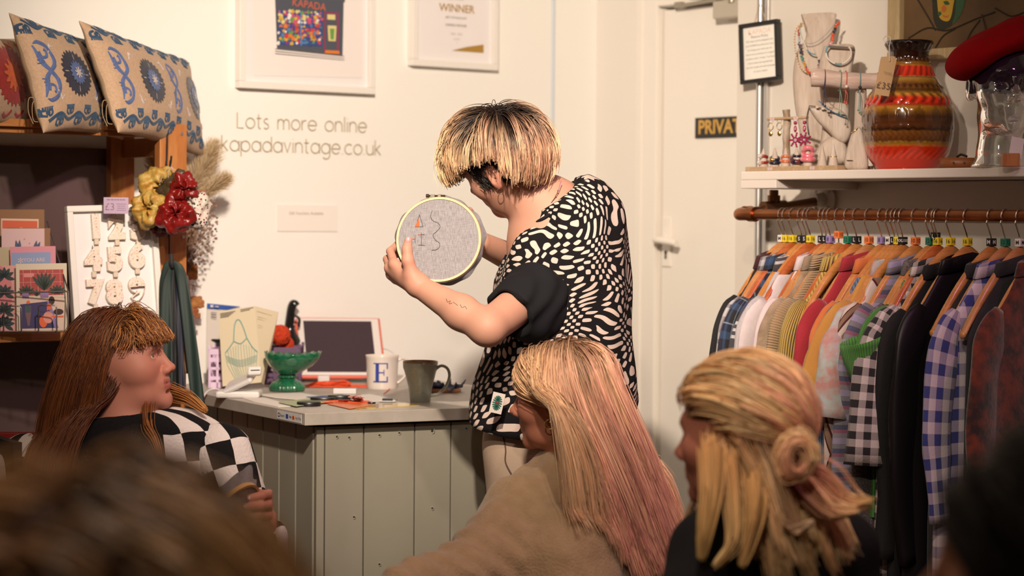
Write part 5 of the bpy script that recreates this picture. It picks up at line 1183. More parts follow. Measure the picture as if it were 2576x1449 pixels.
# dried grasses behind the post
k = K(430, 640, 6.06); t = kthing('dried_grass_bunch', 'bunch of dried pampas and seed heads on the wall behind the pine post', 'dried flowers', k)
rg = np.random.RandomState(4); m_pam = mat('pampas_fluff', S(232, 204, 160), .95, c2=S(214, 180, 132), nscale=30); m_stem = mat('dry_stem', S(150, 116, 76), .9); m_dry = mat('dried_florets', S(176, 136, 110), .95, c2=S(130, 96, 76), nscale=80)
def plume(path, D, n, rad, L):
    P = bez([K(a, c, D)-k for a, c in path], 40); s_ = rg.rand(n); idx = s_*(len(P)-1); i0 = idx.astype(int).clip(0, len(P)-2); fr = (idx-i0)[:, None]; p = P[i0]*(1-fr)+P[i0+1]*fr; T = P[i0+1]-P[i0]; T /= np.linalg.norm(T, axis=1, keepdims=True)
    prof = np.sin(np.clip(s_*1.08, 0, 1)*math.pi)**.6; rd = rg.randn(n, 3); rd /= np.linalg.norm(rd, axis=1, keepdims=True); d = T*1.3+rd*.55; d /= np.linalg.norm(d, axis=1, keepdims=True)
    a = p+rd*(rad*.25*prof)[:, None]; e = a+d*(L*(.4+.6*prof)*(.6+.8*rg.rand(n)))[:, None]+rd*(rad*.5*prof)[:, None]; sd = np.cross(d, rg.randn(n, 3)); sd /= np.linalg.norm(sd, axis=1, keepdims=True); wv = .0007
    V = np.stack([a-sd*wv, a+sd*wv, e+sd*wv*.3, e-sd*wv*.3], 1).reshape(-1, 3); return V, np.arange(n*4).reshape(-1, 4)
Vs, Fs, o_ = [], [], 0
for path, D, n, rad, L in [([(470, 520), (500, 460), (528, 410), (549, 366)], 6.02, 2600, .030, .045), ([(480, 530), (520, 490), (555, 465), (582, 448)], 6.02, 1800, .020, .035), ([(420, 500), (405, 450), (396, 400), (386, 355)], 5.98, 1400, .022, .035), ([(470, 640), (480, 580), (490, 520)], 6.05, 1800, .035, .035), ([(500, 480), (480, 440), (470, 400)], 6.05, 900, .016, .03)]:
    V, F_ = plume(path, D, n, rad, L); Vs.append(V); Fs.append(F_+o_); o_ += len(V)
build_arr('pampas_plumes', np.concatenate(Vs), np.concatenate(Fs), m_pam, t)
b = MB()
for i in range(190):
    a = rg.uniform(478, 556); c = rg.uniform(500, 665); a = 478+(a-478)*(1-max(0, (c-600)/140)); q = K(a, c, 6.0+rg.uniform(-.04, .05))-k; b.ball(q, (.0028*rg.uniform(.6, 1.6),)*3, 6, 4)
for i in range(60):
    e = K(rg.uniform(480, 556), rg.uniform(490, 640), 6.0+rg.uniform(-.03, .04))-k; s0_ = K(rg.uniform(470, 490), 680, 6.03)-k; b.tube(bez([s0_, (s0_+e)/2+np.array([-.01, 0, .01]), e], 8), .0005, 4, caps=False)
b.build('seed_heads', m_dry, t)
b = MB(); [b.tube(bez([K(474, 720, 6.05)-k, K(474+i*3, 620, 6.04)-k, K(480+i*12, 500, 6.02)-k], 12), .0016, 6) for i in range(5)]; b.build('stems', m_stem, t); t.location = k2w(k+np.array([0, -.075, 0]))
k = K(490, 760, 5.98); t = kthing('dried_garland', 'string of rust coloured dried pods hanging beside the pine post', 'dried flowers', k); b = MB(); b.tube(bez([K(478, 660, 6.0)-k, K(476, 720, 5.99)-k, K(484, 770, 5.98)-k, K(500, 800, 5.98)-k], 20), .001, 6)
b.tube(bez([K(478, 715, 5.99)-k, K(498, 722, 5.99)-k, K(508, 716, 5.99)-k], 8), .0009, 5); b.tube(bez([K(484, 735, 5.99)-k, K(486, 716, 5.99)-k, K(492, 733, 5.99)-k], 8), .0009, 5); b.build('twig', m_stem, t)
b = MB(); r = random.Random(3)
for (px, py, s_) in ((483, 680, .017), (486, 692, .014), (478, 668, .012), (494, 760, .018), (484, 766, .014), (504, 764, .012), (490, 785, .012), (498, 794, .008), (478, 758, .01)):
    c = K(px, py, 5.98)-k
    for q in range(7): a = q*.9+s_*100; b.ball(c+np.array([math.cos(a), -.3, math.sin(a)])*s_*.55, (s_*.45, s_*.3, s_*.7), 8, 6, R=np.array(Matrix.Rotation(a, 3, 'Y')))
b.build('dried_pods', mat('rust_petals', S(150, 74, 44), .9, c2=S(190, 130, 70), nscale=40), t)
# ---------------------------------------------------------------- frames and lettering on the back wall
def onw(px, py, off=0.): return Wy(px, py, YB-off)
def wallframe(label, xl, xr, yb, ytop_extra, border, lab_print):
    pl, pr_ = onw(xl, yb-10, .03), onw(xr, yb, .03); w = pr_[0]-pl[0]; zb_ = float(onw((xl+xr)/2, yb, .03)[2]); h = ytop_extra
    t = thing('picture_frame', label, 'picture frame', ((pl[0]+pr_[0])/2, YB-.016, zb_+h/2)); b = MB(); f = border
    for (cx, cz, sx, sz) in ((0, h/2-f/2, w, f), (0, -h/2+f/2, w, f), (-w/2+f/2, 0, f, h-2*f), (w/2-f/2, 0, f, h-2*f)): b.box((cx, 0, cz), (sx, .030, sz))
    b.build('frame', mat('white_frame_paint', (.80, .76, .72), .45), t, smooth=False, bev=.002); b = MB(); b.box((0, .004, 0), (w-2*f, .006, h-2*f)); b.build('print_sheet', mat('print_paper', (.80, .76, .77), .5, coat=.25), t, smooth=False); return t, w, h
def wl(t, px, py, off=.0175):
    q = Wy(px, py, YB-off); return np.array([q[0]-t.location[0], 0, q[2]-t.location[2]])
def wpoly(b, t, pts, mi, dy, sm=False):
    P = np.array([wl(t, *q) for q in pts]); b.mi = mi
    if sm: P = bez(list(P)+[P[0]], len(P)*5)[:-1]
    P[:, 1] = -.0002-dy; b.poly(P, (0, -.0002, 0))
t1, w, h = wallframe('large white frame holding a sketch of a shop front', 603, 944, 229, .56, .020, None)
b = MB(); rr = random.Random(9)
cols = [S(84, 86, 96), S(226, 110, 70), S(226, 180, 60), S(220, 90, 120), S(90, 140, 180), S(110, 160, 80), S(236, 130, 50), S(220, 60, 60), S(150, 60, 130), (.80,.74,.72), S(160, 50, 90), S(60, 80, 140), S(234, 214, 140), S(196, 110, 60)]
wpoly(b, t1, [(604+30, -200), (910, -200), (913, 196), (640, 190)], 9, 0); b.mi = 0
wpoly(b, t1, [(692, -10), (865, 2), (862, 140), (697, 122)], 0, .0006); wpoly(b, t1, [(688, -60), (868, -52), (868, 6), (690, -4)], 0, .0008)
wpoly(b, t1, [(699, 26), (812, 30), (811, 117), (702, 113)], 11, .0012)
for gy in range(10):
    for gx in range(14):
        px = 703+gx*7.9+rr.uniform(-3, 3); py = 30+gy*8.4+gx*.3+rr.uniform(-3, 3); s_ = rr.uniform(3.0, 6.2)
        up = gy < 4; c = rr.choice([12, 12, 3, 9, 5, 2, 3] if up else [6, 2, 7, 8, 4, 11, 5, 6, 2, 9, 13]); n_ = rr.randint(4, 7); a0 = rr.random()*6
        wpoly(b, t1, [(px+s_*math.cos(a0+k*6.28/n_)*rr.uniform(.7, 1.2), py+s_*math.sin(a0+k*6.28/n_)*rr.uniform(.7, 1.3)) for k in range(n_)][::-1], c, .0016+.00035*((gx*7+gy*3) % 9))
wpoly(b, t1, [(753, 28), (756, 28), (757, 116), (754, 116)], 4, .0052); wpoly(b, t1, [(817, 30), (852, 32), (852, 136), (815, 132)], 10, .0010); wpoly(b, t1, [(820, 34), (848, 36), (848, 132), (818, 128)], 0, .0014)
wpoly(b, t1, [(823, 36), (843, 37), (843, 50), (823, 49)], 12, .002); wpoly(b, t1, [(824, 64), (846, 65), (844, 104), (826, 103)], 12, .002); wpoly(b, t1, [(829, 72), (841, 72), (839, 100), (831, 99)], 5, .0026); wpoly(b, t1, [(818, 126), (852, 128), (854, 136), (816, 134)], 6, .003)
for y in (16, -8): 
    for q in range(3): wpoly(b, t1, [(692, 122+q*6), (866, 141+q*5), (866, 142+q*5), (692, 123.5+q*6)], 7, .002)
b.mi = 1; M = tr4(wl(t1, 777, 13)+np.array([0, -.0022, 0])) @ rot4('X', 90) @ rot4('Z', -4); b.text('KAPADA', .030, M)
b.build('shop_front_sketch', [mat('sketch_%d' % i, c, .6) for i, c in enumerate(cols)], t1, smooth=False)
t2, w, h = wallframe('smaller white frame holding a WINNER certificate with a gold corner', 1038, 1254, 171, .42, .020, None)
b = MB(); b.mi = 0
M = lambda px, py: tr4(wl(t2, px, py)+np.array([0, -.0002, 0])) @ rot4('X', 90)
b.text('WINNER', .034, M(1150, 22), off=.01); b.mi = 1; b.text('BEST VINTAGE SHOP', .0085, M(1148, 45)); b.text('KAPADA VINTAGE', .0095, M(1148, 64), off=.01); b.mi = 2; b.text('2022 - 2023', .009, M(1149, 86)); b.text('AWARDS', .006, M(1149, 99)); b.text('uk', .005, M(1150, 107)); b.text('CERTIFICATE', .010, M(1148, -2))
wpoly(b, t2, [(1137, 127), (1175, 118), (1217, 112), (1217, 133)], 0, .0004)
b.build('certificate_print', [mat('gold_print', S(196, 150, 66), .4, .3), mat('grey_print', S(110, 100, 96), .6), mat('faint_print', S(190, 176, 170), .6)], t2, smooth=False)
# single-stroke rounded lettering
def A_(cx, cy, r, a0, a1, n=14, ry=None):
    t_ = np.radians(np.linspace(a0, a1, n)); return [(cx+r*math.cos(a), cy+(ry or r)*math.sin(a)) for a in t_]
GL = {'L': (.75, [[(0, 1.5), (0, 0), (.68, 0)]]), 'o': (1.0, [A_(.5, .5, .5, 0, 360, 24)]), 't': (.55, [[(.2, 1.4), (.2, .2)]+A_(.42, .22, .22, 180, 270, 5), [(0, 1.0), (.5, 1.0)]]),
 's': (.62, [A_(.3, .75, .25, 50, 200, 9)+[(.3, .5)]+A_(.3, .25, .26, 60, -150, 10)]), 'm': (1.35, [[(0, 0), (0, 1)], [(0, .6)]+A_(.33, .66, .33, 180, 0, 10)+[(.66, 0)], [(.66, .6)]+A_(.99, .66, .33, 180, 0, 10)+[(1.32, 0)]]),
 'r': (.5, [[(0, 0), (0, 1)], [(0, .55)]+A_(.42, .55, .42, 180, 80, 8)]), 'e': (1.0, [[(.04, .5), (1.0, .5)]+A_(.5, .5, .5, 0, 320, 22)]), 'n': (.82, [[(0, 0), (0, 1)], [(0, .6)]+A_(.4, .6, .4, 180, 0, 10)+[(.8, 0)]]),
 'l': (.1, [[(.05, 1.5), (.05, 0)]]), 'i': (.1, [[(.05, 1), (.05, 0)], [(.05, 1.3), (.05, 1.34)]]), 'k': (.7, [[(0, 1.5), (0, 0)], [(.6, 1), (0, .45)], [(.15, .58), (.66, 0)]]),
 'a': (1.0, [A_(.5, .5, .5, 0, 360, 24), [(1.0, 1), (1.0, 0)]]), 'p': (1.0, [A_(.5, .5, .5, 0, 360, 24), [(0, 1), (0, -.5)]]), 'd': (1.0, [A_(.5, .5, .5, 0, 360, 24), [(1.0, 1.5), (1.0, 0)]]),
 'v': (.75, [[(0, 1), (.37, 0), (.74, 1)]]), 'g': (1.0, [A_(.5, .5, .5, 0, 360, 24), [(1.0, 1), (1.0, -.1)]+A_(.55, -.1, .45, 0, -140, 10)]), '.': (.1, [[(.05, 0), (.05, .05)]]), 'c': (.85, [A_(.5, .5, .5, 50, 310, 20)]), 'u': (.82, [[(0, 1), (0, .4)]+A_(.4, .4, .4, 180, 360, 10)+[(.8, 1)], [(.8, .4), (.8, 0)]]), ' ': (.55, [])}
def lettering(body, xl, xr, ybase, ybase_r, xh_px, label, grp=None):
    p0, p1 = onw(xl, ybase), onw(xr, ybase_r); gap = .24; tot = sum(GL[c][0]+gap for c in body)-gap; s_ = (p1[0]-p0[0])/tot; sy = float(onw(xl, ybase-xh_px)[2]-p0[2])
    b = MB(); x = 0; z0 = (p0[2]+p1[2])/2; t = None
    for c in body:
        wd_, st_ = GL[c]
        for q in st_:
            P = np.array([((x+a)*s_, -.0006, e*sy) for a, e in q]); b.tube(P, .0019, 6, up=(0, 1, 0))
        x += wd_+gap
    o = b.build('wall_lettering', mat('beige_vinyl', S(196, 176, 146), .5), None); o.location = (p0[0], YB-.0012, z0); tag(o, label, 'lettering'); return o
lettering('Lots more online', 596, 921, 324, 331, 26, 'thin beige vinyl lettering reading Lots more online on the back wall')
lettering('kapadavintage.co.uk', 557, 957, 381, 388, 26, 'thin beige vinyl web address lettering lower on the back wall')
q0, q1, q2 = onw(698, 515, .003), onw(850, 518, .003), onw(698, 582, .003); t = thing('gift_voucher_card', 'small white gift vouchers card stuck on the back wall below the lettering', 'card', ((q0[0]+q1[0])/2, YB-.002, (q0[2]+q2[2])/2))
b = MB(); b.box((0, 0, 0), (q1[0]-q0[0], .002, q0[2]-q2[2])); b.mi = 1; b.text('Gift Vouchers Available', .0125, tr4((-.006, -.0011, .014)) @ rot4('X', 90), off=.01); b.build('card', [mat('soft_white_card', (.84, .79, .745), .6), mat('faint_ink', S(200, 176, 156), .7)], t, smooth=False)

# ---------------------------------------------------------------- counter
ZC = .97
c0 = Wz(767, 1040, ZC); Ck = KROT.T @ c0; e1 = KROT.T @ Wz(1211, 1025, ZC); e2 = KROT.T @ Wz(515, 991, ZC)
Fd = nrm((e1-Ck)*[1, 1, 0]); Ld = nrm((e2-Ck)*[1, 1, 0]); nF = nrm(np.cross(Fd, (0, 0, 1))); nL = nrm(np.cross((0, 0, 1), Ld)); FL = .80
wyk = lambda p, d: (YB-.002-(KROT @ p)[1])/(KROT @ d)[1]
m_top, nt, bs = _nt('concrete_laminate'); f_ = noise(nt, coords(nt), 9, 6, .65); nt.links.new(ramp(nt, f_, [(.3, S(172, 158, 142)), (.7, S(196, 182, 166))]), bs.inputs['Base Color']); bs.inputs['Roughness'].default_value = .42
E_ = Ck+Fd*FL; pM = Ck+Ld*.70; wy_ = KROT.T @ np.array([0, 1., 0]); pL = pM+wy_*wyk(pM, wy_); pE = E_+Ld*wyk(E_, Ld)
b = MB(); b.poly([q-Ck for q in (Ck, E_, pE, pL, pM)], (0, 0, -.030)); o = b.build('worktop', m_top, smooth=False, bev=.0015); o.location = k2w(Ck); o.rotation_euler = (0, 0, -YAW); tag(o, 'grey concrete-look laminate worktop with square edges on the shop counter', 'worktop')
m_bd = mat('grey_green_boards', S(160, 151, 130), .5, c2=S(150, 141, 121), nscale=4, nstretch=(1, 1, .15), bscale=30, bstr=.15)
Bk = Ck+Fd*.045+Ld*.035; T0k = Bk*[1, 1, 0]; zt3 = ZC-.038; t = kthing('shop_counter', 'painted grey-green boarded shop counter with a vertical plank front', 'counter', T0k)
def fx(px):
    """distance along the counter front of the sight line at px"""
    r = K(px, 1200, 1.)[:2]; A = np.array([[Fd[0], -r[0]], [Fd[1], -r[1]]]); return float(np.linalg.solve(A, -(Bk[:2]))[0])
xs_ = [0.]+[fx(px) for px in (817, 915, 1043, 1134, 1262)]; xs_ += [xs_[-1]+.12, FL-.06]
def vbox(b, a, c, d, th, z0, z1, nrmv, off=0.):
    """upright board from a to c along d, face at the outside of normal nrmv"""
    P = [d*a+nrmv*off, d*c+nrmv*off, d*c+nrmv*(off-th), d*a+nrmv*(off-th)]; b.poly([p*[1, 1, 0]+[0, 0, z0] for p in P], (0, 0, z1-z0))
nF = nF if nF[1] < 0 else -nF; nL = nL if nL[0] < 0 else -nL
b = MB()
for a, c in zip(xs_[:-1], xs_[1:]): vbox(b, a+.0015, c-.0015, Fd, .018, 0, zt3, nF)
b.build('front_boards', m_bd, t, smooth=False, bev=.0018)
LL = .66; b = MB(); y = .018
while y < LL-.02: vbox(b, y+.001, min(y+.098, LL), Ld, .014, 0, zt3, nL); y += .1
b.build('side_boards', m_bd, t, smooth=False, bev=.003)
b = MB(); vbox(b, .02, FL-.07, Fd, .02, 0, zt3-.005, nF, -.02); vbox(b, .02, LL, Ld, .02, 0, zt3-.005, nL, -.016); b.poly([q+[0, 0, zt3-.004] for q in (Fd*.02+Ld*.02, Fd*(FL-.07)+Ld*.02, Fd*(FL-.07)+Ld*.7, Fd*.02+Ld*(LL-.02))], (0, 0, .0115)); vbox(b, .02, .8, Ld, .02, 0, zt3-.005, -nL, -(FL-.07)); b.build('inner_frame', m_dark, t, smooth=False)
m_ring = mat('filler_ring', S(160, 150, 132), .5)
for i, (px, py) in enumerate([(847, 1099), (878, 1101), (954, 1095), (1004, 1089), (1087, 1084), (1173, 1078), (1219, 1074), (890, 1301), (1087, 1279), (954, 1420), (1150, 1370)]):
    r3 = K(px, py, 1.)-[0, 0, EYE]; q = np.array([0, 0, EYE])+r3*((Bk-[0, 0, EYE]) @ nF/(r3 @ nF))-T0k; r_ = .0042 if i != 4 else .0065; b = MB(); b.tube(arc(q+nF*.0003, r_, 0, 345, 20, (0, 2)), .0011, 6); b.mi = 1; b.cyl(q-nF*.002, q+nF*.0008, r_*.5, 12); b.build('screw_hole', [m_bd, m_dark], t)
# payment sticker
sa = float(np.linalg.norm(e2-Ck)); qa = Ck+Ld*(sa*(767-697)/(767-515.)*.92); qb = Ck+Ld*(sa*(767-759)/(767-515.)*.92); zm = ZC-.0155
t = kthing('payment_sticker', 'white strip sticker with payment card logos on the worktop edge', 'sticker', (qa+qb)/2*[1, 1, 0]+[0, 0, zm]+nL*.0006); b = MB(); Ws = float(np.linalg.norm(qa-qb)); b.M = frame4((0, 0, 0), -Ld, (0, 0, 1), nL); b.box((0, 0, 0), (Ws, .021, .0008)); b.mi = 1
b.box((-Ws*.42, 0, .0006), (.010, .010, .0004)); b.text('Square', .0095, tr4((-Ws*.27, 0, .0006))); b.mi = 3; b.box((-Ws*.08, 0, .0006), (.013, .011, .0004)); b.text('VISA', .0075, tr4((Ws*.06, 0, .0006)), off=.02); b.mi = 4; b.cyl((Ws*.175, 0, .0004), (Ws*.175, 0, .0010), .0048, 16); b.mi = 5; b.cyl((Ws*.205, 0, .0004), (Ws*.205, 0, .0009), .0048, 16); b.mi = 1; b.text('Pay', .008, tr4((Ws*.31, 0, .0006))); b.text('G Pay', .008, tr4((Ws*.43, 0, .0006)))
b.mi = 0; b.box((-Ws*.42, 0, .0010), (.0045, .0045, .0004)); b.build('sticker_strip', [mat('sticker_white', S(226, 220, 210), .4), mat('sticker_ink', S(60, 56, 56), .6), m_dark, mat('sticker_blue', S(40, 70, 150), .5), mat('sticker_red', S(200, 60, 30), .5), mat('sticker_orange', S(226, 140, 50), .5)], t, smooth=False)

# ---------------------------------------------------------------- things on the counter
def onc(px, py): p = Wz(px, py, ZC); return p
def kon(px, py): p = onc(px, py); return np.array([*(KROT.T @ p)[:2], ZC])
def mug(px, py, r0, r1, h, label, m_out, m_in, ang, prof='taper', hm=None):
    p = onc(px, py); t = thing('mug', label, 'mug', p, -YAW); b = MB()
    if prof == 'taper': pr = [(0.0005, .0), (r0*.96, .0), (r0, .004), (r0*1.10, .25*h), (r0*1.27, .55*h), (r1*.985, .85*h), (r1, h), (r1-.0015, h+.0012), (r1-.003, h), (r1*.93, .8*h), (r0*1.1, .3*h), (r0*.9, .08*h), (.0005, .07*h)]
    else: pr = [(0.0005, .0), (r0*.97, .0), (r0, .004), (r0*1.0, .1*h), (r1*.98, .8*h), (r1*1.0, .93*h), (r1*1.035, h), (r1*1.02, h+.001), (r1*.96, h-.002), (r1*.93, .8*h), (r0*.93, .1*h), (.0005, .07*h)]
    b.lathe(np.array(pr), 48); b.build('mug_body', m_out, t, angle=60); a = math.radians(ang); d = np.array([math.cos(a), math.sin(a), 0]); rt_ = r1*.93
    b = MB(); rb = np.interp(.2, [0, 1], [r0, r1]); b.tube(bez([d*(rt_-.004)+(0, 0, h*.80), d*(rt_+.012)+(0, 0, h*.90), d*(rt_+.028)+(0, 0, h*.84), d*(rt_+.034)+(0, 0, h*.66), d*(rt_+.026)+(0, 0, h*.42), d*(rt_+.008)+(0, 0, h*.22), d*(rb-.002)+(0, 0, h*.16)], 40), .0062, 14, flat=.62, up=np.cross(d, (0, 0, 1))); b.build('handle', hm or m_out, t); return t
m_den, nt, bs = _nt('grey_green_stoneware'); o_ = sepxyz(nt, coords(nt)); f_ = noise(nt, coords(nt), 300, 3); c_ = ramp(nt, f_, [(.4, S(150, 156, 146)), (.62, S(176, 166, 140))]); nt.links.new(mixc(nt, ramp(nt, mathn(nt, 'MULTIPLY', o_[2], 1/.105), [(.955, (0, 0, 0)), (.985, (1, 1, 1))]), c_, S(150, 104, 60)), bs.inputs['Base Color']); bs.inputs['Roughness'].default_value = .3
mug(1057, 1011, .0265, .0455, .105, 'grey-green stoneware mug with a brown rim near the front of the counter', m_den, m_den, -8)
mw_ = mat('white_china', S(238, 222, 204), .18, coat=.4); t = mug(961, 977, .042, .0455, .092, 'white china mug with a large blue letter E', mw_, mw_, 12, 'round'); b = MB()
ang0 = -math.pi/2; R_ = .0449
for (x0_, x1_, z0_, z1_) in ((-.0225, .019, .0235, .0265), (-.0225, .019, -.0265, -.0235), (.0155, .019, .010, .0235), (.0155, .019, -.0235, -.011), (-.007, .009, -.0015, .0015), (.0065, .009, -.008, .008), (-.016, -.006, -.0235, .0235)):
    xs2 = np.linspace(x0_, x1_, 8); P = np.array([[(R_*math.cos(ang0+x/R_)*1.004, R_*math.sin(ang0+x/R_)*1.004, z+.047) for z in (z0_, z1_)] for x in xs2]); b.grid(P, flip=True)
b.build('letter_print', mat('cobalt_print', S(48, 70, 150), .4), t, angle=30)
# compote dish
p = onc(722, 984); s_ = ppm(p); t = thing('footed_dish', 'glossy green ceramic footed dish shaped like a scalloped leaf', 'dish', p, -YAW); m_gg = mat('green_glaze', S(16, 84, 54), .1, c2=S(34, 112, 74), nscale=30, coat=1.)
def fl(amp, n):
    def f(P, th): k = 1+amp*np.cos(n*th); P = P.copy(); P[..., 0] *= k; P[..., 1] *= k; return P
    return f
b = MB(); b.lathe(np.array([(.0005, 0), (.044, 0), (.048, .006), (.047, .014), (.040, .024), (.026, .031), (.018, .036), (.016, .040)]), 120, fn=fl(.035, 26)); b.build('foot', m_gg, t, angle=180)
b = MB(); b.lathe(np.array([(.012, .034), (.024, .037), (.026, .041), (.022, .045), (.010, .047)]), 90, fn=fl(.06, 16)); b.build('collar_ring', m_gg, t, angle=180)
def bowlfn(P, th):
    P = P.copy(); r_ = np.hypot(P[..., 0], P[..., 1]); q = np.clip(r_/.062, 0, 1)**2; x = P[..., 0].copy(); P[..., 0] = x*(1+.16*q)+.010*q+np.where(np.cos(th)[None] > .75, 1, 0)*0; P[..., 0] += q*.012*np.clip(np.cos(th)[None], 0, 1)**6; P[..., 2] += q*(.0022*np.cos(th*18)[None]*(r_ > .05)+.004*np.cos(th*2)[None]); return P
b = MB(); b.lathe(np.array([(.0005, .043), (.016, .044), (.034, .052), (.050, .068), (.059, .086), (.0625, .103), (.0615, .105), (.056, .090), (.046, .074), (.030, .060), (.012, .053), (.0005, .052)]), 120, fn=bowlfn); b.build('bowl', m_gg, t, angle=180)
# tablet in coral case
TL, TR, BL = K(741, 798, 6.30), K(956, 800, 6.35), K(752, 950, 6.14); M, w, h = quad3(TL, TR, BL); h = np.linalg.norm(TL-BL)
kb = kon(850, 955); t = thing('tablet', 'dark-screened tablet in a coral case on its stand at the counter back', 'tablet', k2w(M[:3, 3]), rot=Matrix((KROT @ M[:3, :3]).tolist()).to_euler())
b = MB(); b.box((0, 0, -.004), (w, h, .012)); b.build('case', mat('coral_silicone', S(232, 110, 84), .5), t, smooth=False, bev=.005)
b = MB(); b.box((0, 0, .0035), (w-.014, h-.014, .004)); b.build('bezel', mat('white_bezel', S(240, 228, 216), .3), t, smooth=False, bev=.003); b = MB(); b.box((-.002, -.001, .0058), (w-.052, h-.036, .001)); b.build('screen', mat('dark_screen', S(66, 50, 56), .35), t, smooth=False)
b = MB(); b.M = tr4((0, -h*.42, -.02)); b.box((0, 0, 0), (.10, .03, .035)); b.build('stand', mat('white_plastic', S(232, 222, 212), .4), t, smooth=False, bev=.004)
k = kon(886, 938); k[1] = 6.42; t = kthing('drawing_pencil', 'gold-coloured pencil standing upright behind the tablet', 'pencil', K(886, 845, 6.46)); b = MB(); b.cyl((0, 0, -.05), (0, 0, .075), .0042, 8); b.cyl((0, 0, .075), (.0, 0, .098), .0042, 8, r2=.0030); b.build('pencil_shaft', mat('gold_lacquer', S(170, 124, 50), .4), t)
b = MB(); b.cyl((0, 0, .098), (0, 0, .104), .003, 8, r2=.001); b.build('pencil_tip', m_black, t)
# cable from tablet
def cable(label, pts, m, r=.0018, name='cable'):
    b = MB(); q0 = np.array(pts[0]); b.tube(bez([np.array(p)-q0 for p in pts], 40), r, 8); o = b.build(name, m); o.location = k2w(q0); o.rotation_euler = (0, 0, -YAW); return tag(o, label, 'cable')
m_wp = mat('white_plastic', S(232, 222, 212), .4)
cable('thin white cable looping from the side of the tablet', [K(958, 876, 6.3), K(975, 880, 6.25), K(992, 892, 6.2), K(1000, 925, 6.1), K(992, 958, 6.08)], m_wp, .0013)
# card reader on its dock
kb = kon(600, 1000); t = kthing('card_reader', 'white card reader tilted on a white dock at the left end of the counter', 'card reader', kb); q = lambda a, c, d: K(a, c, kb[1]+d)-kb
b = MB(); b.box((.0, .015, .009), (.115, .085, .018)); b.build('dock_base', m_wp, t, smooth=False, bev=.006)
b = MB(); L_ = [(q(552, 985, .02), q(642, 990, -.02)), (q(590, 955, .03), q(655, 968, .0)), (q(628, 925, .04), q(655, 935, .02))]
M = frame4((.004, .005, .040), nrm((.86, -.2, .42)), nrm((.1, .95, .25)), nrm(np.cross((.86, -.2, .42), (.1, .95, .25)))); b.M = M; b.box((0, 0, 0), (.088, .082, .014)); b.build('reader_body', m_wp, t, smooth=False, bev=.006)
b = MB(); b.M = frame4(q(640, 934, -.04), nrm((1, -.05, .05)), nrm((0, .4, 1)), nrm((0, -1, .4))); b.box((0, .0, 0), (.036, .024, .016)); b.build('reader_head', m_wp, t, smooth=False, bev=.005)
b = MB(); b.M = frame4(q(642, 933, -.05), nrm((1, -.05, .05)), nrm((0, .4, 1)), nrm((0, -1, .4))); b.box((0, .002, .0), (.024, .002, .001)); b.build('card_slot', m_dark, t, smooth=False)
cable('white cable curling over the left end of the worktop', [K(560, 985, 5.72), K(540, 978, 5.70), K(522, 985, 5.70), K(510, 1002, 5.70), K(503, 1030, 5.72)], m_wp, .0028)
# folded booklet
kb = kon(612, 972); kb[1] = 5.86; t = kthing('folded_booklet', 'open cream booklet with a teal string bag print standing on the counter', 'booklet', kb); q = lambda a, c, d: K(a, c, kb[1]+d)-kb
def panel(a, c, d_, e, nm, m, label=None): b = MB(); P = np.array([a, c, d_, e]); n_ = nrm(np.cross(c-a, e-a)); b.poly(P, n_*.0012); return b.build(nm, m, t, smooth=False, label=label)
m_bk = mat('cream_booklet', S(226, 206, 170), .65); A0, A1, A2, A3 = q(550, 783, .0), q(641, 770, .02), q(657, 962, .02), q(560, 972, 0); B1, B2 = q(701, 785, .06), q(652, 978, .03)
panel(A0, A1, A2, A3, 'front_panel', m_bk); panel(A1, B1, q(664, 968, .05), A2, 'back_panel', m_bk)
b = MB(); m_teal = mat('teal_print', S(130, 180, 170), .7); fp = lambda u, v: (A0*(1-u)+A1*u)*(1-v)+(A3*(1-u)+A2*u)*v+np.array([0, -.0016, 0])
def st(pts, r=.0007): b.tube(bez([fp(*p_) for p_ in pts], 30), r, 5)
st([(.36, .42), (.40, .24), (.46, .16), (.52, .145), (.58, .17), (.66, .28), (.72, .40)], .0016); st([(.36, .42), (.54, .46), (.72, .40)], .0013); st([(.12, .56), (.25, .49), (.36, .42)], .0014); st([(.72, .40), (.84, .52), (.97, .60)], .0014)
for i in range(13): f__ = i/12; st([(.12+.85*f__, .56-.10*math.sin(f__*3.14)+.02*f__), (.16+.78*f__+.02*math.sin(i), .72), (.34+.50*f__, .92)], .0006)
for i in range(5): f__ = i/4; st([(.13+.03*f__, .60+.08*f__), (.5, .66+.08*f__+.02), (.95-.02*f__, .64+.08*f__)], .0005)
b.build('string_bag_print', m_teal, t); b = MB()
for i in range(4): b.tube([fp(.04, .035+.018*i), fp(.46-.06*i, .03+.018*i)], .0011, 4)
for i in range(2): b.tube([fp(.60, .022+.02*i), fp(.96-.1*i, .015+.02*i)], .0011, 4)
b.build('printed_lines', mat('grey_brown_print', S(150, 136, 116), .7), t); gp = lambda u, v: (A1*(1-u)+B1*u)*(1-v)+(A2*(1-u)+q(664, 968, .05)*u)*v+np.array([0, -.0016, 0]); b = MB()
for i, (v_, m_i) in enumerate([(.06, 1), (.13, 1), (.16, 1), (.24, 1), (.27, 1)]): b.mi = 1; b.tube([gp(.1, v_), gp(.75, v_+.01)], .0007, 4)
for i in range(16): u_, v_ = .25+.1*math.sin(i*2.1)+.25*(i % 3)/3, .26+.025*i; b.mi = 0; b.tube([gp(u_, v_), gp(u_+.15, v_-.01), gp(u_+.1, v_+.02)], .0009, 4)
for i in range(10): b.mi = 2 if i < 7 else 3; b.tube([gp(.25+.06*(i % 5), .68+.02*i-.1*(i % 2)), gp(.40+.05*(i % 4), .70+.02*i)], .0016, 4)
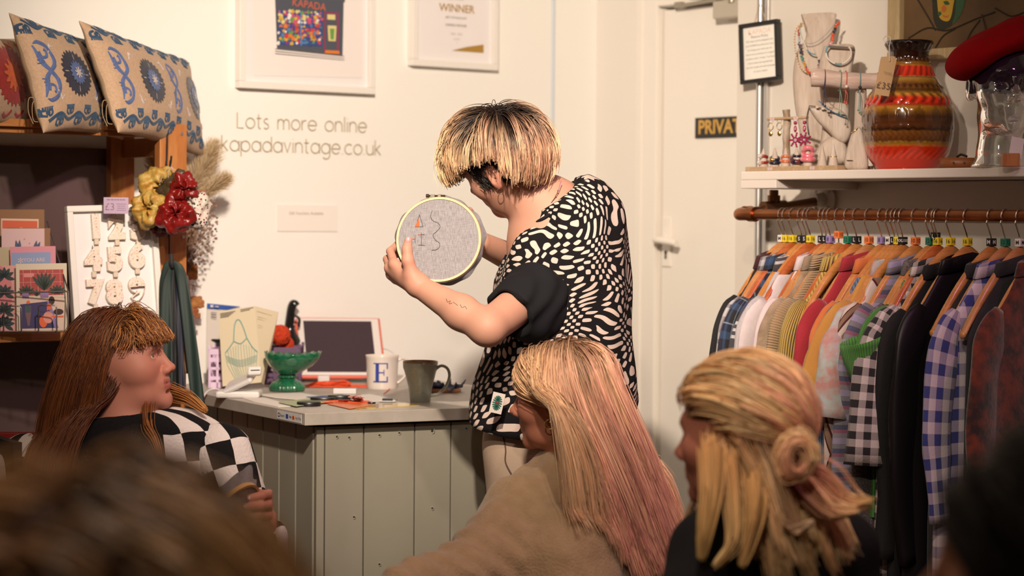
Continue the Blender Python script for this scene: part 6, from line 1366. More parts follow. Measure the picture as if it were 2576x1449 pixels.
b.build('coloured_print', [mat('pale_blue_print', S(150, 190, 196), .7), mat('beige_print', S(196, 176, 146), .7), mat('coral_print', S(226, 96, 60), .7), mat('amber_print', S(226, 160, 70), .7)], t)
# leaflet holder with blue header
kb = kon(560, 960); kb[1] = 6.10; t = kthing('leaflet_stand', 'white leaflet with a blue header standing behind the booklet', 'leaflet', kb); q = lambda a, c, d: K(a, c, kb[1]+d)-kb
panel(q(521, 764, 0), q(604, 772, .05), q(600, 960, .05), q(519, 956, 0), 'leaflet_sheet', mat('white_leaflet', S(232, 220, 202), .5)); b = MB(); b.poly([q(521, 763, -.003), q(604, 771, .047), q(572, 780, .03), q(521, 776, -.003)], (0, -.0008, 0)); b.build('blue_header', mat('header_blue', S(58, 100, 176), .5), t, smooth=False)
b = MB(); b.box(q(533, 770, -.004), (.008, .001, .007)); b.tube([q(541, 771, -.004), q(550, 772, .0)], .0018, 4); b.build('header_logo', mat('logo_white', S(226, 222, 226), .5), t, smooth=False); b = MB(); [b.tube([q(531, 786+6*i, -.002), q(545, 787+6*i, -.0)], .001, 4) for i in range(3)]; b.build('printed_lines', mat('grey_print', S(110, 100, 96), .6), t)
# basket, crates, yarn
kb = kon(522, 985); kb[1] = 5.98; t = kthing('lilac_crate', 'lilac plastic folding crate with slotted sides beside the booklet', 'crate', kb); q = lambda a, c, d: K(a, c, kb[1]+d)-kb; m_lil = mat('lilac_plastic', (.74, .56, .76), .45)
def crate(kb, x0, x1, z1, m, t, rz=0.):
    b = MB(); W = x1-x0; cxx = (x0+x1)/2; th = .003; b.M = rot4('Z', rz)
    for sy in (-1, 1):
        yy = sy*.05
        b.box((cxx, yy, z1-.008), (W, th*2, .016)); b.box((cxx, yy, .008), (W, th, .016)); n_ = 4
        for i in range(n_+1): b.box((x0+W*i/n_, yy, z1/2), (.007, th, z1))
        for i in range(n_): b.box((x0+W*(i+.5)/n_, yy, z1*.5), (W/n_, th, .008)); b.box((x0+W*(i+.5)/n_, yy, z1*.72), (W/n_, th*.8, .012)); b.box((x0+W*(i+.5)/n_, yy, z1*.25), (W/n_, th*.8, .010))
    for x in (x0, x1):
        b.box((x, 0, z1-.008), (th*2, .10, .016)); b.box((x, 0, .008), (th, .10, .016)); [b.box((x, -.05+.02*i, z1/2), (th, .006, z1)) for i in range(6)]; b.box((x, 0, z1*.55), (th, .10, .01))
    b.box((cxx, 0, .002), (W, .10, .003)); b.build('crate_walls', m, t, smooth=False, bev=.0008); b = MB(); b.M = rot4('Z', rz); [b.box((x, y, z1+.004), (.008, .008, .012)) for x in (x0, x1) for y in (-.05, .05)]; b.build('stacking_lugs', m, t, smooth=False, bev=.001)
crate(kb, -.012, .075, .108, m_lil, t)
kb = kon(684, 985); kb[1] = 6.12; t = kthing('grey_plum_crate', 'dark plum plastic folding crate behind the green dish', 'crate', kb); crate(kb, -.045, .05, .105, mat('plum_plastic', S(110, 80, 108), .45), t)
kb = kon(505, 985); kb[1] = 6.17; t = kthing('yarn_basket', 'black wire-rimmed basket holding balls of yarn', 'basket', kb); b = MB(); b.lathe(np.array([(.001, .0), (.050, .0), (.058, .115), (.062, .118), (.060, .123), (.055, .118), (.048, .004), (.001, .004)]), 40); b.build('basket_body', mat('black_basket', S(30, 22, 20), .45, bscale=140, bstr=.6), t); b = MB(); a = np.arange(40)*2*math.pi/40; b.tube(np.stack([.062*np.cos(a), .062*np.sin(a), 0*a+.122], 1), .0035, 8, closed=True); b.build('rim', mat('glossy_black', (.01, .01, .01), .15), t)
def yarn(px, py, D, r, label, m, seed):
    c = K(px, py, D); t = kthing('yarn_ball', label, 'yarn', c, 'balls of yarn on the counter'); b = MB(); b.ball((0, 0, 0), r*.94, 20, 14); rr = np.random.RandomState(seed)
    for k in range(26):
        ax = nrm(rr.randn(3)); u = nrm(np.cross(ax, rr.randn(3))); v = np.cross(ax, u); a = np.linspace(0, 2*math.pi, 26)[:-1]; of = rr.uniform(-.55, .55)*r; R_ = math.sqrt(max(r*r-of*of, 1e-6)); b.tube(of*ax+R_*(np.cos(a)[:, None]*u+np.sin(a)[:, None]*v), r*.055, 6, closed=True)
    b.build('wound_yarn', m, t, angle=180)
m_yg = mat('dark_green_yarn', S(26, 48, 42), .95, bscale=500, bstr=.6); m_yo = mat('orange_yarn', S(214, 66, 26), .9, bscale=500, bstr=.6)
yarn(511, 838, 6.15, .033, 'dark green ball of yarn on top of the black basket', m_yg, 1); yarn(546, 846, 6.16, .028, 'second dark green ball of yarn behind the booklet', m_yg, 2); yarn(704, 843, 6.13, .029, 'orange ball of yarn behind the green dish', m_yo, 3); yarn(720, 866, 6.17, .022, 'smaller orange ball of yarn low behind the dish', m_yo, 4)
# black bottle with handle
kb = kon(710, 970); kb[1] = 6.24; t = kthing('black_bottle', 'glossy black spray bottle behind the orange yarn', 'bottle', kb); b = MB(); b.lathe(np.array([(.001, 0), (.034, 0), (.036, .01), (.036, .09), (.032, .115), (.020, .135), (.013, .148), (.013, .16), (.001, .16)]), 36); b.build('bottle_body', mat('glossy_black', (.01, .01, .01), .15), t)
b = MB(); b.tube(bez([(-.004, 0, .155), (.0, 0, .185), (.004, 0, .21), (.010, 0, .222), (.018, 0, .214)], 20), [.013, .013, .014, .014, .015, .015, .015, .014, .014, .013, .013, .012, .012, .012, .011, .010, .009][:17] if False else .013, 14); b.build('spray_head', mat('glossy_black', (.01, .01, .01), .15), t); b = MB(); b.tube(bez([(.012, 0, .19), (.026, 0, .178), (.025, 0, .155)], 12), .004, 8); b.build('trigger', m_black, t)
# small things, flat on the top
def flat(name, label, cat, pts, m, th=.0012, z=0., grp=None, extra=None):
    P = [kon(*p) for p in pts]; base = np.mean(P, 0); t = kthing(name, label, cat, base+np.array([0, 0, z]), grp); b = MB(); b.poly(np.array(P)-base, (0, 0, th)); b.build(name.split('_')[-1]+'_sheet', m, t, smooth=False)
    return t, base
paper = mat('white_paper', S(232, 220, 206), .7)
flat('paper_sheet', 'white sheet of paper hanging over the front left of the papers', 'paper', [(600, 998), (668, 1002), (742, 1022), (700, 1024), (640, 1012)], paper, grp='papers on the counter'); flat('paper_sheet', 'long white sheet of paper below the green dish', 'paper', [(640, 994), (755, 990), (830, 1003), (778, 1010), (690, 1003)], paper, z=.0015, grp='papers on the counter'); flat('paper_sheet', 'white sheet of paper behind the black phone case', 'paper', [(850, 1000), (930, 992), (1000, 1006), (930, 1012)], paper, z=.0, grp='papers on the counter')
flat('printed_leaflet', 'green and white printed leaflet under the papers', 'leaflet', [(700, 1016), (790, 1004), (850, 1012), (745, 1026)], mat('leaflet_green', S(170, 176, 130), .5), z=.003); flat('blue_leaflet', 'blue edged leaflet behind the black phone case', 'leaflet', [(770, 1002), (860, 996), (880, 1001), (800, 1007)], mat('leaflet_blue', S(70, 96, 160), .5), z=.003)
flat('yellow_packet', 'shiny yellow packet lying near the front edge of the counter', 'packet', [(880, 1022), (1020, 1014), (1056, 1020), (900, 1032)], mat('yellow_foil', S(216, 176, 50), .25, coat=.6), z=.0); flat('orange_packet', 'orange packet under the yellow one near the front edge', 'packet', [(822, 1018), (905, 1014), (935, 1022), (880, 1031)], mat('orange_foil', S(232, 120, 60), .3), z=.0015)
for (px, py, rx, ry, h, lb) in ((777, 1021, .0305, .0305, .011, 'round black lens cap at the front edge of the counter'), (812, 1010, .0325, .020, .011, 'small black oval case behind the lens cap'), (853, 1006, .030, .018, .012, 'black oval case right of the smaller one')):
    kb = kon(px, py); t = kthing('lens_cap' if h == .011 and rx == ry else 'black_case', lb, 'lens cap' if rx == ry else 'case', kb); b = MB(); b.lathe(np.array([(.0005, 0), (rx*.97, 0), (rx, .002), (rx, h-.002), (rx*.95, h), (rx*.86, h-.0012), (.0005, h-.0012)]), 48, sy=ry/rx if rx != ry else 1); b.build('cap_body', m_black, t)
kb = kon(885, 1014); t = kthing('thread_pile', 'small pile of red fabric scraps and threads on the counter', 'fabric scraps', kb); b = MB(); rr = random.Random(8)
for i in range(9): b.M = tr4((rr.uniform(-.025, .03), rr.uniform(-.03, .03), .004+.002*i)) @ rot4('Z', rr.uniform(0, 180)) @ rot4('X', rr.uniform(-25, 25)); b.box((0, 0, 0), (rr.uniform(.02, .035), rr.uniform(.008, .02), .0015)); b.mi = rr.choice([0, 0, 1])
b.build('fabric_scraps', [mat('red_scrap', S(190, 60, 44), .8), mat('pink_scrap', S(226, 150, 130), .8)], t, smooth=False); b = MB()
for i in range(8): b.tube(bez([(rr.uniform(-.08, .06), rr.uniform(-.04, .04), .004) for _ in range(5)], 24), .0007, 5)
b.build('loose_threads', mat('orange_thread_loose', S(232, 90, 40), .7), t)
kb = kon(815, 975); t = kthing('orange_thread_skein', 'tangled skein of bright orange embroidery thread', 'thread', kb); b = MB()
for i in range(34): x = rr.uniform(-.02, .0); b.tube(bez([(-.055+.01*rr.random(), rr.uniform(-.012, .012), .004), (-.02, rr.uniform(-.012, .012), rr.uniform(.004, .016)), (.01, rr.uniform(-.006, .006), rr.uniform(.006, .018)), (.055, rr.uniform(-.014, .014), rr.uniform(.005, .02)), (.075, rr.uniform(-.02, .02), .012)], 20), .0011, 5)
for i in range(6): b.tube(bez([(rr.uniform(-.05, .16), rr.uniform(-.03, .06), .004) for _ in range(5)], 26), .0008, 5)
b.build('thread_strands', mat('neon_orange_thread', S(240, 84, 36), .6), t)
cable('loose orange thread trailing past the white mug', [kon(1000, 968)+(0, 0, .003), kon(985, 975)+(0, 0, .002), kon(975, 985)+(0, 0, .002), kon(965, 992)+(0, 0, .002)], mat('neon_orange_thread', S(240, 84, 36), .6), .0012, 'orange_thread')
kb = kon(868, 990); t = kthing('white_box', 'small flat white box between the skein and the papers', 'box', kb); b = MB(); b.box((0, 0, .007), (.062, .03, .014)); b.build('box_body', m_wp, t, smooth=False, bev=.002); kb = kon(815, 966); kb[1] -= .0; t = kthing('white_adapter', 'white plug adapter beside the tablet base', 'adapter', kb+np.array([0, .06, 0])); b = MB(); b.box((-.005, 0, .010), (.034, .034, .02)); b.build('adapter_body', m_wp, t, smooth=False, bev=.003); b = MB(); b.box((.075, 0.02, .006), (.12, .02, .012)); o = b.build('dark_ruler', mat('dark_green_strip', S(50, 60, 50), .5), None, smooth=False, bev=.001); o.location = k2w(kb+np.array([0, .07, 0])); o.rotation_euler = (0, 0, -YAW); tag(o, 'dark green strip lying below the tablet', 'ruler')
kb = kon(975, 1011); t = kthing('navy_thread_card', 'white card wound with navy thread beside the grey mug', 'thread card', kb); b = MB(); b.box((0, 0, .003), (.042, .03, .002)); b.build('card', paper, t, smooth=False); b = MB()
for i in range(9): b.box((-.012+.003*i, 0, .006), (.0026, .026, .006))
b.build('navy_winding', mat('navy_thread', S(36, 38, 60), .7), t, smooth=False, bev=.001)
kb = kon(935, 1019); t = kthing('thimble_clip', 'small dark metal clip on the yellow packet', 'clip', kb+np.array([0, 0, .0018])); b = MB(); b.tube(arc((0, 0, .004), .008, 180, 360, 12), .0026, 8); b.build('clip_body', m_black, t)
# small embroidery hoop lying on the counter
kb = kon(1112, 985); t = kthing('small_embroidery_hoop', 'small wooden embroidery hoop with crumpled denim lying behind the grey mug', 'embroidery hoop', kb); b = MB(); a = np.arange(60)*2*math.pi/60; R_ = .050; b.tube(np.stack([R_*np.cos(a), R_*np.sin(a), 0*a+.0055], 1), .0055, 10, closed=True, flat=.5); b.build('wooden_ring', mat('hoop_wood', S(214, 160, 96), .5), t)
n1, n2 = 60, 16; A = np.arange(n1)*2*math.pi/n1; q_ = np.linspace(0, 1, n2); R2 = (q_[:, None]*(.056+.010*np.sin(A*5)+.006*np.sin(A*11+1))[None]); Z = .009+.010*q_[:, None]**4*(1+.9*np.sin(A*7+.5)+.7*np.sin(A*12))[None]; b = MB(); b.grid(np.stack([R2*np.cos(A), R2*np.sin(A), np.maximum(Z, .002)], -1), closev=True); b.build('denim_scrap', mat('denim_cloth', S(72, 84, 104), .9, bscale=400, bstr=.5), t, solid=.001, angle=180)
# ---------------------------------------------------------------- people
def basis(fwd, right):
    f = nrm(fwd); r = np.asarray(right, float); r = nrm(r-f*(r @ f)); u = np.cross(r, f); return np.stack([r, f, u], 1)
def head_sdf(s, o, R, sc=1., fem=True, ears=True, neck=None, nose=1., k0=.02):
    o = np.asarray(o, float)
    L = lambda x, y, z: o+R @ (np.array([x, y, z])*sc)
    def E(c, r, k=.02, op='u'): s.ell(L(*c), np.array(r)*sc, R, k*sc, op)
    def Cn(a, b, ra, rb, k=.01, op='u'): s.cone(L(*a), L(*b), ra*sc, rb*sc, k*sc, op)
    jw = .92 if fem else 1.
    E((0, -.014, .034), (.075, .096, .086), k0); E((0, .026, .010), (.066, .068, .088), .03); E((0, .030, -.045), (.056*jw, .058, .058), .03)
    E((0, .052, -.082), (.036*jw, .040, .030), .03); E((0, .084, -.100), (.018, .015, .016), .02)
    for g in (-1, 1):
        E((g*.044, .052, -.022), (.023, .028, .026), .035); E((g*.036, .030, -.078), (.020, .034, .024), .022)
    Cn((-.034, .080, .026), (.034, .080, .026), .012, .012, .02)
    for g in (-1, 1): E((g*.032, .099, .004), (.017, .014, .012), .012, 's')
    Cn((0, .089, .016), (0, .089+.026*nose, -.026), .0075, .0095, .012); E((0, .090+.028*nose, -.030), (.0115, .012, .0095), .008)
    for g in (-1, 1): E((g*.0125, .098+.006*nose, -.034), (.0085, .012, .0085), .006); E((g*.0065, .104+.010*nose, -.0405), (.0035, .006, .003), .003, 's')
    E((0, .086, -.058), (.026, .014, .022), .014)
    Cn((-.019, .091, -.0565), (.019, .091, -.0565), .0045, .0045, .006); E((0, .0950, -.0555), (.013, .0065, .0055), .006)
    Cn((-.017, .090, -.0680), (.017, .090, -.0680), .0050, .0050, .006); E((0, .0938, -.0685), (.012, .0068, .0060), .006)
    Cn((-.021, .0980, -.0620), (.021, .0980, -.0620), .0014, .0014, .003, 's'); E((0, .0925, -.082), (.012, .005, .005), .008, 's')
    for g in (-1, 1): # lids and orbits
        E((g*.031, .0765, .004), (.0150, .0145, .0115), .004); E((g*.031, .0905, .0035), (.0132, .0075, .0046), .002, 's')
    if ears:
        for g in (-1, 1):
            E((g*.0765, -.008, -.004), (.0075, .0175, .0310), .006); E((g*.0735, -.004, -.022), (.009, .011, .014), .008)
            E((g*.0830, -.005, .000), (.0060, .0095, .0180), .004, 's')
    return L
def skin_cols(V, o, R, sc=1., base=S(222, 158, 128), hair=None, hairmask=None, base_fn=None, seed=0):
    q = (V-o) @ R/sc; c = np.tile(np.array(base), (len(V), 1)); x, y, z = q[:, 0], q[:, 1], q[:, 2]; fm = (np.linalg.norm(q, axis=1) < .16)
    def mixm(w, col):
        nonlocal c; w = (np.clip(w, 0, 1)*fm)[:, None]; c = c*(1-w)+np.array(col)*w
    mixm(np.exp(-(((np.abs(x)-.045)/.022)**2+((z+.030)/.022)**2))*.45*(y > .02), S(206, 120, 98)); mixm(np.exp(-((x/.016)**2+((z+.030)/.014)**2))*.4*(y > .08), S(206, 116, 96))
    mixm((1-np.clip((np.abs(z+.0625)-.009)/.003, 0, 1))*(1-np.clip((np.abs(x)-.020)/.005, 0, 1))*(y > .088)*.8, S(176, 88, 78))
    mixm(np.exp(-(((np.abs(x)-.034)/.017)**4+((z-.0265-.1*(np.abs(x)-.03))/.0042)**2))*.75*(y > .05), S(120, 76, 46))
    mixm(np.exp(-(((np.abs(x)-.031)/.016)**4+((z-.0095)/.0030)**2))*.6*(y > .075), S(110, 60, 50)); mixm((np.abs(x) > .079)*.35, S(206, 110, 90))
    if hairmask is not None: mixm(hairmask(q)*1., hair)
    return c
m_skin = vcol('skin', .58, spec=.35); bs = m_skin.node_tree.nodes['Principled BSDF']; bs.inputs['Subsurface Weight'].default_value = .12; bs.inputs['Subsurface Radius'].default_value = (1, .35, .2); bs.inputs['Subsurface Scale'].default_value = .006
bump(m_skin.node_tree, bs, noise(m_skin.node_tree, coords(m_skin.node_tree), 260, 3), .06, .001)
m_hair = vcol('hair', .42, spec=.45); m_eye = mat('eye_white', (.75, .70, .66), .15, coat=.5); m_iris = mat('eye_iris', (.10, .08, .06), .1)
def eyes(t, L, R, base, sc=1., look=(0, 0)):
    for g in (-1, 1):
        b = MB(); c = L(g*.031, .0765, .0035)-base; b.ball(c, .0118*sc, 20, 14); b.mi = 1; d = nrm(R @ np.array([look[0], 1, look[1]])); b.ball(c+d*.0082*sc, .0050*sc, 12, 8); b.build('eye', [m_eye, m_iris], t)
def hair(t, base, sdf, o, R, sc, ng, per, rootfn, flow, lenfn, colfn, steps=14, off=.004, puff=None, width=.0011, clump=.55, spread=.007, seed=1, name='hair', tipw=.25, mt=None, wavy=0., stop=None, pz=None):
    """locks of strands combed over a signed distance surface; flow and lengths in head space"""
    rg = np.random.RandomState(seed); d = rg.randn(ng*4, 3); d /= np.linalg.norm(d, axis=1, keepdims=True); q = d*np.array([.078, .10, .09])+np.array([0, -.012, .03]); m_ = rootfn(q); q = q[m_][:ng]; ng = len(q)
    P = o+(q*sc) @ R.T
    for _ in range(3): P = P-sdf.grad(P)*(sdf(P)-.001)[:, None]
    root = ((P-o) @ R)/sc; rn = rg.rand(ng, 6); Ls = lenfn(root, rn)*sc; h = Ls/steps; path = [P]; p = P.copy(); vel = None
    for k in range(steps):
        tt = (k+1)/steps; ql = ((p-o) @ R)/sc; dl = flow(ql, root, tt, rn); dw = dl @ R.T; dw /= np.linalg.norm(dw, axis=1, keepdims=True)+1e-9
        vel = dw if vel is None else vel*.45+dw*.55; vel /= np.linalg.norm(vel, axis=1, keepdims=True)+1e-9
        go_ = np.ones(len(p)) if stop is None else np.where(stop(ql, root, rn, tt), .0, 1.); p = p+vel*(h*go_)[:, None]; of = off+(puff(root, tt, rn)*(1 if pz is None else pz(ql)) if puff is not None else 0)
        dd = sdf(p); g = sdf.grad(p); pen = np.clip(of-dd, 0, None); p = p+g*np.minimum(pen, .02)[:, None]; path.append(p)
    G = np.stack(path, 1)                                           # ng, steps+1, 3
    n = ng*per; gi = np.repeat(np.arange(ng), per); S_ = steps+1; tt = np.linspace(0, 1, S_)
    ofs = rg.randn(n, 3)*spread*sc; Q = G[gi]+ofs[:, None]*(1-clump*tt**1.2)[None, :, None]+(rg.randn(n, 1, 3)*.004*sc)*(tt**2)[None, :, None]
    if wavy: ph = rg.rand(n)*6.28; Q += wavy*np.sin(tt[None]*9+ph[:, None])[..., None]*(rg.randn(n, 1, 3))*tt[None, :, None]
    fl = Q.reshape(-1, 3); dd = sdf(fl); g = sdf.grad(fl); fl = fl+g*np.clip(.0015-dd, 0, .03)[:, None]; Q = fl.reshape(n, S_, 3)
    cut = (1-.22*rg.rand(n)**2)                                     # uneven tips
    T = np.gradient(Q, axis=1); T /= np.linalg.norm(T, axis=2, keepdims=True)+1e-9; nr = np.cross(T, rg.randn(n, 1, 3)); nr /= np.linalg.norm(nr, axis=2, keepdims=True)+1e-9; bn = np.cross(T, nr)
    w = width*sc*(np.interp(tt, [0, .15, .7, 1], [.8, 1, .9, tipw]))[None, :, None]; V = np.stack([Q+w*(math.cos(a)*nr+math.sin(a)*bn) for a in (0, 2.094, 4.189)], 2)   # n,S,3,3
    idx = np.arange(n*S_*3).reshape(n, S_, 3); F_ = np.stack([np.stack([idx[:, :-1, j], idx[:, :-1, (j+1) % 3], idx[:, 1:, (j+1) % 3], idx[:, 1:, j]], -1) for j in range(3)], 2).reshape(-1, 4)
    C = colfn(root[gi], tt, rn[gi], rg.rand(n, 3)); C = np.repeat(C[:, :, None, :], 3, 2).reshape(-1, 3)
    return build_arr(name, V.reshape(-1, 3), F_, mt or m_hair, t, col=C, base=base)
def mixcol(a, b, w): return np.array(a)*(1-w[..., None])+np.array(b)*w[..., None]
def torso_grid(rings, nseg=120, sub=6, fold=.004, seed=0, sup=.9):
    """rings: (Lx, Ly, Rx, Ry, D, b) in pixels at level depth D; returns verts (rows, nseg, 3) and uv"""
    A = []; 
    for (lx, ly, rx, ry, D, bdep) in rings: l = K(lx, ly, D); r = K(rx, ry, D); A.append(np.concatenate([(l+r)/2, (r-l)/2, [bdep]]))
    A = np.array(A); n = len(A); t_ = np.arange(n); tq = np.linspace(0, n-1, (n-1)*sub+1); B_ = np.stack([np.interp(tq, t_, A[:, j]) for j in range(7)], 1)
    for _ in range(2): B_[1:-1] = (B_[:-2]+2*B_[1:-1]+B_[2:])/4
    th = np.arange(nseg)*2*math.pi/nseg; c = np.sign(np.cos(th))*np.abs(np.cos(th))**sup; s_ = np.sign(np.sin(th))*np.abs(np.sin(th))**sup
    P = B_[:, None, :3]+B_[:, None, 3:6]*c[None, :, None]; P[..., 1] += B_[:, 6:7]*s_[None]
    rg = np.random.RandomState(seed); f = fold*(np.sin(th[None]*5+tq[:, None]*.9+rg.rand()*6)+.6*np.sin(th[None]*9-tq[:, None]*1.3+rg.rand()*6)+.5*np.sin(tq[:, None]*2.2+th[None]*2))
    P[..., 0] += f*c[None]; P[..., 1] += f*s_[None]; a = np.linalg.norm(B_[:, 3:6], axis=1).mean(); Lz = np.concatenate([[0], np.cumsum(np.linalg.norm(np.diff(B_[:, :3], axis=0), axis=1))])
    uv = np.stack(np.broadcast_arrays((np.minimum(th, 2*math.pi-th)*a*.85)[None], Lz[:, None]), -1); return P, uv, th, tq
def K3(*q): return [K(*a) for a in q]
def finger(s, pts, r0=.0095, r1=.0072, k=.004, k0=.008):
    rs = np.linspace(r0, r1, len(pts)); s.chain(pts, rs, k, k0)
def nail(b, tip, prev, up, base, r=.0075):
    d = nrm(tip-prev); u = nrm(up-d*(up @ d)); sd = np.cross(d, u); M = frame4(tip-d*.003+u*r*.62-base, sd, d, u); M0 = b.M; b.M = M; b.ball((0, 0, 0), (r*.62, r*.85, r*.28), 12, 8); b.M = M0
m_nail = mat('nail', S(226, 160, 150), .25)

# ======== standing person with the embroidery hoop
HB = np.array([*K(1395, 1449, 5.16)[:2], 0.]); man = kthing('person', 'standing person with blond mullet in warped check top holding up an embroidery hoop', 'person', HB)
ho = K(1268, 409, 5.12); HR = basis((-.75, .564, -.35), (.40, .80, .44)); sk = SDF(); Lm = head_sdf(sk, ho, HR, 1.0, False, nose=.85)
sk.cone(K(1292, 452, 5.13), K(1392, 524, 5.15), .056, .064, .03); sk.cone(K(1392, 520, 5.15), K(1405, 600, 5.17), .064, .08, .04); sk.cone(K(1360, 625, 5.15), K(1462, 548, 5.18), .045, .045, .05)
sk.cone(K(1400, 620, 5.16), K(1405, 980, 5.16), .115, .12, .06); sk.cone(K(1372, 720, 5.10), K(1400, 640, 5.16), .05, .08, .04)
sh, el, wr = K(1342, 738, 5.05), K(1226, 826, 4.88), K(1056, 722, 5.00)
sk.cone(sh, el, .050, .040, .03); sk.cone(el, el+(wr-el)*.38, .038, .039, .02); sk.cone(el+(wr-el)*.38, wr, .039, .0260, .02)
el2, wr2 = K(1335, 672, 5.40), K(1206, 610, 5.19); sk.cone(K(1450, 610, 5.28), el2, .05, .042, .03); sk.cone(el2, wr2, .040, .0275, .02)
# left hand (thumb in front, fingers behind the hoop)
wH = K(1050, 716, 5.00); mcp = K3((992, 664, 5.035), (980, 674, 5.055), (984, 690, 5.07), (998, 702, 5.075))
for m_, r_ in zip(mcp, (.0125, .0125, .0125, .012)): sk.cone(wH, m_, .021, r_, .014)
sk.cone(wH, K(1034, 690, 5.0), .022, .018, .014); finger(sk, K3((1036, 690, 4.995), (1026, 656, 4.992), (1024, 628, 4.997), (1027, 606, 5.004)), .0165, .0095, .006)
FN = [K3((992, 664, 5.035), (982, 632, 5.085), (1000, 616, 5.115), (1020, 610, 5.115)), K3((980, 674, 5.055), (974, 652, 5.105), (994, 640, 5.13), (1016, 636, 5.128)), K3((984, 690, 5.07), (982, 676, 5.12), (1002, 666, 5.135), (1022, 662, 5.13)), K3((998, 702, 5.075), (1002, 696, 5.12), (1020, 690, 5.13), (1036, 686, 5.127))]
for f_ in FN: finger(sk, f_, .0105, .0080)
# right hand behind the hoop
w2 = K(1202, 608, 5.19); m2 = K3((1178, 566, 5.165), (1166, 586, 5.17), (1164, 606, 5.17), (1170, 626, 5.17))
for m_ in m2: sk.cone(w2, m_, .019, .0125, .014)
for m_, q in zip(m2, ((1150, 545), (1138, 572), (1138, 600), (1146, 630))): finger(sk, [m_, K(q[0]+14, q[1]+6, 5.145), K(q[0], q[1], 5.135)], .0100, .0080)
finger(sk, K3((1196, 584, 5.18), (1192, 552, 5.15), (1180, 530, 5.12)), .014, .0095)
Vh, Fh = sk.mesh(K(955, 800, 4.80)*[1, 1, 0]+[0, 4.80*0, .98], K(1640, 230, 5.55)*[1, 0, 1]+[0, 5.60, 0], .0026) if False else sk.mesh(np.array([K(950, 600, 5.0)[0], 4.80, K(1300, 1010, 5.1)[2]]), np.array([K(1590, 600, 5.1)[0], 5.50, K(1300, 225, 5.1)[2]]), .0028)
fade = lambda q: ((q[:, 2] > -.012-.35*np.clip(-q[:, 1], 0, .08)) & ((q[:, 1] < .052+.25*(q[:, 2]-.05)) | (q[:, 2] > .075)) & ~((np.abs(q[:, 0]) > .070) & (np.abs(q[:, 1]+.006) < .022) & (q[:, 2] < .03))).astype(float)
col = skin_cols(Vh, ho, HR, 1., S(206, 150, 122), S(34, 22, 16), fade)
qq = (Vh-ho) @ HR; stb = np.exp(-(((qq[:, 2]+.085)/.028)**2))*(qq[:, 1] > .0)*(qq[:, 1] < .12)*(np.linalg.norm(qq, axis=1) < .15)*.35; col = mixcol(np.array([1, 1, 1.])*0+S(120, 74, 52), np.zeros(3), np.zeros(len(col)))*stb[:, None]+col*(1-stb[:, None])
hd = (Vh[:, 0] < wH[0]+.01); col[hd] = col[hd]*.88+np.array(S(216, 120, 100))*.12
body = build_arr('body', Vh, Fh, m_skin, man, col=col, base=HB)
b = MB(); nail(b, K(1027, 606, 5.0)+[0, 0, .004], K(1024, 628, 4.997), np.array([0, -1, .1]), HB, .0095); b.build('thumb_nail', m_nail, man)
eyes(man, Lm, HR, HB)
# hair : swept away from the crown, dark at the roots
def mflow(q, root, tt, rn):
    cr = np.array([.010, -.050, .118]); d = q-cr; d[:, 1] += .0; d /= np.linalg.norm(d, axis=1, keepdims=True)+1e-9; front = np.clip((root[:, 1]+.02)/.08, 0, 1)[:, None]
    down = (np.array([0, 0, -1.]) @ HR)[None]; v = d*(1.0-.25*tt)+down*(.35+.9*tt)*(1-.35*front)+np.array([0, 1., 0])*front*.6*(1-tt)+(rn[:, :3]-.5)*.35+np.array([-.25, 0, 0])*front; ow = q-np.array([0, -.010, .02]); ow /= np.linalg.norm(ow, axis=1, keepdims=True)+1e-9; return v-ow*(np.clip((v*ow).sum(1, keepdims=True), 0, None)*.95+.22*tt)
mroot = lambda q: ((q[:, 2] > .042) & (q[:, 1] < .080)) | ((q[:, 1] < -.035) & (q[:, 2] > -.060))
def mlen(r, rn):
    zb = np.interp(r[:, 1], [-.11, -.05, -.03, .02, .05, .08], [-.125, -.110, .006, .030, .020, .005]); return np.clip((r[:, 2]-zb)*1.25+.030+.030*(r[:, 1] > .03), .03, .17)*(.80+.35*rn[:, 0])
def mcol(r, tt, rn, rr):
    n = len(r); t_ = tt[None]; dk, bl, br, pk = S(44, 28, 20), srgb(246, 212, 166), srgb(196, 150, 112), srgb(222, 158, 138); back = np.clip(-(r[:, 1]-.01)/.08, 0, 1)[:, None]; w = np.clip((t_*1.9-.18-.30*rn[:, 3:4]), 0, 1)
    c = mixcol(mixcol(bl, br, np.broadcast_to(rn[:, 4:5]**1.6, (n, len(tt)))), pk, np.broadcast_to(back*.55*(rr[:, 0:1] > .3), (n, len(tt)))); c = mixcol(dk, 0, np.zeros((n, len(tt))))*(1-w)[..., None]+c*w[..., None]
    dark = (rr[:, 1] < .12+.10*(np.abs(r[:, 0]) > .05))[:, None, None]; return np.where(dark, c*.35+np.array(dk)*.3, c)*((.8+.35*rr[:, 2])*(.5+.75*rn[:, 5]))[:, None, None]
mpuff = lambda r, tt, rn: (.016+.022*np.clip(r[:, 2]/.1, 0, 1)+.010*(r[:, 1] > .03))*math.sin(min(1, tt*1.25)*math.pi*.62)*(.25+.85*rn[:, 5])
hair(man, HB, sk, ho, HR, 1.0, 760, 13, mroot, mflow, mlen, mcol, 16, .004, mpuff, .00105, .5, .0060, 3, stop=lambda q, r, rn, tt: q[:, 2] < np.interp(q[:, 1], [-.13, -.092, -.072, -.050, .03, .06, .10], [-.104, -.098, -.040, .056, .064, .054, .030])+.016*(rn[:, 2]-.5), pz=lambda q: np.clip((q[:, 2]-np.interp(q[:, 1], [-.13, -.098, -.074, -.045, .03, .06, .10], [-.12, -.11, -.03, .045, .050, .040, .0]))/.055, .06, 1))
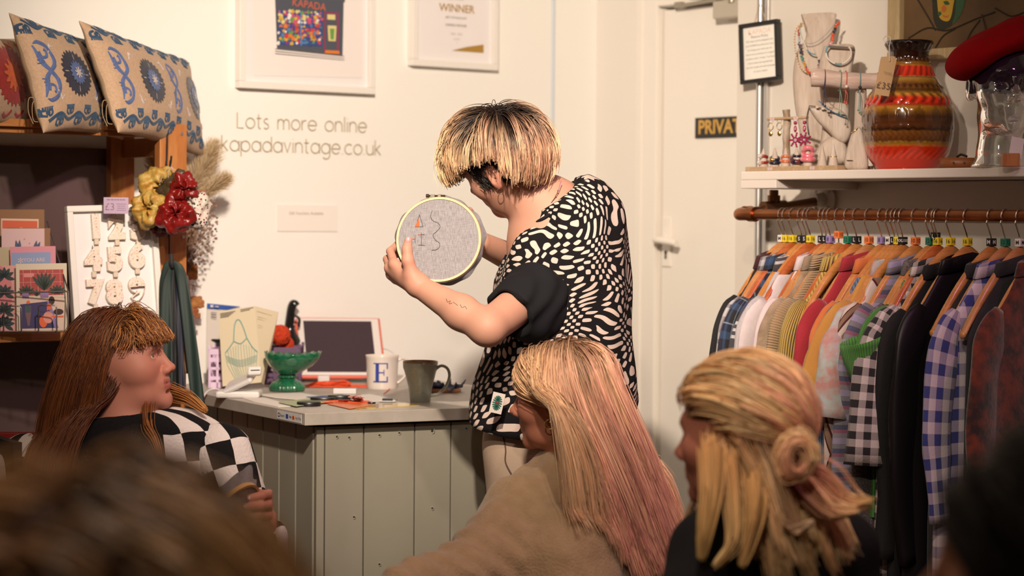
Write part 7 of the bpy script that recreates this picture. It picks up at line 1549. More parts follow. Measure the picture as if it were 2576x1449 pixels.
m_blk = mat('black_jersey_tee', (.008, .008, .010), .85, bscale=60, bstr=.2, sheen=.0, spec=.2)
# short dark hair over the fade
hair(man, HB, sk, ho, HR, 1.0, 700, 5, lambda q: (q[:, 2] < .05) & (fade(q) > .5) & (q[:, 2] > -.05), lambda q, r, tt, rn: np.array([[0, -.5, -1.]])+(rn[:, :3]-.5)*.6, lambda r, rn: .012+.014*rn[:, 0], lambda r, tt, rn, rr: np.tile(np.array(S(34, 22, 16)), (len(r), len(tt), 1))*(.6+rr[:, :1, None]*.8), 4, .001, None, .0010, .2, .004, 5, name='faded_side_hair')
# vest with warped checks
m_warp, nt, bs = _nt('warped_check_knit'); uvs = coords(nt, 'UV'); nn_ = nt.nodes.new('ShaderNodeTexNoise'); nn_.inputs['Scale'].default_value = 7.5; nn_.inputs['Detail'].default_value = 1.5; nt.links.new(uvs, nn_.inputs['Vector'])
vm = nt.nodes.new('ShaderNodeVectorMath'); vm.operation = 'MULTIPLY_ADD'; nt.links.new(nn_.outputs['Color'], vm.inputs[0]); vm.inputs[1].default_value = (.17, .15, 0); nt.links.new(uvs, vm.inputs[2])
n2_ = nt.nodes.new('ShaderNodeTexNoise'); n2_.inputs['Scale'].default_value = 16; n2_.inputs['Detail'].default_value = 0; nt.links.new(uvs, n2_.inputs['Vector']); v2 = nt.nodes.new('ShaderNodeVectorMath'); v2.operation = 'MULTIPLY_ADD'; nt.links.new(n2_.outputs['Color'], v2.inputs[0]); v2.inputs[1].default_value = (.030, .030, 0); nt.links.new(vm.outputs[0], v2.inputs[2])
o_ = sepxyz(nt, v2.outputs[0]); per = .0265
tri_ = lambda s__: mathn(nt, 'SINE', mathn(nt, 'MULTIPLY', s__, 2*math.pi/per)); pr_ = mathn(nt, 'MULTIPLY', tri_(mathn(nt, 'ADD', o_[0], mathn(nt, 'MULTIPLY', o_[1], .25))), tri_(mathn(nt, 'SUBTRACT', o_[1], mathn(nt, 'MULTIPLY', o_[0], .15)))); f_ = mathn(nt, 'GREATER_THAN', pr_, .20)
nt.links.new(mixc(nt, f_, (.008, .007, .008), (.56, .455, .40)), bs.inputs['Base Color']); bs.inputs['Roughness'].default_value = .9; bs.inputs['Specular IOR Level'].default_value = .15; bump(nt, bs, noise(nt, coords(nt), 420, 3), .5, .0015)
rings = [(1178, 1022, 1603, 1000, 5.17, .175), (1198, 960, 1598, 950, 5.17, .17), (1224, 880, 1594, 875, 5.17, .16), (1242, 790, 1590, 785, 5.16, .152), (1246, 712, 1586, 700, 5.16, .150), (1262, 655, 1580, 625, 5.16, .146), (1288, 604, 1572, 560, 5.16, .136), (1310, 570, 1556, 508, 5.16, .120), (1322, 556, 1524, 460, 5.155, .102), (1328, 550, 1482, 438, 5.15, .090), (1324, 553, 1462, 444, 5.145, .084), (1322, 556, 1455, 452, 5.14, .080)]
P, uv, th, tq = torso_grid(rings, 140, 7, .0045, 2); sag = np.clip(1-tq/2.2, 0, 1)**1.2
P[..., 2] -= (.075*sag[:, None]*np.clip(-np.sin(th), 0, 1)[None]**.8); P[..., 2] -= .030*np.clip((tq-8.5)/2, 0, 1)[:, None]*np.clip(-np.sin(th), 0, 1)[None]; P -= HB
b = MB(); b.grid(P, uv, closev=True); b.build('check_vest', m_warp, man, solid=.0022, angle=180)
nb = P[-3:].copy(); b = MB(); b.tube(nb[1]+np.array([0, 0, .001]), .0042, 8, closed=True); b.build('neck_binding', m_blk, man)
# black tee sleeve
sl = SDF(); ax = nrm(el-sh); s2_ = K(1343, 748, 5.035); sl.cone(s2_, sh+ax*.140, .078, .058, .02); sl.cone(s2_, K(1350, 800, 5.02), .055, .055, .05); sl.plane(ax, float(ax @ (sh+ax*.118)), .001)
inn = el-sh; sl.cone(sh+ax*.07, sh+ax*.20, .046, .052, .004, 's'); sl.disp = lambda p: wob(p, 42, .0035, 2)+.0025*np.sin((p @ ax)*120+8*np.sin(p[:, 2]*20))
V, F_ = sl.mesh(sh-.19, sh+.19, .004); build_arr('tee_sleeve', V, F_, m_blk, man, base=HB, label='black short t-shirt sleeve')
b = MB(); cen = K(1338, 752, 5.0); a = np.linspace(-2.9, 1.25, 40); P2 = [K(1338+64*math.cos(x)+6, 750+ -1*(-90)*math.sin(x)*1.0, 4.985+.04*abs(math.cos(x))) for x in a]
# woven label patch at the hem
M = frame4(K(1252, 1014, 4.985)-HB, nrm((1, .25, -.25)), nrm((.22, .1, 1)), nrm((-.2, -1, .1))); b = MB(); b.M = M; b.box((0, 0, .004), (.030, .048, .002)); b.mi = 1; rr = random.Random(2)
for i in range(18): a_ = i*6.28/18; b.box((.006*math.cos(a_), .012*math.sin(a_), .0054), (.011, .003, .0004), R=rot4('Z', math.degrees(a_)))
b.mi = 2; b.box((0, 0, .0060), (.010, .004, .0004)); b.build('woven_label', [mat('label_cream', S(220, 206, 190), .8), mat('label_green', S(20, 90, 70), .8), mat('label_maroon', S(130, 30, 40), .8)], man, smooth=False)
# trousers
tr_ = SDF(); tr_.cone(K(1385, 1020, 5.18), K(1385, 1130, 5.18), .125, .15, .05)
hipL, hipR = K(1330, 1120, 5.14), K(1450, 1120, 5.26); fl_ = lambda p, dx, dy: np.array([p[0]+dx, p[1]+dy, .04])
for hp_, dx in ((hipL, -.03), (hipR, .05)): kn = np.array([hp_[0]+dx*.5, hp_[1]-.01, .48]); tr_.cone(hp_, kn, .105, .078, .05); tr_.cone(kn, fl_(hp_, dx, .02), .078, .072, .03)
tr_.disp = lambda p: wob(p, 30, .005, 4); m_tr = mat('beige_chino', S(206, 176, 148), .85, bscale=300, bstr=.25); V, F_ = tr_.mesh(np.array([K(1180, 1000, 5.1)[0], 4.9, 0.02]), np.array([K(1620, 1000, 5.1)[0], 5.5, 1.06]), .009); build_arr('trousers', V, F_, m_tr, man, base=HB)
for hp_, dx in ((hipL, -.03), (hipR, .05)):
    q = fl_(hp_, dx, .0); s_ = SDF(); s_.cone(q+[0.02, .02, .0], q+[-.14, .05, -.005], .045, .038, .03); s_.plane((0, 0, -1), 0., .002); V, F_ = s_.mesh(q-.25, q+.2, .008); build_arr('shoe', V, F_, m_black, man, base=HB)
b = MB(); Q = bez([K(1262, 1085, 5.04), K(1272, 1130, 5.03), K(1272, 1165, 5.03), K(1290, 1200, 5.03)], 16)
for _ in range(10): Q = Q+np.array([0, 1, 0])*np.clip(tr_(Q), -.03, .03)[:, None]*.8
b.tube(Q-HB, .0022, 6); b.build('pocket_opening', mat('pocket_shadow_fabric', S(110, 84, 70), .9), man)
# jewellery
b = MB(); pe = Lm(-.080, -.006, -.036)-HB; b.tube(arc(pe+np.array([0, 0, -.007]), .0075, 100, 420, 20, (0, 2)), .0008, 6); b.build('hoop_earring', m_chrome, man)
b = MB(); b.tube(bez([K(1412, 455, 5.08)-HB, K(1400, 490, 5.068)-HB, K(1372, 530, 5.072)-HB, K(1350, 552, 5.085)-HB], 20), .0009, 6); b.ball(K(1403, 480, 5.067)-HB, .002, 8, 6); b.ball(K(1398, 492, 5.066)-HB, .002, 8, 6); b.build('neck_chain', m_chrome, man)
b = MB(); m_tat = mat('tattoo_ink', S(90, 66, 62), .7); ta = nrm(wr-el)
for (pa) in ([(1122, 752), (1126, 760), (1133, 757), (1130, 764), (1138, 762)], [(1140, 760), (1147, 764), (1152, 768)], [(1158, 765), (1163, 773), (1170, 770), (1175, 777)]):
    Q = np.array([K(a_, c_, 4.90) for a_, c_ in pa]); Q = bez(Q, 20)
    for _ in range(14): Q = Q+np.array([0, 1, 0])*np.clip(sk(Q), -.02, .02)[:, None]*.8
    b.tube(Q-HB, .0007, 5)
b.build('forearm_tattoo', m_tat, man)
# embroidery hoop held by the standing person
hc = K(1104, 603, 5.055); hn = nrm((-.13, -.975, .16)); hx = nrm(np.cross((0, 0, 1), hn)); hx = -hx if hx[0] < 0 else hx; hy_ = np.cross(hn, hx); hy_ = hy_ if hy_[2] > 0 else -hy_; RH = .0985
t = thing('embroidery_hoop', 'large round wooden embroidery hoop with grey cloth held up by the standing person', 'embroidery hoop', k2w(hc), rot=Matrix((KROT @ np.stack([hx, hy_, np.cross(hx, hy_)], 1)).tolist()).to_euler())
sg = 1 if np.cross(hx, hy_)[1] < 0 else -1
a = np.arange(90)*2*math.pi/90; b = MB(); G = np.stack([np.stack([(RH+dr)*np.cos(a), (RH+dr)*np.sin(a), sg*(dz)+0*a], 1) for dr, dz in ((-.0028, .0055), (.0022, .0058), (.0034, .0040), (.0034, -.0040), (.0022, -.0056), (-.0028, -.0055))]); G = np.concatenate([G, G[:1]]); b.grid(G, closev=True); b.build('outer_ring', mat('hoop_wood_pale', S(232, 190, 138), .45), t, angle=50)
m_lg, nt, bs = _nt('grey_linen'); v_ = scalev(nt, coords(nt), (1, .08, 1)); f1 = noise(nt, v_, 900, 2); f2 = noise(nt, scalev(nt, coords(nt), (.08, 1, 1)), 900, 2); nt.links.new(ramp(nt, mathn(nt, 'MULTIPLY_ADD', f1, .6, mathn(nt, 'MULTIPLY', f2, .4)), [(.35, S(126, 120, 118)), (.65, S(172, 164, 160))]), bs.inputs['Base Color']); bs.inputs['Roughness'].default_value = .9
b = MB(); q_ = np.linspace(0, 1, 10)[:, None]; b.grid(np.stack([q_*(RH-.001)*np.cos(a), q_*(RH-.001)*np.sin(a), sg*.0035+0*q_*a], -1), closev=True); 
rs = np.linspace(0, 1, 8)[:, None]; R_ = (RH+.0036)+.006*rs*(1+.4*np.sin(a*5)+.3*np.sin(a*13)); b.grid(np.stack([R_*np.cos(a), R_*np.sin(a), -sg*(.004+.016*rs*(1+.25*np.sin(a*9)))], -1), closev=True); b.build('grey_cloth', m_lg, t, angle=180)
def hpt(px, py, dz=.0042):
    ray = K(px, py, 1.)-np.array([0, 0, EYE]); nW = np.cross(hx, hy_); c_ = np.array([0, 0, EYE]); q = c_+ray*(((hc-c_) @ nW)/(ray @ nW)); d = q-hc; return np.array([d @ hx, d @ hy_, sg*dz])
b = MB(); m_ink = mat('dark_pen_line', S(60, 56, 56), .8)
for pts in ([(1088, 530), (1084, 545), (1090, 556), (1103, 562), (1108, 572), (1098, 584), (1090, 592), (1096, 604), (1106, 612), (1106, 622), (1098, 629), (1086, 630)],): b.tube(bez([hpt(*p_) for p_ in pts], 60), .0006, 5)
for pts in ([(1056, 541), (1046, 571)], [(1056, 541), (1065, 571)], [(1046, 571), (1065, 571)], [(1052, 591), (1069, 591)], [(1061, 586), (1061, 617)], [(1053, 617), (1070, 618)], [(1045, 592), (1045, 612)]): b.tube([hpt(*p_) for p_ in pts], .00055, 5)
b.build('drawn_letters', m_ink, t); b = MB(); b.poly([hpt(1055, 550), hpt(1056, 571), hpt(1044, 571)][::1], (0, 0, sg*.001)); b.tube([hpt(1038, 602), hpt(1044, 602)], .0010, 5); b.tube([hpt(1054, 591), hpt(1059, 591)], .0010, 5); b.build('orange_stitching', mat('orange_stitch', S(238, 96, 36), .7), t)
b = MB(); b.box((-.018, RH+.004, 0), (.010, .010, .009)); b.box((-.002, RH+.005, 0), (.007, .010, .009)); b.cyl((-.028, RH+.006, 0), (.012, RH+.006, 0), .0022, 8); b.cyl((-.034, RH+.006, 0), (-.027, RH+.006, 0), .0045, 12); b.build('tension_screw', mat('brass_screw', S(120, 110, 96), .3, 1.), t, smooth=False)
# ======== seated person on the left : long auburn hair, checked fleece
def fleece():
    m, nt, b = _nt('check_fleece'); o = sepxyz(nt, coords(nt, 'UV')); wv = noise(nt, coords(nt, 'UV'), 14, 1.5, out=1); sx = sepxyz(nt, wv)
    u = mathn(nt, 'MULTIPLY_ADD', sx[0], .016, o[0]); v = mathn(nt, 'MULTIPLY_ADD', sx[1], .016, o[1]); c = nt.nodes.new('ShaderNodeTexChecker'); cb_ = nt.nodes.new('ShaderNodeCombineXYZ'); nt.links.new(u, cb_.inputs[0]); nt.links.new(v, cb_.inputs[1]); cb_.inputs[2].default_value = .01
    nt.links.new(cb_.outputs[0], c.inputs['Vector']); c.inputs['Scale'].default_value = 1/.062; c.inputs['Color1'].default_value = c4((.70, .62, .60)); c.inputs['Color2'].default_value = c4((.010, .009, .010))
    nt.links.new(c.outputs[0], b.inputs['Base Color']); b.inputs['Roughness'].default_value = .95; b.inputs['Specular IOR Level'].default_value = .15; bump(nt, b, noise(nt, coords(nt), 160, 4), .6, .004); return m
m_fle = fleece(); m_bfl = mat('black_fleece', (.010, .009, .010), .95, spec=.15, bscale=160, bstr=.6, bdist=.004)
def cyl_uv(V, a, b, off=0.):
    ax = nrm(b-a); q = V-a; L = q @ ax; r = q-L[:, None]*ax; u = nrm(np.cross(ax, (0, 1, 0.0001))); v = np.cross(ax, u); th = np.arctan2(r @ v, r @ u); return np.stack([th*.085+off, L], 1)
def stool(px_c, kc, label):
    t = thing('stool', label, 'stool', k2w(np.array([kc[0], kc[1], 0])), -YAW); b = MB(); b.lathe(np.array([(.001, .43), (.17, .43), (.175, .44), (.175, .455), (.165, .46), (.001, .46)]), 36); b.build('seat', m_palewood, t)
    for i in range(4):
        a_ = i*math.pi/2+.78; b = MB(); b.cyl((.12*math.cos(a_), .12*math.sin(a_), .43), (.17*math.cos(a_), .17*math.sin(a_), 0), .014, 12); b.build('leg', m_palewood, t)
    return t
def seated_base(sd, hip, fwd, spread=.09, zk=.50, k=.04):
    """thighs and shins of a seated figure: hip (K), facing fwd (unit, level)"""
    f = nrm(np.array([fwd[0], fwd[1], 0])); r = np.array([f[1], -f[0], 0]); out = []
    for g in (-1, 1):
        h = hip+r*g*spread; kn = h+f*.40+r*g*.04; kn[2] = zk+.02; ft = kn+f*.05; ft[2] = .06; sd.cone(h, kn, .085, .062, k); sd.cone(kn, ft, .060, .045, k); sd.cone(ft, ft+f*.14+[0, 0, -.02], .045, .036, .02); out.append(ft)
    return out
m_jean = mat('dark_jeans', S(36, 40, 56), .85, bscale=300, bstr=.2)
LB = np.array([*K(310, 1449, 4.98)[:2], 0.]); lw = kthing('person', 'seated person with long auburn hair in a black and white checked fleece jacket', 'person', LB)
lo_ = K(306, 915, 5.0); LR = basis((.955, -.15, .20), (-.13, -.985, -.03)); sk2 = SDF(); L2 = head_sdf(sk2, lo_, LR, 1.03, True, ears=False, nose=.72)
sk2.cone(K(285, 965, 5.0), K(318, 1085, 5.0), .053, .060, .03); sk2.cone(K(318, 1080, 5.0), K(322, 1160, 5.0), .06, .10, .05); sk2.cone(K(200, 1140, 5.02), K(470, 1130, 4.98), .055, .055, .06)
sk2.cone(K(320, 1200, 5.0), K(320, 1420, 5.0), .12, .13, .06)
e3, w3 = K(655, 1450, 4.86), K(668, 1318, 4.78); sk2.cone(K(520, 1150, 4.96), e3, .05, .042, .03); sk2.cone(e3, w3, .040, .028, .02)
hm = K3((648, 1246, 4.735), (656, 1266, 4.745), (654, 1290, 4.75), (646, 1312, 4.75))
for m_ in hm: sk2.cone(K(668, 1308, 4.77), m_, .021, .014, .012)
LF = [K3((648, 1246, 4.735), (676, 1244, 4.69), (660, 1246, 4.655), (630, 1253, 4.64)), K3((656, 1266, 4.745), (681, 1270, 4.695), (656, 1271, 4.65), (620, 1275, 4.63)), K3((654, 1290, 4.75), (674, 1296, 4.70), (648, 1296, 4.655), (606, 1298, 4.635)), K3((646, 1312, 4.75), (660, 1318, 4.715), (636, 1320, 4.675), (596, 1328, 4.65))]
for f_ in LF: finger(sk2, f_, .0122, .0085, .004, .010)
finger(sk2, K3((655, 1275, 4.755), (625, 1260, 4.78), (600, 1262, 4.76)), .015, .010)
v1, v2 = K(20, 1449, 5.0), K(720, 760, 5.0); V, F_ = sk2.mesh(np.array([v1[0], 4.60, K(0, 1449, 4.9)[2]-.02]), np.array([v2[0], 5.22, v2[2]]), .0026)
col = skin_cols(V, lo_, LR, 1.03, S(200, 130, 106), S(80, 42, 22), lambda q: ((q[:, 2] > .040) & (q[:, 1] < .06) | ((q[:, 1] < -.02) & (q[:, 2] > -.07))).astype(float)); hd = V[:, 0] > K(560, 1200, 4.7)[0]; col[hd] = col[hd]*.8+np.array(srgb(206, 104, 88))*.2
build_arr('body', V, F_, m_skin, lw, col=col, base=LB); eyes(lw, L2, LR, LB, 1.03, (.25, .10)); b = MB()
for f_ in LF: nail(b, f_[3]+nrm(f_[3]-f_[2])*.004, f_[2], np.array([0, -1, .15]), LB, .0085)
b.build('nails', mat('pale_nail', S(206, 170, 176), .25), lw)
# torso of the jacket
rings = [(-30, 1800, 650, 1800, 5.02, .20), (-10, 1600, 640, 1600, 5.02, .20), (0, 1449, 636, 1449, 5.02, .20), (2, 1340, 640, 1340, 5.02, .19), (8, 1240, 628, 1240, 5.02, .18), (26, 1180, 612, 1170, 5.02, .165), (60, 1130, 586, 1110, 5.01, .145), (120, 1092, 545, 1064, 5.0, .12), (180, 1068, 492, 1036, 4.995, .10), (232, 1052, 432, 1026, 4.99, .084), (262, 1048, 398, 1034, 4.985, .072)]
P, uv, th, tq = torso_grid(rings, 130, 6, .006, 6, 1.0); P -= LB; uv[:, 0] += .004; rI = np.repeat(tq, 130); tI = np.tile(th, len(tq)); b = MB(); b.grid(P, uv, closev=True); nf = len(b.F); fr = np.array([q[0] for q in b.F]); ang = tI[fr]; front = (ang > math.pi); cx_ = np.cos(ang)
b.MI = [int(v) for v in np.where(front & (cx_ < .42) & (cx_ > -.60), 1, 0)]; b.build('jacket_body', [m_fle, m_bfl], lw, solid=.004, angle=180)
js = SDF(); sA, sB, sC = K(556, 1150, 4.97), K(646, 1452, 4.88), K(672, 1352, 4.79); js.cone(sA, sB, .080, .072, .03); js.cone(sB, sC, .068, .046, .03); js.ell(K(668, 1296, 4.755), .046, None, .006, 's'); js.disp = lambda p: wob(p, 34, .007, 5)
V, F_ = js.mesh(sB-[.30, .22, .16], sB+[.20, .30, .46], .006); low = V[:, 2] < K(0, 1400, 4.86)[2]; uv1 = cyl_uv(V, sA, sB); build_arr('sleeve', V, F_, m_fle, lw, uv=uv1+np.array([.03, .01]), base=LB)
js = SDF(); sA, sB = K(66, 1180, 5.0), K(30, 1480, 4.96); js.cone(sA, sB, .082, .075, .03); js.cone(sB, K(200, 1520, 4.80), .07, .055, .03); js.disp = lambda p: wob(p, 34, .007, 8); V, F_ = js.mesh(sB-[.14, .30, .20], sB+[.36, .2, .46], .007); build_arr('sleeve', V, F_, m_fle, lw, uv=cyl_uv(V, sA, sB)+np.array([.02, .02]), base=LB)
cl = SDF(); N_ = K(318, 1062, 4.985); a = np.linspace(0, 2*math.pi, 25)
b = MB(); b.tube(np.stack([N_[0]+.076*np.cos(a[:-1]), N_[1]+.060*np.sin(a[:-1]), N_[2]+.012*np.cos(a[:-1])*0+.010*np.sin(a[:-1])], 1)-LB, .010, 10, closed=True); b.build('collar', m_bfl, lw)
M = frame4(K(506, 1196, 4.84)-LB, nrm((1, 0, .05)), nrm((0, .3, 1)), (0, -1, .3)); b = MB(); b.text('VANS', .022, M, ext=.002); b.build('chest_lettering', m_black, lw, smooth=False)
tr = SDF(); hip = np.array([*K(320, 1449, 5.02)[:2], .56]); tr.cone(hip+[-.06, 0, 0], hip+[.06, 0, 0], .13, .13, .05); seated_base(tr, hip, (.45, -.9)); tr.plane((0, 0, -1), 0, .002); V, F_ = tr.mesh(hip-[.4, .75, .60], hip+[.5, .2, .25], .011); build_arr('trousers', V, F_, m_jean, lw, base=LB); stool(0, hip, 'pale wooden stool under the person with auburn hair')
# hair
def lflow(q, root, tt, rn):
    down = (np.array([0, 0, -1.]) @ LR)[None]; fr = np.clip((root[:, 1]-.030)/.02, 0, 1)[:, None]*(root[:, 2] > .05)[:, None]; side = np.sign(root[:, :1])*np.array([[1., 0, 0]])
    back = np.array([[0, -1., 0]])*np.clip((.07-root[:, 1:2])/.06, .0, 1)*(.55-.5*tt)*(1-fr); bp = np.array([[0, -1., 0]])*(np.clip((q[:, 1:2]-.017)/.020, 0, 1)*np.clip((.075-q[:, 2:3])/.03, 0, 1)*1.7*(1-fr)); return down*(.55+.8*tt)+back*.55+bp+side*np.clip(.35-tt*1.1, 0, 1)*(1-fr)+np.array([[0, 1., 0]])*fr*(.85-.9*tt)+(rn[:, :3]-.5)*.10
lroot = lambda q: (q[:, 2] > .052) & (q[:, 1] < .078) & ((q[:, 1] < .028) | (np.abs(q[:, 0]) < .056)) | ((q[:, 1] < .000) & (q[:, 2] > -.05))
llen = lambda r, rn: np.where((r[:, 1] > .034) & (r[:, 2] > .05), .070+.030*rn[:, 1], .29+.08*rn[:, 0])
def lcol(r, tt, rn, rr):
    n = len(r); a_, b_, c_ = S(100, 50, 24), S(168, 96, 48), S(206, 138, 72); w = np.clip(tt[None]*.8+.6*rn[:, 3:4]-.3, 0, 1)*np.ones((n, 1)); c = mixcol(a_, b_, w); c = mixcol(c[..., :] if False else a_, b_, w); fr = (r[:, 1] > .03)[:, None]*(rr[:, 0:1] > .35)*.7; return (c*(1-fr[..., None])+np.array(c_)*fr[..., None])*((.75+.5*rr[:, 2])*(.7+.6*rn[:, 5]))[:, None, None]
hs_ = SDF(); hs_.items = list(sk2.items); Pt = [K(320, 1200, 5.0), K(320, 1400, 5.0)]; hs_.cone(Pt[0], Pt[1], .19, .23, .05); hs_.cone(K(130, 1190, 5.0), K(545, 1140, 4.99), .066, .078, .05)
lpuff = lambda r, tt, rn: (.008+.007*rn[:, 5])*min(1, tt*5)
hair(lw, LB, hs_, lo_, LR, 1.03, 700, 16, lroot, lflow, llen, lcol, 20, .004, lpuff, .00080, .45, .0055, 11, wavy=.0015, stop=lambda q, r, rn, tt: (r[:, 1] > .034) & (q[:, 2] < .042+.014*(rn[:, 2]-.5)))

# embroidery hoop in the hand of the person on the left, seen almost edge on
hc2 = K(580, 1296, 4.68); n2 = nrm((.76, -.38, -.52)); x2 = nrm(np.cross((0, -1, .1), n2)); y2 = np.cross(n2, x2); t = thing('embroidery_hoop', 'wooden embroidery hoop with grey cloth seen edge-on in the hand of the auburn-haired person', 'embroidery hoop', k2w(hc2), rot=Matrix((KROT @ np.stack([x2, y2, n2], 1)).tolist()).to_euler())
R2_ = .082; a = np.arange(80)*2*math.pi/80; b = MB(); G = np.stack([np.stack([(R2_+dr)*np.cos(a), (R2_+dr)*np.sin(a), dz+0*a], 1) for dr, dz in ((-.003, .006), (.003, .006), (.003, -.006), (-.003, -.006), (-.003, .006))]); b.grid(G, closev=True); b.build('outer_ring', mat('hoop_wood', S(214, 160, 96), .5), t, angle=50)
b = MB(); q_ = np.linspace(0, 1, 8)[:, None]; b.grid(np.stack([q_*R2_*np.cos(a), q_*R2_*np.sin(a), .003+0*q_*a], -1), closev=True); rs = np.linspace(0, 1, 8)[:, None]; R_ = R2_+.003+.02*rs*(1+.5*np.sin(a*4)+.3*np.sin(a*11)); b.grid(np.stack([R_*np.cos(a), R_*np.sin(a), -(.004+.016*rs*(1+.3*np.sin(a*7)))], -1), closev=True); b.build('grey_cloth', m_lg, t, angle=180)
k = K(560, 1236, 4.70); b = MB(); b.tube(bez([K(570, 1240, 4.70)-k, K(480, 1222, 4.68)-k, K(400, 1205, 4.66)-k, K(340, 1192, 4.64)-k], 12), .0006, 5); o = b.build('sewing_thread', mat('white_thread_strand', (.8, .75, .7), .7)); o.location = k2w(k); o.rotation_euler = (0, 0, -YAW); tag(o, 'white sewing thread pulled taut across the checked fleece jacket', 'thread')

# ======== seated person in the middle : long blond hair with pink, beige jumper
CB_ = np.array([*K(1470, 1449, 4.76)[:2], 0.]); cw = kthing('person', 'seated person with long blond and pink hair, green clip and beige jumper', 'person', CB_)
co = K(1412, 998, 4.75); CR = basis((-.90, .42, -.06), (.42, .90, .06)); sk3 = SDF(); L3 = head_sdf(sk3, co, CR, 1.0, True, nose=.95)
sk3.cone(K(1440, 1045, 4.77), K(1462, 1190, 4.77), .055, .062, .03); sk3.cone(K(1462, 1185, 4.77), K(1470, 1300, 4.78), .065, .11, .05); sk3.cone(K(1330, 1290, 4.74), K(1600, 1290, 4.82), .06, .06, .05)
V, F_ = sk3.mesh(np.array([K(1230, 0, 4.7)[0], 4.50, K(0, 1330, 4.75)[2]]), np.array([K(1680, 0, 4.8)[0], 5.05, K(0, 840, 4.75)[2]]), .0036)
col = skin_cols(V, co, CR, 1., S(200, 128, 98), S(120, 84, 52), lambda q: ((q[:, 2] > .035) & (q[:, 1] < .075) | ((q[:, 1] < -.02) & (q[:, 2] > -.07))).astype(float)); build_arr('body', V, F_, m_skin, cw, col=col, base=CB_); eyes(cw, L3, CR, CB_)
jm = SDF(); jm.cone(K(1462, 1215, 4.78), K(1466, 1235, 4.78), .076, .085, .03); jm.cone(K(1466, 1250, 4.78), K(1490, 1700, 4.78), .135, .20, .06); jm.cone(K(1330, 1282, 4.74), K(1590, 1272, 4.86), .075, .085, .06); jm.cone(K(1590, 1280, 4.86), K(1650, 1560, 4.80), .085, .090, .05)
jm.cone(K(1310, 1290, 4.72), K(1180, 1440, 4.56), .078, .068, .04); jm.cone(K(1180, 1440, 4.56), K(990, 1500, 4.40), .066, .056, .04); jm.cone(K(1420, 1400, 4.62), K(1440, 1700, 4.62), .10, .15, .08)
dd_ = nrm(K(990, 1500, 4.40)-K(1310, 1290, 4.72)); jm.disp = lambda p: wob(p, 26, .012, 9)+wob(p, 60, .003, 4)+.004*np.sin((p @ dd_)*95+3*np.sin(p[:, 2]*22))*(p[:, 0] < K(1330, 0, 4.7)[0])
V, F_ = jm.mesh(np.array([K(940, 0, 4.4)[0], 4.25, .45]), np.array([K(1780, 0, 4.9)[0], 5.08, K(0, 1165, 4.75)[2]]), .007); m_jum = mat('beige_brushed_wool', S(182, 146, 108), .95, c2=S(174, 137, 99), nscale=40, bscale=170, bstr=.7, bdist=.004, sheen=.25); build_arr('jumper', V, F_, m_jum, cw, base=CB_)
tr = SDF(); hip = np.array([*K(1490, 1449, 4.80)[:2], .56]); tr.cone(hip+[-.06, 0, 0], hip+[.06, 0, 0], .13, .13, .05); seated_base(tr, hip, (-.75, -.35)); tr.plane((0, 0, -1), 0, .002); V, F_ = tr.mesh(hip-[.75, .6, .60], hip+[.3, .45, .25], .011); build_arr('trousers', V, F_, m_jean, cw, base=CB_); stool(0, hip, 'pale wooden stool under the person in the beige jumper')
def cflow(q, root, tt, rn):
    down = (np.array([0, 0, -1.]) @ CR)[None]; fr = np.clip((root[:, 1]-.01)/.05, 0, 1)[:, None]; side = np.sign(root[:, :1]-.004)*np.array([[1., 0, 0]])*np.clip((root[:, 1:2]+.045)/.05, 0, 1)*(root[:, 2:3] > .075); bp = np.array([[0, -1., 0]])*np.clip((q[:, 1:2]+.040)/.025, 0, 1)*np.clip((.050-q[:, 2:3])/.035, 0, 1)*1.9; bk = np.array([[0, -1., 0]]); return down*(.40+1.0*tt)+bp+side*np.clip(.8-1.6*tt, 0, 1)+bk*(.15+.75*fr*np.clip(1-abs(tt-.35)*2.2, 0, 1)+.55*(root[:, 1:2] < -.02)*np.clip(tt*1.4-.2, 0, .6))+(rn[:, :3]-.5)*.10
croot = lambda q: (q[:, 2] > .050) & (q[:, 1] < .080) | ((q[:, 1] < -.006) & (q[:, 2] > -.055))
clen = lambda r, rn: .36+.10*rn[:, 0]-.05*(r[:, 2] < 0)
def ccol(r, tt, rn, rr):
    n = len(r); dk, bl, b2, pk = srgb(120, 84, 58), srgb(255, 214, 168), srgb(232, 180, 138), srgb(240, 160, 156); w = np.clip(tt[None]*4.5+.25-.5*rn[:, 3:4], 0, 1); back = np.clip((-r[:, 1]+.015)/.06, 0, 1)[:, None]*(.35+.65*tt[None])*(rr[:, :1] > .25)*.80
    c = mixcol(bl, b2, np.broadcast_to(rn[:, 4:5], (n, len(tt)))); c = c*(1-back[..., None])+np.array(pk)*back[..., None]; return (np.array(dk)*(1-w[..., None])+c*w[..., None])*((.84+.3*rr[:, 2])*(.62+.55*rn[:, 5]))[:, None, None]
hs3 = SDF(); hs3.items = list(sk3.items)+list(jm.items); cpuff = lambda r, tt, rn: (.010+.010*rn[:, 5])*min(1, tt*5)
hair(cw, CB_, hs3, co, CR, 1.0, 620, 15, croot, cflow, clen, ccol, 20, .004, cpuff, .00095, .5, .0060, 13)
b = MB(); pc_ = K(1397, 1053, 4.605)-CB_; b.ball(pc_, (.0125, .007, .0095), 16, 10); b.build('green_gem', mat('emerald_glass', S(20, 130, 96), .08, coat=1.), cw); b = MB(); b.tube([pc_+(-.012, .002, -.008), pc_+(.012, .002, -.008), pc_+(.013, .003, .0), pc_+(.040, .008, .004)], .0015, 6); b.build('clip_bar', m_gold, cw)
b = MB(); pe = L3(-.079, -.004, -.040)-CB_; b.tube(arc(pe+np.array([0, -.003, -.010]), .0105, 60, 400, 20, (0, 2)), .0015, 8); b.build('gold_hoop_earring', m_gold, cw)

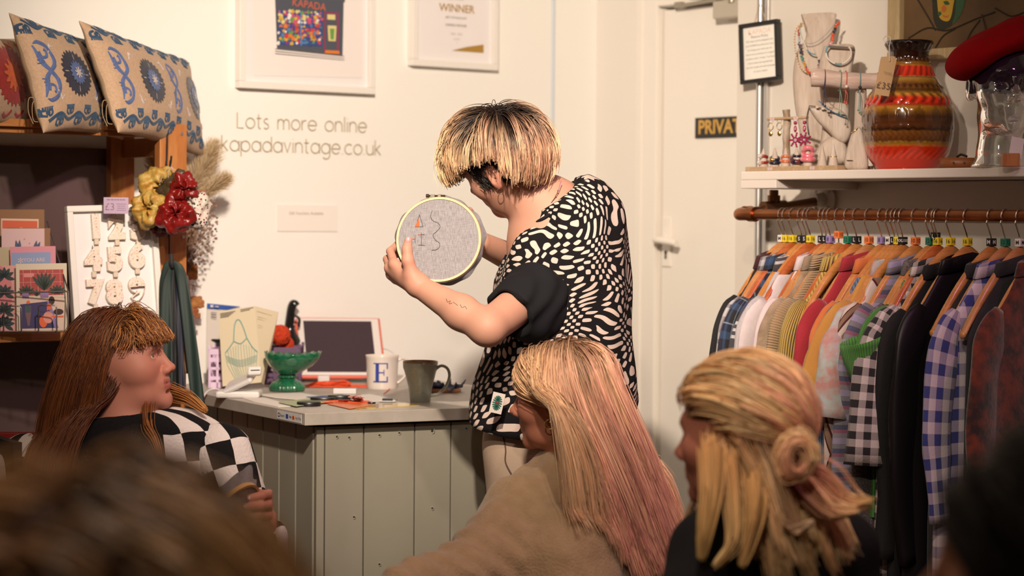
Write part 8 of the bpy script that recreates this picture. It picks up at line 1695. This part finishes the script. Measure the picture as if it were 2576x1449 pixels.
# ======== seated person on the right : half-up blond hair with a bun, black top
RB = np.array([*K(1900, 1449, 3.70)[:2], 0.]); rw = kthing('person', 'seated person with half-up blond hair in a small bun and a black top', 'person', RB)
ro = K(1862, 1096, 3.68); RR = basis((-.86, .50, -.05), (.50, .86, .03)); sk4 = SDF(); L4 = head_sdf(sk4, ro, RR, 1.02, True, nose=.8)
sk4.cone(K(1890, 1150, 3.70), K(1910, 1300, 3.72), .055, .062, .03); sk4.cone(K(1910, 1295, 3.72), K(1920, 1400, 3.73), .065, .11, .05)
V, F_ = sk4.mesh(np.array([K(1640, 0, 3.7)[0], 3.45, K(0, 1400, 3.7)[2]]), np.array([K(2080, 0, 3.7)[0], 3.98, K(0, 860, 3.7)[2]]), .0045)
col = skin_cols(V, ro, RR, 1.02, S(206, 128, 100), S(150, 104, 62), lambda q: ((q[:, 2] > .035) & (q[:, 1] < .075) | ((q[:, 1] < -.01) & (q[:, 2] > -.07))).astype(float)); build_arr('body', V, F_, m_skin, rw, col=col, base=RB); eyes(rw, L4, RR, RB)
bt = SDF(); bt.cone(K(1912, 1330, 3.73), K(1915, 1350, 3.73), .078, .09, .03); bt.cone(K(1920, 1400, 3.74), K(1950, 1900, 3.74), .13, .18, .06); bt.cone(K(1800, 1400, 3.66), K(2090, 1392, 3.82), .072, .075, .06); bt.cone(K(2090, 1392, 3.82), K(2170, 1700, 3.76), .078, .062, .04); bt.cone(K(1795, 1400, 3.66), K(1700, 1640, 3.50), .072, .06, .04); bt.disp = lambda p: wob(p, 30, .005, 3)
V, F_ = bt.mesh(np.array([K(1640, 0, 3.4)[0], 3.25, .45]), np.array([K(2300, 0, 3.9)[0], 4.05, K(0, 1270, 3.7)[2]]), .008); build_arr('black_top', V, F_, m_bfl, rw, base=RB)
tr = SDF(); hip = np.array([*K(1930, 1449, 3.75)[:2], .56]); tr.cone(hip+[-.06, 0, 0], hip+[.06, 0, 0], .12, .12, .05); seated_base(tr, hip, (-.75, .45)); tr.plane((0, 0, -1), 0, .002); V, F_ = tr.mesh(hip-[.75, .4, .60], hip+[.3, .6, .25], .012); build_arr('trousers', V, F_, m_jean, rw, base=RB); stool(0, hip, 'pale wooden stool under the person in the black top')
BUN = np.array([.005, -.108, -.018])
def rflow(q, root, tt, rn):
    down = (np.array([0, 0, -1.]) @ RR)[None]; up = (root[:, 2:3] > .018); tb = BUN-q; tb /= np.linalg.norm(tb, axis=1, keepdims=True)+1e-9; lo = down*(.6+.7*tt)+np.array([[0, -1., 0]])*(.35*(root[:, 1:2] < .02)+.9*np.clip(tt-.55, 0, 1)*(rn[:, 1:2] > .45)*(root[:, 1:2] < -.03)); return np.where(up, tb*1.2+np.array([[0, -.3, .25]])*(1-tt), lo)+(rn[:, :3]-.5)*.12
rroot = lambda q: (q[:, 2] > .050) & (q[:, 1] < .082) | ((q[:, 1] < .012) & (q[:, 1] > -.070) & (q[:, 2] > -.055))
rlen = lambda r, rn: np.where(r[:, 2] > .018, np.linalg.norm(r-BUN, axis=1)*1.28+.01, .13+.09*rn[:, 0])
def rcol(r, tt, rn, rr):
    n = len(r); dk, bl, b2, pk = srgb(214, 150, 100), srgb(255, 222, 168), srgb(244, 192, 138), srgb(250, 166, 156); w = np.clip(tt[None]*4+.4-.5*rn[:, 3:4], 0, 1); back = np.clip((-r[:, 1]+.0)/.05, 0, 1)[:, None]*(rr[:, :1] > .3)*.6*np.clip(r[:, 2:3]/.05+.3, 0, 1)+0*tt[None]; c = mixcol(bl, b2, np.broadcast_to(rn[:, 4:5], (n, len(tt)))); c = c*(1-back[..., None])+np.array(pk)*back[..., None]; return (np.array(dk)*(1-w[..., None])+c*w[..., None])*((.85+.3*rr[:, 2])*(.62+.55*rn[:, 5]))[:, None, None]
hs4 = SDF(); hs4.items = list(sk4.items)+list(bt.items); rpuff = lambda r, tt, rn: np.where(r[:, 2] > .018, .005+.009*math.sin(tt*math.pi), .006+.006*rn[:, 5])
hair(rw, RB, hs4, ro, RR, 1.02, 480, 13, rroot, rflow, rlen, rcol, 16, .004, rpuff, .0013, .45, .0065, 17)
def lock(t, base, pts, n, wd, col, seed, name='hair_lock', w=.0013):
    rg_ = np.random.RandomState(seed); Pq = bez(pts, 24); S_ = len(Pq); tt = np.linspace(0, 1, S_); of = rg_.randn(n, 3)*wd; Q = Pq[None]+of[:, None]*(1.1-.75*tt**1.5)[None, :, None]; T = np.gradient(Q, axis=1); T /= np.linalg.norm(T, axis=2, keepdims=True); nr = np.cross(T, rg_.randn(n, 1, 3)); nr /= np.linalg.norm(nr, axis=2, keepdims=True); bn = np.cross(T, nr)
    V = np.stack([Q+w*(math.cos(a)*nr+math.sin(a)*bn) for a in (0, 2.094, 4.189)], 2); idx = np.arange(n*S_*3).reshape(n, S_, 3); F_ = np.stack([np.stack([idx[:, :-1, j], idx[:, :-1, (j+1) % 3], idx[:, 1:, (j+1) % 3], idx[:, 1:, j]], -1) for j in range(3)], 2).reshape(-1, 4)
    C = np.array(col[0])[None, None]*(1-tt)[None, :, None]+np.array(col[1])[None, None]*tt[None, :, None]; C = C*(.75+.45*rg_.rand(n))[:, None, None]; C = np.repeat(C[:, :, None], 3, 2).reshape(-1, 3); return build_arr(name, V.reshape(-1, 3), F_, m_hair, t, col=C, base=base)
a = np.linspace(0, 4.6*math.pi, 40); bc_ = K(2000, 1150, 3.56); Pb = [bc_+np.array([(.034-.0012*x)*math.cos(x)*.75, -.012+.010*math.sin(x*.5), (.036-.0012*x)*math.sin(x)]) for x in a]
lock(rw, RB, Pb, 260, .0055, (srgb(255, 214, 160), srgb(236, 160, 136)), 1, 'bun')
lock(rw, RB, K3((2010, 1175, 3.64), (2060, 1200, 3.63), (2110, 1250, 3.62), (2150, 1268, 3.60), (2184, 1262, 3.58)), 150, .010, (srgb(226, 150, 130), srgb(246, 206, 150)), 2); lock(rw, RB, K3((1990, 1180, 3.62), (2040, 1240, 3.60), (2090, 1285, 3.58), (2150, 1285, 3.57)), 110, .009, (srgb(222, 150, 124), srgb(240, 190, 140)), 3)
lock(rw, RB, K3((1940, 1200, 3.60), (1960, 1280, 3.58), (2000, 1330, 3.56), (2040, 1316, 3.55)), 90, .008, (srgb(220, 160, 110), S(240, 200, 160)), 4); lock(rw, RB, K3((1900, 1190, 3.58), (1900, 1280, 3.55), (1880, 1370, 3.53), (1868, 1420, 3.52)), 90, .008, (srgb(220, 166, 104), S(206, 160, 100)), 5)
lock(rw, RB, K3((1830, 1150, 3.57), (1842, 1260, 3.54), (1842, 1360, 3.52), (1800, 1420, 3.52)), 110, .008, (srgb(226, 170, 110), srgb(246, 210, 150)), 6); lock(rw, RB, K3((1790, 1120, 3.57), (1790, 1230, 3.54), (1776, 1330, 3.52), (1766, 1400, 3.52)), 110, .009, (srgb(226, 170, 110), S(236, 190, 120)), 7)

# ======== people close to the camera
NB = np.array([*K(330, 1449, 1.66)[:2], 0.]); nw = kthing('person', 'person close to the camera at lower left, seen from behind, brown and blond hair', 'person', NB)
no = K(250, 1600, 1.66); NR = basis((.25, .95, -.05), (.95, -.25, 0)); sk5 = SDF(); L5 = head_sdf(sk5, no, NR, 1., True); sk5.cone(no+[0, 0, -.06], no+[0, -.01, -.20], .055, .062, .03)
V, F_ = sk5.mesh(no-.24, no+.16, .007); build_arr('body', V, F_, m_skin, nw, col=skin_cols(V, no, NR, 1., S(206, 140, 110), S(60, 34, 20), lambda q: ((q[:, 2] > .03) | (q[:, 1] < 0)).astype(float)), base=NB)
ts = SDF(); ts.cone(no+[-.14, -.01, -.28], no+[.14, -.01, -.28], .065, .065, .05); ts.cone(no+[0, 0, -.28], no+[0, 0, -.75], .12, .16, .06); V, F_ = ts.mesh(no+np.array([-.28, -.2, -.86]), no+np.array([.28, .2, -.17]), .012); build_arr('dark_jumper', V, F_, mat('brown_wool', S(40, 24, 18), .9, sheen=.1), nw, base=NB)
tr = SDF(); hip = np.array([no[0], no[1], .56]); tr.cone(hip+[-.06, 0, 0], hip+[.06, 0, 0], .12, .12, .05); seated_base(tr, hip, (0, 1)); tr.plane((0, 0, -1), 0, .002); V, F_ = tr.mesh(hip-[.3, .3, .60], hip+[.3, .75, .25], .013); build_arr('trousers', V, F_, m_jean, nw, base=NB); stool(0, hip, 'pale wooden stool under the person nearest the camera')
nroot = lambda q: (q[:, 2] > .03) & (q[:, 1] < .08) | ((q[:, 1] < .01) & (q[:, 2] > -.06)); nflow = lambda q, root, tt, rn: (np.array([0, 0, -1.]) @ NR)[None]*(.2+1.1*tt)+np.sign(root[:, :1]+.02)*np.array([[1., 0, 0]])*np.clip(1.-1.5*tt, 0, 1)+(rn[:, :3]-.5)*.2
def ncol(r, tt, rn, rr):
    n = len(r); w = np.clip(1.25-abs(r[:, 0:1]+.050)/.030, 0, 1)*np.clip(tt[None]*4, 0, 1)+np.clip(1-abs(r[:, 0:1]-.035)/.030, 0, 1)*.25+0*tt[None]; w = np.clip(w, 0, 1); dkm = np.clip(1-abs(r[:, :1]+.000)/.016, 0, 1)*(tt[None] < .9); c = mixcol(S(150, 100, 58), srgb(240, 196, 130), w); return (c*(1-.9*dkm[..., None]))*(.8+.35*rr[:, 2])[:, None, None]
hair(nw, NB, sk5, no, NR, 1., 420, 10, nroot, nflow, lambda r, rn: .24+.05*rn[:, 0], ncol, 14, .004, lambda r, tt, rn: (.012+.012*rn[:, 5]), .0016, .4, .007, 21)
QB = np.array([*K(2700, 1449, 2.1)[:2], 0.]); qw = kthing('person', 'dark-haired person cut off at the lower right corner', 'person', QB)
qo = K(2628, 1420, 2.1); QR = basis((-.93, .30, -.05), (.30, .93, 0)); sk6 = SDF(); L6 = head_sdf(sk6, qo, QR, 1., True); sk6.cone(qo+[.02, 0, -.06], qo+[.04, 0, -.20], .055, .062, .03); V, F_ = sk6.mesh(qo-.24, qo+.16, .007); build_arr('body', V, F_, m_skin, qw, col=skin_cols(V, qo, QR, 1., S(214, 150, 118), S(30, 18, 14), lambda q: ((q[:, 2] > .03) & (q[:, 1] < .07) | (q[:, 1] < 0)).astype(float)), base=QB)
ts = SDF(); ts.cone(qo+[-.10, -.06, -.30], qo+[.14, .06, -.30], .065, .065, .05); ts.cone(qo+[.03, 0, -.30], qo+[.03, 0, -.80], .12, .16, .06); V, F_ = ts.mesh(qo+np.array([-.28, -.22, -.9]), qo+np.array([.32, .22, -.17]), .012); build_arr('black_jumper', V, F_, m_bfl, qw, base=QB)
tr = SDF(); hip = np.array([qo[0]+.03, qo[1], .56]); tr.cone(hip+[-.06, 0, 0], hip+[.06, 0, 0], .12, .12, .05); seated_base(tr, hip, (-.3, .9)); tr.plane((0, 0, -1), 0, .002); V, F_ = tr.mesh(hip-[.45, .3, .60], hip+[.3, .75, .25], .013); build_arr('trousers', V, F_, m_jean, qw, base=QB); stool(0, hip, 'pale wooden stool under the dark-haired person at the right corner')
hair(qw, QB, sk6, qo, QR, 1., 380, 10, lambda q: (q[:, 2] > .045) & (q[:, 1] < .080) | ((q[:, 1] < .01) & (q[:, 2] > -.06)), lambda q, root, tt, rn: (np.array([0, 0, -1.]) @ QR)[None]*(.4+tt)+np.sign(root[:, :1])*np.array([[1., 0, 0]])*np.clip(.8-1.4*tt, 0, 1)+np.array([[0, -.5, 0]])+(rn[:, :3]-.5)*.15, lambda r, rn: .26+.05*rn[:, 0], lambda r, tt, rn, rr: np.tile(np.array(srgb(26, 16, 13)), (len(r), len(tt), 1))*(.7+.5*rr[:, 2])[:, None, None], 14, .004, lambda r, tt, rn: (.010+.010*rn[:, 5]), .0016, .4, .007, 22)

# ======== glass head with a red beret on the shelf
go = K(2520, 216, 5.10); GB = np.array([go[0], go[1], ZS]); GR = basis((.10, -.99, .0), (-.99, -.10, 0)); t = kthing('glass_head', 'clear glass mannequin head with a dark mirrored top wearing the red beret', 'display head', GB); s_ = SDF(); head_sdf(s_, go, GR, 1.0, True, ears=True)
s_.cone(go+[0, .01, -.08], np.array([go[0], go[1]+.01, ZS+.03]), .052, .050, .03); s_.cone(np.array([go[0], go[1]+.01, ZS+.03]), np.array([go[0], go[1]+.01, ZS+.006]), .052, .068, .02); s_.plane((0, 0, -1), -ZS-.0005, .002)
V, F_ = s_.mesh(np.array([go[0]-.13, go[1]-.15, ZS-.01]), np.array([go[0]+.13, go[1]+.15, go[2]+.14]), .0035); zf = V[F_].mean(1); mi = (zf[:, 2] > go[2]-.012+.006*np.sin(zf[:, 0]*120)+.004*np.sin(zf[:, 0]*260)).astype(int)
build_arr('glass_body', V, F_, [mat('smoky_glass', (.78, .82, .78), .03, trans=.85, ior=1.35, coat=1.), mat('mirrored_dark_glass', (.020, .010, .022), .04, coat=1.)], t, mi=mi, base=GB)
bo = K(2520, 128, 5.10); t = kthing('beret', 'red wool beret worn tilted on the glass head', 'beret', bo); s_ = SDF(); RT = np.array(Matrix.Rotation(math.radians(-24), 3, 'Y')); s_.ell(bo+[-.006, .0, .010], (.128, .125, .040), RT, .02); s_.ell(bo+[-.065, -.01, -.020], (.066, .085, .048), RT, .03); s_.ell(bo+[.02, 0, .035], (.070, .08, .030), RT, .03)
s_.ell(go+[0, .0, .025], (.082, .104, .094), None, .004, 's'); s_.disp = lambda p: wob(p, 38, .006, 6); V, F_ = s_.mesh(bo-.18, bo+.18, .0045); build_arr('beret_felt', V, F_, mat('red_wool_felt', S(150, 6, 12), .95, bscale=300, bstr=.4, spec=.1), t, base=bo)
kb = K(2541, 412, 4.98); kb[2] = ZS; t = kthing('price_block', 'small wooden block holding a white price ticket in front of the glass head', 'price holder', kb); b = MB(); b.box((0, 0, .0155), (.040, .022, .031)); b.build('wooden_block', m_pine, t, smooth=False, bev=.0015); b = MB(); b.M = rot4('Y', 12) @ rot4('X', -14); b.box((.006, -.006, .046), (.030, .0008, .050)); b.build('ticket', paper, t, smooth=False)
# red chair behind the person on the left
kc = np.array([*K(-60, 1300, 5.25)[:2], 0.]); t = kthing('red_chair', 'red chair with black bars just visible at the left edge behind the fleece jacket', 'chair', kc); m_rd = mat('red_lacquer', S(130, 26, 16), .4)
b = MB(); b.box((.0, 0, .46), (.40, .38, .03)); b.build('seat', m_rd, t, smooth=False, bev=.005); zt_c = K(0, 1105, 5.25)[2]; b = MB(); b.box((0, .17, (zt_c+.62)/2), (.40, .022, zt_c-.62)); b.mi = 1
for i in range(7): b.box((-.15+.05*i, .156, (zt_c+.60)/2), (.010, .01, zt_c-.66))
b.build('backrest', [m_rd, m_black], t, smooth=False, bev=.002)
for x in (-.17, .17):
    for y in (-.16, .16): b = MB(); b.box((x, y, .225), (.032, .032, .45) if y < 0 else (.032, .032, .45)); b.build('leg', m_rd, t, smooth=False, bev=.002)
for x in (-.18, .18): b = MB(); b.box((x, .17, .54), (.028, .024, .16)); b.build('back_post', m_rd, t, smooth=False)
lock(lw, LB, K3((380, 968, 5.06), (430, 985, 5.04), (478, 1002, 5.0), (516, 1032, 4.97)), 150, .009, (srgb(150, 84, 44), srgb(206, 144, 84)), 31, w=.0009)
lock(lw, LB, K3((372, 1010, 4.97), (372, 1070, 4.88), (392, 1110, 4.85), (414, 1180, 4.83)), 60, .006, (srgb(130, 70, 38), srgb(196, 132, 76)), 32, w=.0009)
